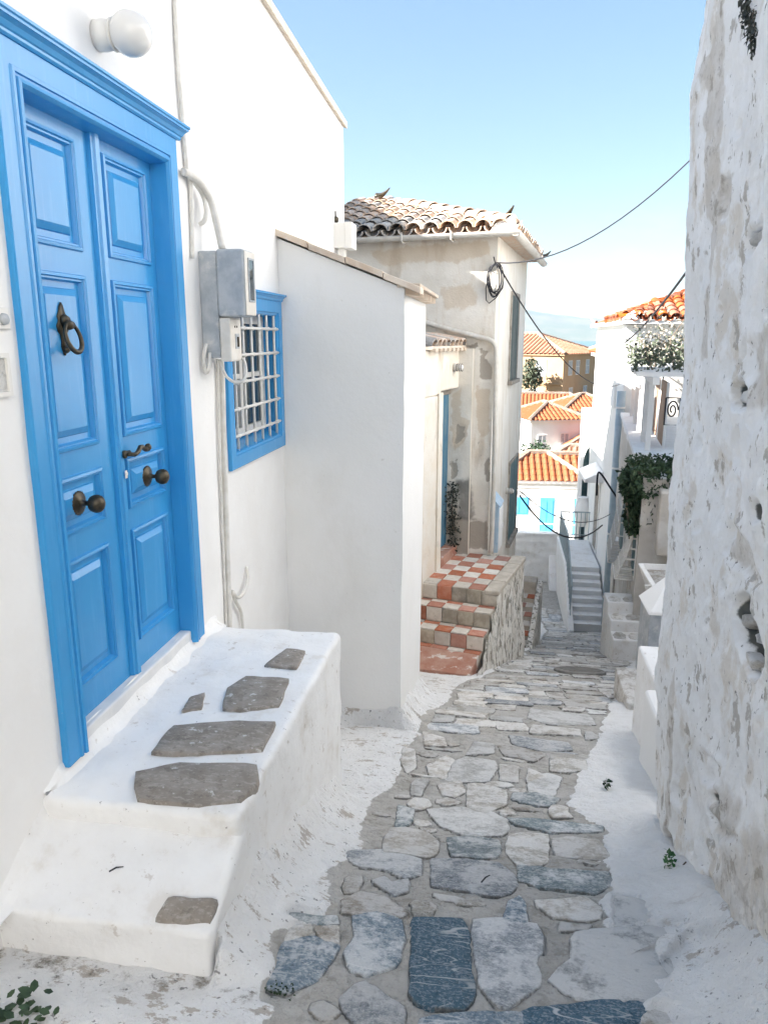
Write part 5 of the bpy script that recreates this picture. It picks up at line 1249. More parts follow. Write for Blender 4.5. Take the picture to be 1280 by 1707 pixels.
pln = thing('built_planter', 'white plastered planter with grey stone insets beyond the low white wall', 'planter', (2.4, 9.5, -4.2))
def pz(u, v, y): return on_y(u, v, y)
yP = 8.6; zb2_ = float(on_y(1080, 1012, yP)[2]); b = MB()
b.box(1.80, 2.6, yP, yP + 0.5, -4.6, zb2_ + 0.02); b.build('base', M['stoop'], pln, bevel=0.04, seg=3)
b = MB()
bl = [on_y(u, v, yP) for u, v in ((1072, 1004), (1104, 1004))]; tlp = [on_y(u, v, yP) for u, v in ((1061, 962), (1104, 962))]
x0b, x0t = on_y(1073, 1012, yP + .75)[0], on_y(1061, 960, yP + .8)[0]; zb2, zt2 = on_y(1080, 1012, yP)[2], on_y(1070, 972, yP)[2]
b.loft([[(x0b, yP - 0.02, zb2), (2.6, yP - 0.02, zb2), (2.6, yP + 0.75, zb2), (x0b, yP + 0.75, zb2)], [(x0t, yP - 0.10, zt2), (2.6, yP - 0.10, zt2), (2.6, yP + 0.8, zt2), (x0t, yP + 0.8, zt2)],
        [(x0t + 0.05, yP - 0.05, zt2 + 0.02), (2.6, yP - 0.05, zt2 + 0.02), (2.6, yP + 0.75, zt2 + 0.02), (x0t + 0.05, yP + 0.75, zt2 + 0.02)], [(x0t + 0.07, yP - 0.02, zt2 - 0.06), (2.6, yP - 0.02, zt2 - 0.06), (2.6, yP + 0.72, zt2 - 0.06), (x0t + 0.07, yP + 0.72, zt2 - 0.06)]], True, True, True)
b.build('basin', M['stoop'], pln, bevel=0.01)
def inset(parent, pts, yv, m, d=0.012):
    P_ = [on_y(u, v, yv) for u, v in pts]; mb = MB(); mb.prism([(p[0], yv, p[2]) for p in P_], (0, 0.04, 0)); o = mb.build('stone_inset', m, parent, bevel=0.006); return o
inset(pln, [(1074, 976), (1100, 976), (1092, 1000), (1080, 998)], yP - 0.085, S['grey'])
inset(pln, [(1074, 1024), (1082, 1021), (1086, 1030), (1076, 1028)], yP - 0.008, S['brown'])
inset(pln, [(1070, 1060), (1082, 1056), (1084, 1064), (1076, 1063)], yP - 0.008, S['brown'])
b = MB(); b.add([(x0t + 0.09, yP, zt2 - 0.045), (2.6, yP, zt2 - 0.045), (2.6, yP + 0.7, zt2 - 0.045), (x0t + 0.09, yP + 0.7, zt2 - 0.045)], [(0, 1, 2, 3)]); b.build('soil', S['brown'], pln)
cab = thing('meter_cupboard', 'grey fronted cupboard with sloping white top leaning against the planter', 'cupboard', (1.55, 7.2, -3.5))
b = MB(); yC = 7.3; q0 = on_y(1083, 1024, yC); q1 = on_y(1083, 1086, yC)
b.box(q0[0], q0[0] + 0.5, yC, yC + 0.5, q1[2] - 0.4, q0[2]); b.build('front', M['meter'], cab, bevel=0.006)
b = MB(); x0 = q0[0]; z0 = q0[2]
b.hexa([(x0 - 0.02, yC - 0.03, z0), (x0 + 0.55, yC - 0.03, z0), (x0 + 0.55, yC + 0.55, z0), (x0 - 0.02, yC + 0.55, z0), (x0 + 0.0, yC - 0.02, z0 + 0.03), (x0 + 0.55, yC - 0.02, z0 + 0.03), (x0 + 0.55, yC + 0.55, z0 + 0.34), (x0 + 0.30, yC + 0.55, z0 + 0.28)])
b.build('sloping_top', M['white_clean'], cab, bevel=0.006)
ws = thing('whitewashed_steps', 'small steps with white painted joints against the terrace house wall', 'steps', (1.9, 10.4, -4.6))
for k in range(3):
    z1 = -3.86 - 0.16 * k; y0 = 10.95 - 0.34 * k
    b = MB(); b.box(1.70 + 0.006 * k, 2.6, y0, y0 + (0.45 if k == 0 else 0.337), -5.2, z1); b.build('step', M['stoop'], ws, bevel=0.02, seg=3)
    for x0, x1 in ((1.735, 1.91), (1.95, 2.2)):
        pp = [(x0, y0 + 0.05), (x1 - 0.03, y0 + 0.03), (x1, y0 + 0.20), (x1 - 0.05, y0 + 0.30), (x0 + 0.05, y0 + 0.29), (x0 - 0.01, y0 + 0.18)]
        paving(pp, S['grey'], 0.004, parent=ws, zf=lambda x, y, z_=z1: z_, name='slab', inset=0.006)
bs = boxthing('stone_block', 'brown stone step block at the lane edge beside the low white wall', 'block', (1.22, 1.6, 6.35, 7.1, -3.8, -3.18), S['brown'], None)

# ================================================================== terrace house on the right
TH = frame((2.06, 10.9, 0), math.radians(-6.7))      # e2 runs down the lane
ter = thing('terrace_house', 'weathered plaster house on the right with roof terrace and bowed window grilles', 'house', TH(0, 4, -5.5))
M['ter'] = pm('stained grey beige plaster', (0.60, 0.56, 0.51), (0.52, 0.48, 0.43), 2.5, 0.92, 0.4, 30, 0.008, coarse=2, stains=[((0.70, 0.68, 0.65), 1.6, 0.5, 0.65, None, None, 0.7), ((0.40, 0.36, 0.31), 5, 0.60, 0.75, (1, 1, 0.3), None, 0.5)])
TZ = -1.95
plaster_sheet('wall', TH, 0.0, 9.25, -8.6, TZ, 0.10, [], M['ter'], ter, 'b', 0.0, 0.02)
b = MB(); b.box(0.0, 3.5, -0.02, 0.0, -6, TZ, 0, TH); b.build('end_wall', M['ter'], ter)
b = MB(); b.box(0, 3.5, 0, 9.2, TZ - 0.2, TZ - 0.01, 0, TH); b.build('terrace_floor', M['stoop'], ter)
b = MB(); b.box(-0.05, 0.24, 2.0, 9.2, TZ - 0.02, TZ + 0.07, 0, TH); b.build('ledge', M['stoop'], ter, bevel=0.02)
b = MB(); b.box(0.22, 0.9, -0.35, 0.25, -3.0, TZ - 0.12, 0, TH); b.build('corner_pier', M['ter'], ter, bevel=0.03)
for y_ in (0.9, 1.5): 
    b = MB(); b.box(-0.03, 0.0, y_, y_ + 0.12, -6.0, -2.75, 0, TH); b.build('pilaster', M['ter'], ter, bevel=0.01)
def bowed_grille(y0, y1, z0, z1):
    f = MB(); f.box(-0.015, 0.02, y0 - 0.06, y1 + 0.06, z0 - 0.06, z1 + 0.06, 0, TH); fo = f.build('window', M['white_clean'], ter, bevel=0.004)
    p = MB(); p.box(-0.024, -0.016, y0, y1, z0, z1, 0, TH); p.build('pane', M['teal_door'], fo)
    gb = MB(); bow = lambda z: 0.06 + 0.20 * max(0, 1 - (z - z0) / (z1 - z0)) ** 1.6
    zs = np.linspace(z0 - 0.05, z1 + 0.08, 12)
    for y_ in np.linspace(y0 - 0.04, y1 + 0.04, 7): gb.tube([TH(-bow(z), y_, z) for z in zs] , 0.014, 5)
    for y_ in np.linspace(y0 - 0.04, y1 + 0.04, 7): gb.tube([TH(-0.0, y_, zs[0]), TH(-bow(zs[0]), y_, zs[0])], 0.014, 5)
    for z in zs[::2]: gb.tube([TH(0, y0 - 0.04, z), TH(-bow(z), y0 - 0.04, z), TH(-bow(z), y1 + 0.04, z), TH(0, y1 + 0.04, z)], 0.014, 5)
    gb.build('bowed_grille', M['iron_white'], fo)
bowed_grille(4.0, 5.3, -4.35, -2.95)
bowed_grille(0.25, 0.85, -3.5, -2.75)
b = MB(); b.box(-0.03, 0.0, 6.4, 6.9, -7.2, -5.0, 0, TH); b.build('door', M['grey_wood'], ter)
b = MB(); b.box(-0.16, 0.0, 5.9, 6.3, -4.95, -4.45, 0, TH); b.build('meter_cupboard', M['white_clean'], ter, bevel=0.01)
# pergola on the terrace
per = thing('pergola', 'white painted timber pergola on the roof terrace at the right', 'pergola', TH(0.4, 4.5, TZ))
ptop = TZ + 1.22
for y_ in (2.3, 3.5, 5.0, 6.6, 8.3):
    p = MB(); p.box(0.14, 0.23, y_, y_ + 0.09, TZ + 0.07, ptop, 0, TH); p.build('post', M['white'], per, bevel=0.006)
for a_0 in (0.13, 2.6): 
    p = MB(); p.box(a_0, a_0 + 0.11, 1.6, 9.0, ptop + 0.001, ptop + 0.12, 0, TH); p.build('beam', M['white'], per, bevel=0.006)
for k in range(11):
    p = MB(); y_ = 1.7 + 0.7 * k; p.box(-0.12, 3.0, y_, y_ + 0.07, ptop + 0.122, ptop + 0.20, 0, TH); p.build('rafter', M['white'], per, bevel=0.005)
scr = thing('timber_screen', 'brown timber screen standing behind the white pergola posts', 'screen', TH(0.9, 5, TZ))
M['brown_wood'] = pm('brown stained boards', (0.30, 0.20, 0.14), (0.38, 0.27, 0.20), 6, 0.8, 0.3, 40, 0.003, stains=[((0.20, 0.13, 0.09), 6, 0.55, 0.7, (1, 1, 0.2), None, 0.7)])
for k in range(22):
    p = MB(); y_ = 3.0 + 0.28 * k; p.box(0.5, 0.525 + 0.006 * (k % 2), y_, y_ + 0.273, TZ + 0.02, ptop - 0.05, 0, TH); p.build('board', M['brown_wood'] if k % 5 else M['white_clean'], scr)
orn = thing('iron_scroll', 'dark iron scroll ornament hanging under the pergola', 'ornament', TH(0.6, 2.4, TZ + 0.6))
b = MB(); oc = np.array(TH(0.52, 2.2, TZ + 0.78))
b.tube([oc + TH.e1 * (0.09 * math.cos(t) * (1 - t / 14)) + np.array([0, 0, 0.16 * math.sin(t) * (1 - t / 14)]) for t in np.linspace(0, 11, 50)], 0.014, 6)
b.tube([oc + TH.e1 * a + np.array([0, 0, c]) for a, c in ((-0.11, 0.2), (-0.11, -0.25), (0.11, -0.25), (0.11, 0.2), (-0.11, 0.2))], 0.014, 6); b.build('scroll', M['cable'], orn, smooth=True)

# ================================================================== white house with the orange roof
HX = 3.17; HY = 20.35; HE = 0.34
wh = thing('corner_house', 'white sunlit house with orange tiled roof beyond the terrace on the right', 'house', (HX + 2, HY + 3, -8))
b = MB(); b.box(HX, HX + 7, HY, HY + 6.4, -8.6, HE); b.build('wall', M['white_clean'], wh)
b = MB(); b.box(HX - 0.05, HX + 0.42, HY - 0.07, HY + 0.5, -0.25, HE - 0.02); b.build('corner_pier', M['white_clean'], wh, bevel=0.01)
b = MB(); b.box(HX - 0.20, HX + 7.3, HY - 0.28, HY + 6.7, HE, HE + 0.10); b.build('eave', M['white_clean'], wh, bevel=0.01)
rw2 = MB(); PT2 = math.radians(19); rz = lambda s: HE + 0.11 + s * math.tan(PT2)
rw2.add([(HX - 0.2, HY - 0.28, rz(0)), (HX + 7.3, HY - 0.28, rz(0)), (HX + 3.8, HY + 3.2, rz(3.5)), (HX + 3.3, HY + 3.2, rz(3.5))], [(0, 1, 2, 3)])
rw2.add([(HX - 0.2, HY - 0.28, rz(0)), (HX - 0.2, HY + 6.7, rz(0)), (HX + 3.3, HY + 3.2, rz(3.5))], [(0, 1, 2)])
rw2.add([(HX + 7.3, HY - 0.28, rz(0)), (HX + 7.3, HY + 6.7, rz(0)), (HX + 3.8, HY + 3.2, rz(3.5))], [(0, 1, 2)])
rw2o = rw2.build('roof', M['tile_orange'], wh, fix=False)
cov_w = [tile_mesh('roof_tile', 0.44, 0.135, 0.11, 0.02, True, M['tile_orange'])]; pan_w = [tile_mesh('roof_tile', 0.44, 0.12, 0.135, 0.02, False, M['tile_orange'])]
upr = lambda d: np.array(d) * math.cos(PT2) + np.array([0, 0, 1.0]) * math.sin(PT2)
lay_tiles(rw2o, (HX + 0.1, HY - 0.32, rz(0)), (1, 0, 0), upr((0, 1, 0)), 2.4, 1.9, lambda u, v: u + 0.3 > v * math.cos(PT2), 0.28, 0.34, cov_w, pan_w)
lay_tiles(rw2o, (HX - 0.22, HY - 0.28 + 3.2, rz(0)), (0, -1, 0), upr((1, 0, 0)), 3.1, 1.0, lambda u, v: 3.2 - u > v * math.cos(PT2), 0.28, 0.34, cov_w, pan_w)
hd2 = np.array([1, 1, math.tan(PT2)]); hd2 /= np.linalg.norm(hd2); hx2 = np.cross(hd2, [0, 0, 1.0]); hx2 /= np.linalg.norm(hx2)
for k in range(8):
    a = 0.06; hn2 = np.cross(hx2, hd2); y_ = hd2 * math.cos(a) - hn2 * math.sin(a)
    inst('roof_tile', cov_w[0], basis(np.array([HX - 0.16, HY - 0.24, rz(0)]) + hd2 * (0.1 + 0.36 * k) + hn2 * 0.10, hx2, y_, np.cross(hx2, y_)), rw2o)
b = MB(); b.hexa([(HX - 0.22, HY - 0.30, rz(0)), (HX + 0.25, HY - 0.30, rz(0)), (HX + 0.25, HY + 0.2, rz(0)), (HX - 0.22, HY + 0.2, rz(0)), (HX - 0.05, HY - 0.26, rz(0) + 0.14), (HX + 0.08, HY - 0.26, rz(0) + 0.22), (HX + 0.08, HY + 0.1, rz(0) + 0.22), (HX - 0.05, HY + 0.1, rz(0) + 0.14)]); b.build('hip_foot', M['white_clean'], rw2o, bevel=0.01)
horn((HX - 0.15, HY + 5.6, rz(0) + 0.02), (-0.5, 0.8, 0), 0.35, M['tile_grey'], rw2o)
M['pipe_blue'] = pm('blue grey downpipe', (0.34, 0.43, 0.49), (0.42, 0.50, 0.55), 6, 0.5, 0.1, 60, 0.002)
b = MB(); b.tube([(HX - 0.06, HY - 0.10, -8.2), (HX - 0.06, HY - 0.10, -1.35)], 0.11, 12); b.build('downpipe', M['pipe_blue'], wh, smooth=True)
for z_ in (-7, -5.2, -3.4, -1.8):
    b = MB(); b.tube([(HX - 0.06, HY - 0.10, z_), (HX - 0.06, HY - 0.10, z_ + 0.05)], 0.122, 12); b.build('pipe_bracket', M['white_clean'], wh)
# doorway on the lane side at the head of the stairs, canopy over it, windows
b = MB(); b.box(HX - 0.03, HX, HY + 3.0, HY + 3.12, -6.65, -4.5); b.box(HX - 0.03, HX, HY + 4.02, HY + 4.14, -6.65, -4.5); b.box(HX - 0.03, HX, HY + 3.0, HY + 4.14, -4.498, -4.38); do_ = b.build('door', M['white_clean'], wh)
b = MB(); b.box(HX - 0.012, HX, HY + 3.12, HY + 4.02, -6.64, -4.5); b.build('door_leaf', M['grey_wood'], do_)
b = MB(); b.prism([(HX, HY + 2.6, -3.95), (HX - 0.55, HY + 2.6, -4.2), (HX - 0.55, HY + 2.6, -4.3), (HX, HY + 2.6, -4.3)], (0, 1.9, 0)); b.build('canopy', M['stoop'], wh, bevel=0.01)
for y_, z_ in ((HY + 1.2, -1.9), (HY + 3.4, -2.3)):
    b = MB(); b.box(HX - 0.04, HX, y_, y_ + 0.9, z_, z_ + 1.4); f_ = b.build('window', M['white_clean'], wh, bevel=0.006)
    for k in range(2):
        b = MB(); b.box(HX - 0.055, HX - 0.041, y_ + 0.06 + 0.40 * k, y_ + 0.44 + 0.40 * k, z_ + 0.06, z_ + 1.34); b.build('shutter', M['white'], f_, bevel=0.004)
b = MB(); b.box(HX + 0.5, HX + 2.3, HY - 0.02, HY, -2.6, -1.0); b.build('panel', M['ter'], wh)

# ---- marble stairs up to that doorway and their railing
sr = thing('marble_stairs', 'pale stone stairs rising to the doorway of the white corner house', 'stairs', (2.7, 21, -8))
SX0, SX1 = 2.24, 3.12
for k in range(8):
    z1 = -7.95 + 0.155 * (k + 1); y0 = 20.2 + 0.27 * k; y1 = 25.2 if k == 7 else y0 + 0.27
    b = MB(); b.box(SX0, SX1, y0 + 0.02, y1 + 0.017, -8.5, z1 - 0.045); b.build('riser', M['white_clean'], sr)
    b = MB(); b.box(SX0 - 0.01, SX1 - 0.005, y0 - 0.025, y1 + 0.02, z1 - 0.044, z1); b.build('tread', M['stoop'], sr, bevel=0.006)
b = MB(); b.prism([(SX0 - 0.16, 19.75, -8.5), (SX0 - 0.16, 25.2, -8.5), (SX0 - 0.16, 25.2, -6.62), (SX0 - 0.16, 22.1, -6.62), (SX0 - 0.16, 19.75, -7.85)], (0.148, 0, 0)); b.build('side_wall', M['stoop'], sr, bevel=0.02)
rl = thing('stair_railing', 'thin blue grey iron railing round the marble stairs and their landing', 'railing', (2.2, 23, -6.7))
M['rail'] = pm('blue grey iron', (0.30, 0.37, 0.40), (0.38, 0.44, 0.46), 10, 0.5, 0.1, 60, 0.001)
zs_ = lambda y: -6.62 if y > 22.1 else -6.62 - (22.1 - y) * (1.23 / 2.35)
xr_ = SX0 - 0.09
b = MB(); b.tube([(xr_, 20.2, zs_(20.2) + 0.9), (xr_, 22.1, -5.72), (xr_, 25.1, -5.72), (SX1, 25.1, -5.72)], 0.022, 6); b.build('handrail', M['rail'], rl)
b = MB(); b.tube([(xr_, 25.1, -6.5), (SX1, 25.1, -6.5)], 0.014, 6); b.build('lower_rail', M['rail'], rl)
for y_ in np.linspace(20.25, 25.1, 26): 
    b = MB(); b.tube([(xr_, y_, zs_(y_) - 0.05), (xr_, y_, zs_(y_) + 0.9)], 0.014, 5); b.build('bar', M['rail'], rl)
for x_ in np.linspace(xr_ + 0.14, SX1 - 0.02, 7):
    b = MB(); b.tube([(x_, 25.1, -6.66), (x_, 25.1, -5.72)], 0.014, 5); b.build('bar', M['rail'], rl)
# arched garden wall behind the landing, with a gate pillar
aw = thing('arched_wall', 'white wall with arched recess behind the railed landing', 'wall', (2.9, 26.9, -7))
o_out = [(2.60, -8.5), (3.6, -8.5), (3.6, -2.2), (2.60, -2.2)]
b = MB(); b.box(2.86, 2.98, 26.8, 27.2, -8.5, -2.4); b.box(3.62, 4.2, 26.8, 27.2, -8.5, -2.4)
arc = [(3.30 + 0.32 * math.cos(t), -4.4 + 0.75 * math.sin(t)) for t in np.linspace(0, math.pi, 13)]
for i in range(12):
    (xa, za), (xb, zb_) = arc[i], arc[i + 1]
    b.hexa([(xb, 26.8, zb_), (xa, 26.8, za), (xa, 27.2, za), (xb, 27.2, zb_), (xb, 26.8, -2.4), (xa, 26.8, -2.4), (xa, 27.2, -2.4), (xb, 27.2, -2.4)])
b.build('wall', M['white_clean'], aw, fix=False)
b = MB(); b.box(2.99, 3.61, 27.1, 27.18, -8.5, -3.7); b.build('back_panel', M['teal_door'], aw)
jar = thing('garden_urn', 'pale clay urn with rounded shoulder behind the railing', 'urn', (2.95, 26.2, -6.6))
b = MB(); b.lathe([(0.10, 0), (0.24, 0.25), (0.30, 0.55), (0.24, 0.85), (0.14, 0.98), (0.18, 1.05), (0.15, 1.06)], (3.0, 26.3, -6.5), (0, 0, 1), 18); b.build('body', M['white'], jar, smooth=True)

# ================================================================== overhead cables
def cable(label, a, b, sag, r=0.010, group='cables strung over the lane'):
    a, b = np.array(a, float), np.array(b, float); pts = []
    for t in np.linspace(0, 1, 22): pts.append(a + (b - a) * t - np.array([0, 0, sag * 4 * t * (1 - t)]))
    mb = MB(); mb.tube(pts, r, 6); return tag(mb.build('cable', M['cable'], smooth=True), label, 'cable', group)
cable('thin cable from the old house corner rising past the rough wall', hf3(828, 438, 0.05), (2.74, 7.6, 2.95), 0.62, 0.008)
cable('thin cable sloping from the old house corner down to the sunlit house', hf3(832, 445, 0.05), (HX - 0.06, HY + 0.3, -1.2), 0.55, 0.010)
cable('thick twisted cable climbing from the sunlit house past the rough wall', on_y(1040, 572, 20.0), on_y(1192, 384, 10.42), 0.15, 0.020)
cable('lowest black cable sagging across the lane by the railing', on_plane(866, 826, H.o, H.e1), (2.62, 18.6, -4.55), 0.55, 0.018)
cable('thin dark cable just above the lowest sagging one', on_plane(866, 818, H.o, H.e1), (3.0, 19.9, -4.55), 0.40, 0.010)
pipe('cable_bundle', 'kinked black cable bundle where the sagging cables meet the downpipe', 'cable', [on_y(994, 826, 20.1), on_y(996, 790, 20.1), on_y(1003, 792, 20.1), on_y(1018, 815, 20.1), on_y(1028, 830, 20.0), on_y(1034, 845, 19.6), on_y(1036, 862, 19.5)], 0.025, M['cable'], 4)
# unseen house added to bounce sunlight onto lean-to, steps and lane
th_ = thing('unseen_bounce_house', 'unseen tall white house added on the right to bounce sunlight into the lane', 'house', (4.5, 7, -4))
b = MB(); b.box(2.75, 7.0, 3.95, 10.3, -4.6, 4.4); b.build('wall', M['white_clean'], th_)
b = MB(); b.box(2.6, 7.1, 3.9, 10.4, 4.402, 4.5); b.build('roof', M['cap'], th_)

# unseen houses added to shade the stairs and lower end of the lane
for nm_, lab_, q in (('unseen_shade_house', 'unseen plain white house added to shade the stairs and corner house', (-8, -0.9, 14.4, 20.4, -9.5, 1.5)), ('unseen_low_shade_house', 'unseen low white house added to shade the bottom of the lane', (-8, -0.9, 20.45, 25.0, -10, -1.0))):
    h_ = thing(nm_, lab_, 'house', ((q[0] + q[1]) / 2, (q[2] + q[3]) / 2, q[4]))
    b = MB(); b.box(*q); b.build('wall', M['white_clean'], h_)
    b = MB(); b.box(q[0] - 0.1, q[1] + 0.1, q[2] + 0.001, q[3] - 0.001, q[5] + 0.002, q[5] + 0.1); b.build('roof', M['cap'], h_)
# ================================================================== the town below
pw = thing('parapet_wall', 'bright white roughcast parapet closing the lower end of the lane', 'wall', (1.4, 25.6, -8.4))
b = MB(); n_, m_ = 60, 26
for i in range(n_ + 1):
    for k in range(m_ + 1):
        x = -1.0 + 3.15 * i / n_; z = -8.6 + 2.02 * k / m_
        b.v.append((x, 25.3 + 0.05 * fbm(x * 0.6, z * 2.2, 1, 2.2, 4), z))
b.f = [(i * (m_ + 1) + k, (i + 1) * (m_ + 1) + k, (i + 1) * (m_ + 1) + k + 1, i * (m_ + 1) + k + 1) for i in range(n_) for k in range(m_)]; b.m = [0] * len(b.f)
b.build('face', M['stoop'], pw, smooth=True, fix=False)
b = MB(); b.box(-1.0, 2.15, 25.4, 25.75, -8.6, -6.59); b.build('core', M['stoop'], pw)
b = MB(); b.prism([(2.1, 24.2, -8.5), (2.1, 25.3, -8.5), (2.1, 25.3, -7.3), (2.1, 24.6, -8.0)], (-0.25, 0, 0)); b.build('buttress', M['stoop'], pw, bevel=0.03)

def ribs(mb, E0, along, up, W, V, l, r, cw, rad, steps=0.4):
    """rows of round tiles on a sloping face: half tubes stepped tile by tile"""
    along, up = np.array(along, float), np.array(up, float); nrm = np.cross(along, up); E0 = np.array(E0, float)
    k = int(W / cw)
    for i in range(k):
        u = (i + 0.5) * W / k; vt = V
        if l > 0: vt = min(vt, u * V / l)
        if r > 0: vt = min(vt, (W - u) * V / r)
        if vt < 0.1: continue
        ns = max(1, int(vt / steps)); loops = []
        for s in range(ns):
            for e in (0, 1):
                v = -0.06 + (vt + 0.06) * (s + e * 0.98) / ns; rr = rad * (1.0 if e == 0 else 0.82)
                loops.append([E0 + along * (u - rr * math.cos(t)) + up * v + nrm * (rr * math.sin(t) * 0.9 - 0.01) for t in np.linspace(0, math.pi, 5)])
        mb.loft(loops, False)
M['far_white'] = pm('sunlit white render', (0.78, 0.76, 0.73), (0.74, 0.71, 0.67), 0.8, 0.9, 0, stains=[((0.55, 0.5, 0.44), 0.9, 0.62, 0.8, (1, 1, 0.4), None, 0.4)])
M['far_orange'] = pm('orange pantiles', (0.36, 0.10, 0.036), (0.30, 0.10, 0.045), 1.5, 0.85, 0, stains=[((0.40, 0.22, 0.13), 3.0, 0.55, 0.75, None, None, 0.6), ((0.18, 0.07, 0.035), 9.0, 0.6, 0.72, None, None, 0.6)])
M['far_pink'] = pm('faded pink pantiles', (0.34, 0.155, 0.09), (0.38, 0.20, 0.13), 1.0, 0.85, 0, stains=[((0.42, 0.28, 0.2), 2.0, 0.55, 0.75, None, None, 0.6)])
M['sky_blue'] = pm('bright blue shutter paint', (0.07, 0.36, 0.62), (0.09, 0.40, 0.66), 3, 0.6, 0)
M['ochre'] = pm('ochre render', (0.42, 0.275, 0.16), (0.45, 0.31, 0.19), 0.4, 0.9, 0, stains=[((0.45, 0.32, 0.2), 0.5, 0.6, 0.8, (1, 1, 0.4), None, 0.4)])
M['far_brown'] = pm('dark brown sheeting', (0.16, 0.085, 0.06), (0.22, 0.13, 0.10), 2, 0.8, 0)
M['far_ridge'] = pm('mortared ridge', (0.46, 0.34, 0.26), (0.55, 0.46, 0.38), 2, 0.9, 0)
def roofed(parent, cx_, cy_, w_, d_, ze, rise, ang, kind='hip', m='far_orange', cw=0.35, ov=0.25, ridge_x=True):
    fr_ = frame((cx_, cy_, ze), ang); W, D = w_ + 2 * ov, d_ + 2 * ov; hw, hd_ = W / 2, D / 2
    base = MB(); tl_ = MB(); rg = MB()
    def face(p0, p1, inward, run, l, r):
        p0, p1 = np.array(p0), np.array(p1); L = np.linalg.norm(p1 - p0); al = (p1 - p0) / L; V = math.hypot(run, rise)
        upv_ = (np.array(inward) * run + np.array([0, 0, rise])) / V
        q = [p0, p1, p1 - al * r + upv_ * V, p0 + al * l + upv_ * V]
        base.add(q, [(0, 1, 2, 3)] if l + r < L - 0.01 else [(0, 1, 2)])
        ribs(tl_, p0, al, upv_, L, V, l, r, cw, cw * 0.36)
        for a, c in ((q[0], q[3]), (q[1], q[2])):
            rg.tube([a + np.array([0, 0, 0.06]), c + np.array([0, 0, 0.06])], cw * 0.42, 6)
        if l + r < L - 0.01: rg.tube([q[2] + np.array([0, 0, 0.06]), q[3] + np.array([0, 0, 0.06])], cw * 0.42, 6)
    A_, B_, C_, D_ = fr_(-hw, -hd_, 0), fr_(hw, -hd_, 0), fr_(hw, hd_, 0), fr_(-hw, hd_, 0)
    if ridge_x:
        run = hd_; k = min(run, hw) if kind == 'hip' else 0
        face(A_, B_, fr_.e2, run, k, k); face(C_, D_, -fr_.e2, run, k, k)
        if k: face(B_, C_, -fr_.e1, k, run, run); face(D_, A_, fr_.e1, k, run, run)
    else:
        run = hw; k = min(run, hd_) if kind == 'hip' else 0
        face(B_, C_, -fr_.e1, run, k, k); face(D_, A_, fr_.e1, run, k, k)
        if k: face(A_, B_, fr_.e2, k, run, run); face(C_, D_, -fr_.e2, k, run, run)
    ro = base.build('roof', M[m], parent, fix=False)
    to = tl_.build('roof_tiles', M[m], ro, fix=False); to['kind'] = 'stuff'
    rg.build('ridge', M['far_ridge'], ro)
    e = MB(); e.box(-hw + 0.05, hw - 0.05, -hd_ + 0.05, hd_ - 0.05, -0.16, -0.02, 0, fr_); e.build('eave', M['far_white'] if m != 'far_pink' else M['ochre'], parent)
    return fr_, ro
def far_window(parent, fr_, a, b_, z, w_, h_, m_frame, m_pane, face='front'):
    f = MB(); t = 0.07
    if face == 'front':
        bx_ = lambda mb, a0, a1, z0, z1, o, i: mb.box(a0, a1, b_ - o, b_ + i, z0, z1, 0, fr_)
    else:
        bx_ = lambda mb, a0, a1, z0, z1, o, i: mb.box(b_ - i, b_ + o, a0, a1, z0, z1, 0, fr_)
    for q in ((a - w_ / 2 - t, a - w_ / 2, z - t, z + h_ + t), (a + w_ / 2, a + w_ / 2 + t, z - t, z + h_ + t), (a - w_ / 2, a + w_ / 2, z + h_, z + h_ + t), (a - w_ / 2, a + w_ / 2, z - t, z), (a - 0.03, a + 0.03, z, z + h_), (a - w_ / 2, a - .03, z + h_ * .55, z + h_ * .55 + .06), (a + 0.03, a + w_ / 2, z + h_ * .55, z + h_ * .55 + .06)): bx_(f, *q, 0.06, 0.0)
    o = f.build('window', m_frame, parent)
    p = MB(); bx_(p, a - w_ / 2, a + w_ / 2, z, z + h_, 0.02, 0.0); p.build('pane', m_pane, o)
    return o

# blue-door cottage below the parapet
bc = thing('blue_door_cottage', 'white cottage with bright blue doors and orange hipped roof below the parapet', 'house', (2.6, 40, -10.3))
cz = -7.30
cf, cr = roofed(bc, 2.15, 41.2, 4.6, 3.6, cz, 1.15, 0.05, 'hip', 'far_orange', 0.34)
b = MB(); b.box(-2.3, 2.3, -1.8, 1.8, -3.6, -0.16, 0, cf); b.build('wall', M['far_white'], bc)
b = MB(); b.box(-2.36, 2.36, -1.9, -1.801, -0.62, -0.50, 0, cf); b.box(-2.36, 2.36, -1.92, -1.801, -0.42, -0.30, 0, cf); b.build('string_course', M['far_white'], bc)
for a, w_, z0, z1 in ((0.42, 0.74, -2.95, -0.95), (2.05, 0.46, -2.95, -0.95)):
    b = MB(); b.box(a - w_ / 2, a + w_ / 2, -1.84, -1.801, z0, z1, 0, cf); d_ = b.build('door', M['sky_blue'], bc, bevel=0.01)
    b = MB(); b.box(a - w_ / 2 + 0.08, a - 0.03, -1.86, -1.841, z0 + 0.15, z1 - 0.15, 0, cf); b.box(a + 0.03, a + w_ / 2 - 0.08, -1.86, -1.841, z0 + 0.15, z1 - 0.15, 0, cf); b.build('panel', M['sky_blue'], d_)
b = MB(); b.box(-1.5, -0.55, -1.85, -1.801, -1.9, -0.95, 0, cf); w0 = b.build('window', M['sky_blue'], bc, bevel=0.01)
b = MB(); b.box(-1.42, -1.06, -1.87, -1.851, -1.82, -1.03, 0, cf); b.box(-1.0, -0.62, -1.87, -1.851, -1.82, -1.03, 0, cf); b.build('shutter', M['sky_blue'], w0)
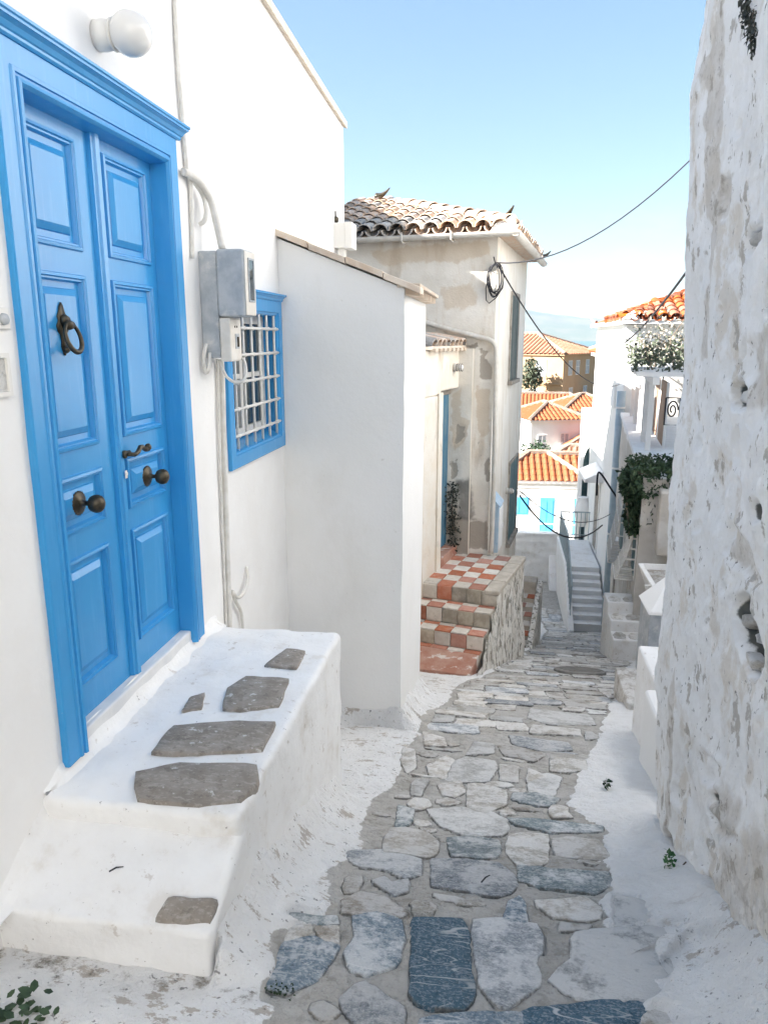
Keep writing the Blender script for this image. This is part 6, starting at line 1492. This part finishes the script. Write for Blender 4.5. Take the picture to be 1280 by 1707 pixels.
b = MB(); b.box(2.3, 6.0, -1.2, 2.2, -3.6, -0.2, 0, cf); b.build('side_wing', M['far_white'], bc)
f2, r2_ = roofed(bc, 5.2, 41.7, 4.2, 3.4, cz + 0.05, 1.0, 0.05, 'gable', 'far_orange', 0.34)
rail = MB(); rail.tube([(0.8, 37.5, -9.2), (5.2, 37.6, -9.25)], 0.035, 6); 
tag(rail.build('terrace_rail', M['far_white']), 'white tube rail running along the cottage terrace', 'rail')
b = MB(); b.box(-3, 6.5, 33.5, 39.4, -10.9, -10.3); ct = b.build('terrace', M['far_white']); tag(ct, kind='structure')
ob = thing('orange_bench', 'orange slatted bench on the cottage terrace above the parapet', 'bench', (1.55, 36.3, -10.3))
for k in range(4):
    b = MB(); b.box(1.0, 2.0, 36.3, 36.36, -9.95 + 0.14 * k, -9.84 + 0.14 * k); b.build('slat', M['tile_orange'], ob)
b = MB(); b.box(1.0, 2.0, 35.9, 36.28, -9.98, -9.92); b.build('seat', M['tile_orange'], ob)
for x_ in (1.03, 1.93):
    b = MB(); b.box(x_, x_ + 0.05, 35.92, 36.3, -10.3, -9.98); b.build('leg', M['cable'], ob)
for i, x_ in enumerate((2.62, 2.86)):
    b = MB(); b.lathe([(0.09, 0), (0.13, 0.22), (0.12, 0.24), (0.10, 0.22)], (x_, 35.6, -10.0), (0, 0, 1), 10)
    po = thing('flower_pot', 'left one of two small black pots on the parapet edge' if i == 0 else 'right one of two small black pots on the parapet edge', 'pot', (x_, 35.6, -10.0), 'black pots on the terrace')
    b.build('pot', M['cable'], po, smooth=True)
    b = MB()
    for q in range(26): 
        c = np.array([x_, 35.6, -9.72]) + np.array([rnd.gauss(0, .08), rnd.gauss(0, .08), rnd.random() * .2]); d = np.array([rnd.gauss(0, 1), rnd.gauss(0, 1), rnd.gauss(0, 1)]) * .06; e_ = np.array([rnd.gauss(0, 1), rnd.gauss(0, 1), rnd.gauss(0, 1)]) * .03
        b.add([c - d, c + e_, c + d, c - e_], [(0, 1, 2, 3)])
    b.build('leaves', M['cable'], po, fix=False)

# brown canopy roof just behind the cottage
bp_ = thing('brown_canopy_house', 'house with faded tiles and a dark brown sheet canopy behind the cottage roof', 'house', (4.2, 47, -9))
fb, rb = roofed(bp_, 5.2, 50.0, 4.6, 3.4, -8.05, 1.1, -0.12, 'hip', 'far_pink', 0.36)
b = MB(); b.box(-2.3, 2.3, -1.7, 1.7, -3.5, -0.16, 0, fb); b.build('wall', M['far_brown'], bp_)
P0, P1, P2, P3 = on_y(906, 752, 46.0), on_y(953, 768, 45.0), on_y(950, 779, 44.5), on_y(909, 764, 45.5)
b = MB(); b.prism([P0, P1, P2, P3], (0.05, 0.1, 0.12)); b.build('canopy', M['far_brown'], bp_)

def cottage(name, label, x_, y_, w_, d_, ze, rise, ang, wall_h, m_roof='far_orange', kind='hip', ridge_x=True, m_wall='far_white', wins=(), cw=0.36):
    t = thing(name, label, 'house', (x_, y_, ze - wall_h)); f_, _ = roofed(t, x_, y_, w_, d_, ze, rise, ang, kind, m_roof, cw, 0.25, ridge_x)
    b = MB(); b.box(-w_ / 2, w_ / 2, -d_ / 2, d_ / 2, -wall_h, -0.16, 0, f_); b.build('wall', M[m_wall], t)
    for a, z, ww, hh, face in wins:
        far_window(t, f_, a, -d_ / 2 if face == 'front' else w_ / 2, z, ww, hh, M['far_white'], M['meter'], face)
    return t, f_
cottage('small_white_house', 'small white house with a single orange roof right of the dark canopy', 7.4, 57.5, 4.4, 4.6, -7.9, 1.45, -0.12, 3.5, wins=())
t_, f_ = cottage('tall_white_house', 'tall narrow white house with orange roof and a drainpipe in the middle distance', 3.5, 60, 4.2, 5.0, -6.0, 1.05, 0.35, 5.5, wins=[(0.6, -2.6, 0.6, 1.5, 'front'), (-1.2, -2.5, 0.6, 1.3, 'front'), (0.6, -2.2, .7, 1.2, 'side')], ridge_x=False)
b = MB(); b.tube([f_(0.9, -2.55, -4.2), f_(0.9, -2.55, -2.2), f_(1.9, -2.58, -1.2)], 0.05, 6); b.build('drainpipe', M['meter'], t_)
cottage('low_white_house', 'low white house with broad orange roof in front of the ochre mansion wall', 7.2, 68, 5.4, 5.0, -6.05, 1.2, 0.3, 4.0, wins=[(0.2, -2.4, 0.8, 1.4, 'front')])
cottage('back_row_house', 'long house whose orange roof runs behind the tall narrow white house', 4.0, 76, 10.0, 4.5, -6.9, 1.5, -0.04, 3.5)
# ochre mansion
mz = -1.75
mn, mf = cottage('ochre_mansion', 'big ochre mansion with pale roof and white windows on the hill', 3.26, 92.8, 13.0, 11.0, mz, 2.2, -0.45, 6.4, m_roof='far_pink', kind='hip', m_wall='ochre', cw=0.5,
     wins=[(-3.5, -2.4, 1.0, 1.6, 'front'), (0.6, -2.4, 1.0, 1.6, 'front'), (3.9, -2.4, 1.1, 1.7, 'front'), (3.1, -5.6, 1.0, 1.7, 'front'), (-0.8, -5.6, 1.0, 1.7, 'front'), (-3.5, -2.3, 1.0, 1.5, 'side'), (-1.2, -2.3, 1.0, 1.5, 'side'), (2.0, -2.3, 1.0, 1.5, 'side'), (-3.0, -5.4, 1.0, 1.6, 'side'), (1.6, -5.4, 1.0, 1.6, 'side')])
b = MB(); b.box(-6.5, 6.2, -5.62, -5.501, -3.35, -3.2, 0, mf); b.build('string_course', M['ochre'], mn)
gw = MB(); gw.box(7.2, 12.8, 80, 80.4, -8.5, -5.75); gw.box(12.4, 12.8, 80.4, 90, -8.5, -5.75); tag(gw.build('garden_wall', M['ochre']), 'plain ochre garden wall below the mansion', 'wall')
# neighbour behind the sunlit corner house
nb_, nf_ = cottage('narrow_white_house', 'narrow white house with short orange eave just behind the sunlit corner house', 5.75, 30.6, 3.8, 3.2, -0.55, 0.8, 0.0, 8.2, ridge_x=False, cw=0.32)
b = MB(); b.tube([nf_(-1.96, -1.66, -0.2), nf_(-1.96, -1.66, -6.5)], 0.05, 6); b.build('downpipe', M['meter'], nb_)
b = MB(); b.box(-2.0, -1.5, -2.0, -1.601, -6.8, -3.6, 0, nf_); b.build('porch_wall', M['far_white'], nb_)

# ground of the hillside, sea and the far mountain
def terr(x, y):
    z = np.interp(y, [-60, -5, 0, 25, 32, 40, 55, 75, 85, 100, 130, 180, 300], [14, 0.5, -2.4, -9.3, -10.7, -10.9, -11.8, -9.6, -8.3, -8.0, -16, -36, -60])
    return z + 0.02 * abs(x) * min(1, max(0, y) / 60)
b = MB(); Xs = np.concatenate([np.linspace(-160, -20, 15), np.linspace(-16, 30, 24), np.linspace(40, 200, 15)]); Ys = np.concatenate([np.linspace(-60, 0, 13), np.linspace(3, 110, 36), np.linspace(120, 300, 12)])
for y_ in Ys:
    for x_ in Xs: b.v.append((x_, y_, terr(x_, y_) + 0.3 * fbm(x_, y_, 0, 0.08, 3) * (1 if y_ > 30 else 0.2) - (0.6 if y_ < 30 else 0)))
nX = len(Xs); b.f = [(r * nX + c, r * nX + c + 1, (r + 1) * nX + c + 1, (r + 1) * nX + c) for r in range(len(Ys) - 1) for c in range(nX - 1)]; b.m = [0] * len(b.f)
M['soil'] = pm('dry hillside', (0.20, 0.16, 0.11), (0.09, 0.10, 0.05), 0.15, 0.95, 0)
tag(b.build('hillside_ground', M['soil'], smooth=True, fix=False), kind='structure')
M['sea'] = pm('sea', (0.02, 0.09, 0.16), None, rough=0.25, bump=0.3, bscale=0.05, bdist=1.0, spec=0.5)
b = MB(); b.add([(-14000, 120, -34), (14000, 120, -34), (14000, 14000, -34), (-14000, 14000, -34)], [(0, 1, 2, 3)]); tag(b.build('sea', M['sea'], fix=False), kind='structure')
M['mount'] = pm('scrub mountain', (0.10, 0.11, 0.07), (0.16, 0.14, 0.10), 0.003, 0.95, 0)
b = MB(); nmx, nmy = 150, 26
for i in range(nmx + 1):
    for k in range(nmy + 1):
        x = -4200 + 8400 * i / nmx; y = 8000 + 3000 * k / nmy; t = k / nmy
        prof = 330 - 0.115 * (x - 250) if x > 250 else 330 + 0.03 * (250 - x)
        prof = max(30, prof) + 26 * fbm(x, 0, 0, 0.002, 4)
        z = -40 + (prof + 40) * math.sin(math.pi * min(1, t * 1.3) * 0.62) ** 0.9 + 30 * fbm(x, y, 0, 0.003, 4) * t
        b.v.append((x, y, z))
b.f = [(i * (nmy + 1) + k, (i + 1) * (nmy + 1) + k, (i + 1) * (nmy + 1) + k + 1, i * (nmy + 1) + k + 1) for i in range(nmx) for k in range(nmy)]; b.m = [0] * len(b.f)
tag(b.build('mountain', M['mount'], smooth=True, fix=False), kind='structure')

# ================================================================== plants
def leaf_mat(name, c1, c2):
    m = pm(name, c1, c2, 25, 0.55, 0, spec=0.3, lo=0.4, hi=0.6); return m
M['leaf_dark'] = leaf_mat('dark ivy leaf', (0.022, 0.045, 0.022), (0.05, 0.085, 0.04))
M['leaf_fresh'] = leaf_mat('fresh green leaf', (0.035, 0.11, 0.035), (0.06, 0.15, 0.05))
M['leaf_olive'] = leaf_mat('olive green leaf', (0.06, 0.075, 0.045), (0.10, 0.115, 0.075))
M['leaf_dry'] = leaf_mat('dry papery bract', (0.30, 0.255, 0.19), (0.40, 0.36, 0.29))
M['leaf_black'] = leaf_mat('withered dark weed', (0.03, 0.035, 0.03), (0.06, 0.065, 0.05))
M['twig'] = pm('grey brown twig', (0.12, 0.09, 0.065), (0.2, 0.16, 0.12), 20, 0.9, 0.2)
def leaves(mb, centres, size, rr, droop=0.3, elong=1.6):
    for c in centres:
        c = np.array(c, float); d = np.array([rr.gauss(0, 1), rr.gauss(0, 1), rr.gauss(0, 1) - droop]); d /= np.linalg.norm(d)
        s = np.cross(d, [rr.gauss(0, 1), rr.gauss(0, 1), rr.gauss(0, 1)]); s /= max(np.linalg.norm(s), 1e-6); k = size * (0.6 + 0.8 * rr.random())
        nv = np.cross(d, s) * k * 0.15
        mb.add([c, c + d * k * elong * .4 + s * k * .5 + nv, c + d * k * elong, c + d * k * elong * .4 - s * k * .5 + nv], [(0, 1, 2, 3)])
rr = random.Random(3)
# hanging ivy bush on the terrace house
iv = thing('hanging_bush', 'dense dark green bush spilling over the terrace wall under the pergola', 'bush', TH(0.1, 0.9, TZ))
b = MB(); cs = []
while len(cs) < 9500:
    t = rr.random()
    if rr.random() < 0.35: p = (rr.uniform(-0.18, 0.8), rr.uniform(-0.2, 1.2), TZ + rr.uniform(-0.25, 0.18))
    else:
        z = rr.random() ** 0.8 * 0.84; wd = 0.27 - 0.16 * z + 0.05 * math.sin(z * 9)
        p = (rr.uniform(-wd, 0.16 + 0.08 * rr.random()), 0.35 + rr.uniform(-0.35, 0.75 - 0.25 * z), TZ - z)
    n_ = n3(p[0], p[1], p[2], 6)
    if n_ < -0.25: continue
    cs.append(TH(p[0] + 0.06 * n_, p[1], p[2]))
leaves(b, cs, 0.046, rr); b.build('foliage', M['leaf_dark'], iv, fix=False)
for k in range(7): 
    b = MB(); y_ = 0.1 + 0.15 * k; b.tube([TH(0.15, y_, TZ + 0.02), TH(-0.1, y_, TZ + 0.05), TH(-0.2, y_, TZ - 0.3), TH(-0.12, y_ + .05, TZ - 0.95)], 0.010, 5); b.build('stem', M['twig'], iv)
# shrub over the pergola
sh = thing('climbing_shrub', 'sprawling shrub with dry papery bracts growing over the pergola roof', 'shrub', TH(1.2, 6, ptop + 0.2))
cs, cd = [], []
while len(cs) < 3600:
    p = (rr.uniform(-0.1, 2.4), rr.uniform(1.8, 9.0), ptop + 0.15 + abs(rr.gauss(0, 0.26)))
    if n3(p[0], p[1], p[2], 2.6) < -0.05: continue
    cs.append(TH(*p))
while len(cd) < 1500:
    p = (rr.uniform(0.0, 2.6), rr.uniform(2.5, 9.2), ptop + 0.3 + abs(rr.gauss(0, 0.42)))
    if n3(p[0], p[1], p[2], 2.2, 5) < 0.0: continue
    cd.append(TH(*p))
b = MB(); leaves(b, cs, 0.05, rr); b.build('foliage', M['leaf_olive'], sh, fix=False)
b = MB(); leaves(b, cd, 0.045, rr); b.build('bracts', M['leaf_dry'], sh, fix=False)
for k in range(16):
    b = MB(); p = TH(rr.uniform(0.2, 2), rr.uniform(2.5, 8.8), ptop + 0.1); q = p + np.array([rr.gauss(0, .35), rr.gauss(0, .4), rr.uniform(.5, 1.0)]); b.tube([p, (p + q) / 2 + np.array([rr.gauss(0, .12), 0, .12]), q], [0.018, 0.013, 0.006], 5); b.build('stem', M['twig'], sh)
# climber beside the old blue door
cl = thing('wall_climber', 'dark straggling climber growing beside the old blue door', 'climber', SF(-0.93, 1.3, -3.0))
b = MB(); cs = []
for k in range(620):
    z = rr.uniform(-2.98, -1.95); w_ = 0.12 + 0.05 * math.sin(z * 5)
    cs.append(SF(-0.98 + rr.gauss(0, 0.045), 1.36 + rr.gauss(0, w_ * .6), z))
leaves(b, cs, 0.028, rr); b.build('foliage', M['leaf_black'], cl, fix=False)
b = MB(); b.tube([SF(-0.99, 1.36 + 0.05 * math.sin(z * 6), z) for z in np.linspace(-3.0, -1.7, 14)], 0.008, 5); b.build('stem', M['twig'], cl)
# fern sprig at the foot of the rough wall
def xw_at(y, z): return float(wall_x(z)) + 0.015
fp = on_x(1133, 1463, 0.80); fe = thing('fern_sprig', 'small fresh green sprig growing from the foot of the rough right wall', 'plant', fp)
b = MB(); cs = []
for k in range(110):
    t = rr.random(); cs.append(np.array([fp[0] - 0.03 - 0.03 * rr.random(), fp[1] + rr.gauss(0, 0.026) - 0.03 * (t - .5), fp[2] + 0.10 - 0.20 * t]))
leaves(b, cs, 0.020, rr, 0.5, 1.2); b.build('foliage', M['leaf_fresh'], fe, fix=False)
b = MB(); b.tube([fp + np.array([0.02, 0.01, 0.07]), fp + np.array([-0.015, 0.0, 0.03]), fp + np.array([-0.02, -0.01, -0.07])], 0.003, 5); b.build('stem', M['twig'], fe)
# withered weeds hanging high on the rough wall
for pts, lab in (([(1254, -10), (1268, 60)], 'withered dark weed hanging from the top of the rough right wall')),:
    p0, p1 = on_x(*pts[0], 0.775), on_x(*pts[1], 0.775); wt = thing('hanging_weed', lab, 'weed', p0); b = MB(); cs = []
    for k in range(520 if pts[0][1] < 0 else 200):
        t = rr.random() ** 1.3; c = p0 + (p1 - p0) * t * 1.25; cs.append(c + np.array([-0.01 + rr.gauss(0, .012), rr.gauss(0, 0.028) * (1 - 0.5 * t), rr.gauss(0, .012)]))
    leaves(b, cs, 0.011, rr, 1.5, 2.0); b.build('foliage', M['leaf_black'], wt, fix=False)
    b = MB()
    for k in range(5):
        q = p1 + np.array([-0.015, rr.gauss(0, .03), -0.02 - 0.03 * rr.random()]); b.tube([p0 + np.array([0, rr.gauss(0, .02), 0]), (p0 + q) / 2 + np.array([-.01, rr.gauss(0, .01), 0]), q], 0.002, 4)
    b.build('stem', M['twig'], wt)
# broad leaved weeds in the near left corner, sprout on the right margin, moss
lw = thing('corner_weed', 'broad leaved green weed at the foot of the stoop in the near left corner', 'weed', on_lane(40, 1690))
c0 = on_lane(35, 1700); b = MB()
for k in range(44):
    a = rr.uniform(0, 6.28); L = rr.uniform(0.02, 0.042); base = c0 + np.array([rr.gauss(0, .045), rr.gauss(0, .03), 0.01 + 0.03 * rr.random()]); d = np.array([math.cos(a), math.sin(a), 0.35]); s = np.array([-math.sin(a), math.cos(a), 0])
    b.add([base, base + d * L * .35 + s * L * .36, base + d * L * .75 + s * L * .28, base + d * L, base + d * L * .75 - s * L * .28, base + d * L * .35 - s * L * .36], [(0, 1, 2, 3), (0, 3, 4, 5)])
b.build('foliage', M['leaf_dark'], lw, fix=False)
b = MB(); b.tube([c0 - np.array([0, 0, .02]), c0 + np.array([0.01, 0, .04])], 0.003, 4); b.build('stem', M['leaf_fresh'], lw)
sp_ = on_lane(1010, 1312); sw = MB(); leaves(sw, [sp_ + np.array([rr.gauss(0, .012), rr.gauss(0, .012), 0.015 + 0.02 * rr.random()]) for k in range(22)], 0.018, rr); tag(sw.build('sprout', M['leaf_dark'], fix=False), 'tiny green sprout in the whitewashed right margin of the lane', 'plant')
mp = on_lane(468, 1655); sw = MB(); leaves(sw, [mp + np.array([rr.gauss(0, .022), rr.gauss(0, .012), 0.004 + 0.008 * rr.random()]) for k in range(90)], 0.008, rr, 0, 1.2); tag(sw.build('moss_tuft', M['leaf_dark'], fix=False), 'small moss tuft by the blue slab at the left edge of the paving', 'moss')
for (u1, v1), (u2, v2), zz_, lab in (((183, 1458), (207, 1450), -1.72, 'tiny black twig lying on the low step of the stoop'), ((802, 1478), (816, 1466), None, 'short black twig lying on a blue grey paving stone')):
    f_at = (lambda u, v: on_step(u, v) + np.array([0, 0, 0.012])) if zz_ else (lambda u, v: on_lane(u, v) + np.array([0, 0, 0.02]))
    a, c = f_at(u1, v1), f_at(u2, v2); b = MB(); b.tube([a, (a + c) / 2 + np.array([0, 0, .006]), c], [0.0028, 0.003, 0.0018], 5); tag(b.build('twig', M['cable']), lab, 'twig')
# trees among the far houses
def tree(label, x_, y_, z0, h_, r_, m, n=1500, size=0.16, seed=1, name='garden_tree'):
    q = random.Random(seed); t = thing(name, label, 'tree', (x_, y_, z0)); cs = []
    while len(cs) < n:
        v = np.array([q.gauss(0, 1), q.gauss(0, 1), q.gauss(0, 1)]); v /= np.linalg.norm(v); v *= q.random() ** 0.4
        p = np.array([x_, y_, z0 + h_ * 0.62]) + v * np.array([r_, r_, h_ * 0.40])
        if n3(p[0], p[1], p[2], 1.6 / r_ * 1.3, seed) < -0.12: continue
        cs.append(p)
    b = MB(); leaves(b, cs, size, q); b.build('crown', m, t, fix=False)
    b = MB(); b.tube([(x_, y_, z0 - 0.5), (x_ + .05, y_, z0 + h_ * .35), (x_ - .05, y_, z0 + h_ * .7)], [r_ * .10, r_ * .07, r_ * .03], 7)
    for k in range(4): a = q.uniform(0, 6.28); b.tube([(x_, y_, z0 + h_ * .35), (x_ + math.cos(a) * r_ * .6, y_ + math.sin(a) * r_ * .6, z0 + h_ * .7)], [r_ * .05, r_ * .02], 5)
    b.build('trunk', M['twig'], t); return t
tree('pale olive tree beside the ochre garden wall', 8.0, 70.5, -9.3, 3.2, 1.35, M['leaf_olive'], 1500, 0.17, 4)
tree('dark tree at the left end of the ochre mansion front', 3.3, 84, -7.0, 4.8, 1.2, M['leaf_olive'], 1200, 0.2, 5)
tree('low dark bush between the tall white house and the cottage roof', 2.6, 53, -10.2, 3.2, 1.3, M['leaf_dark'], 1500, 0.13, 6)
tree('leafy shrub beside the retaining wall under the mansion', 6.3, 79, -8.0, 2.4, 1.5, M['leaf_olive'], 900, 0.18, 7, 'garden_shrub')

# ================================================================== air
HZB = MB(); HZB.box(-15000, 15000, -70, 15000, -70, 480)
N = NT('air'); N.t.nodes.remove(N.b); vol = N.n('VolumePrincipled'); vol.inputs['Density'].default_value = 0.000055
vol.inputs['Color'].default_value = (0.62, 0.82, 1.0, 1); vol.inputs['Anisotropy'].default_value = 0.2
N.l(vol.outputs[0], N.t.nodes['Material Output'].inputs['Volume'])
tag(HZB.build('haze', N.m), kind='stuff')
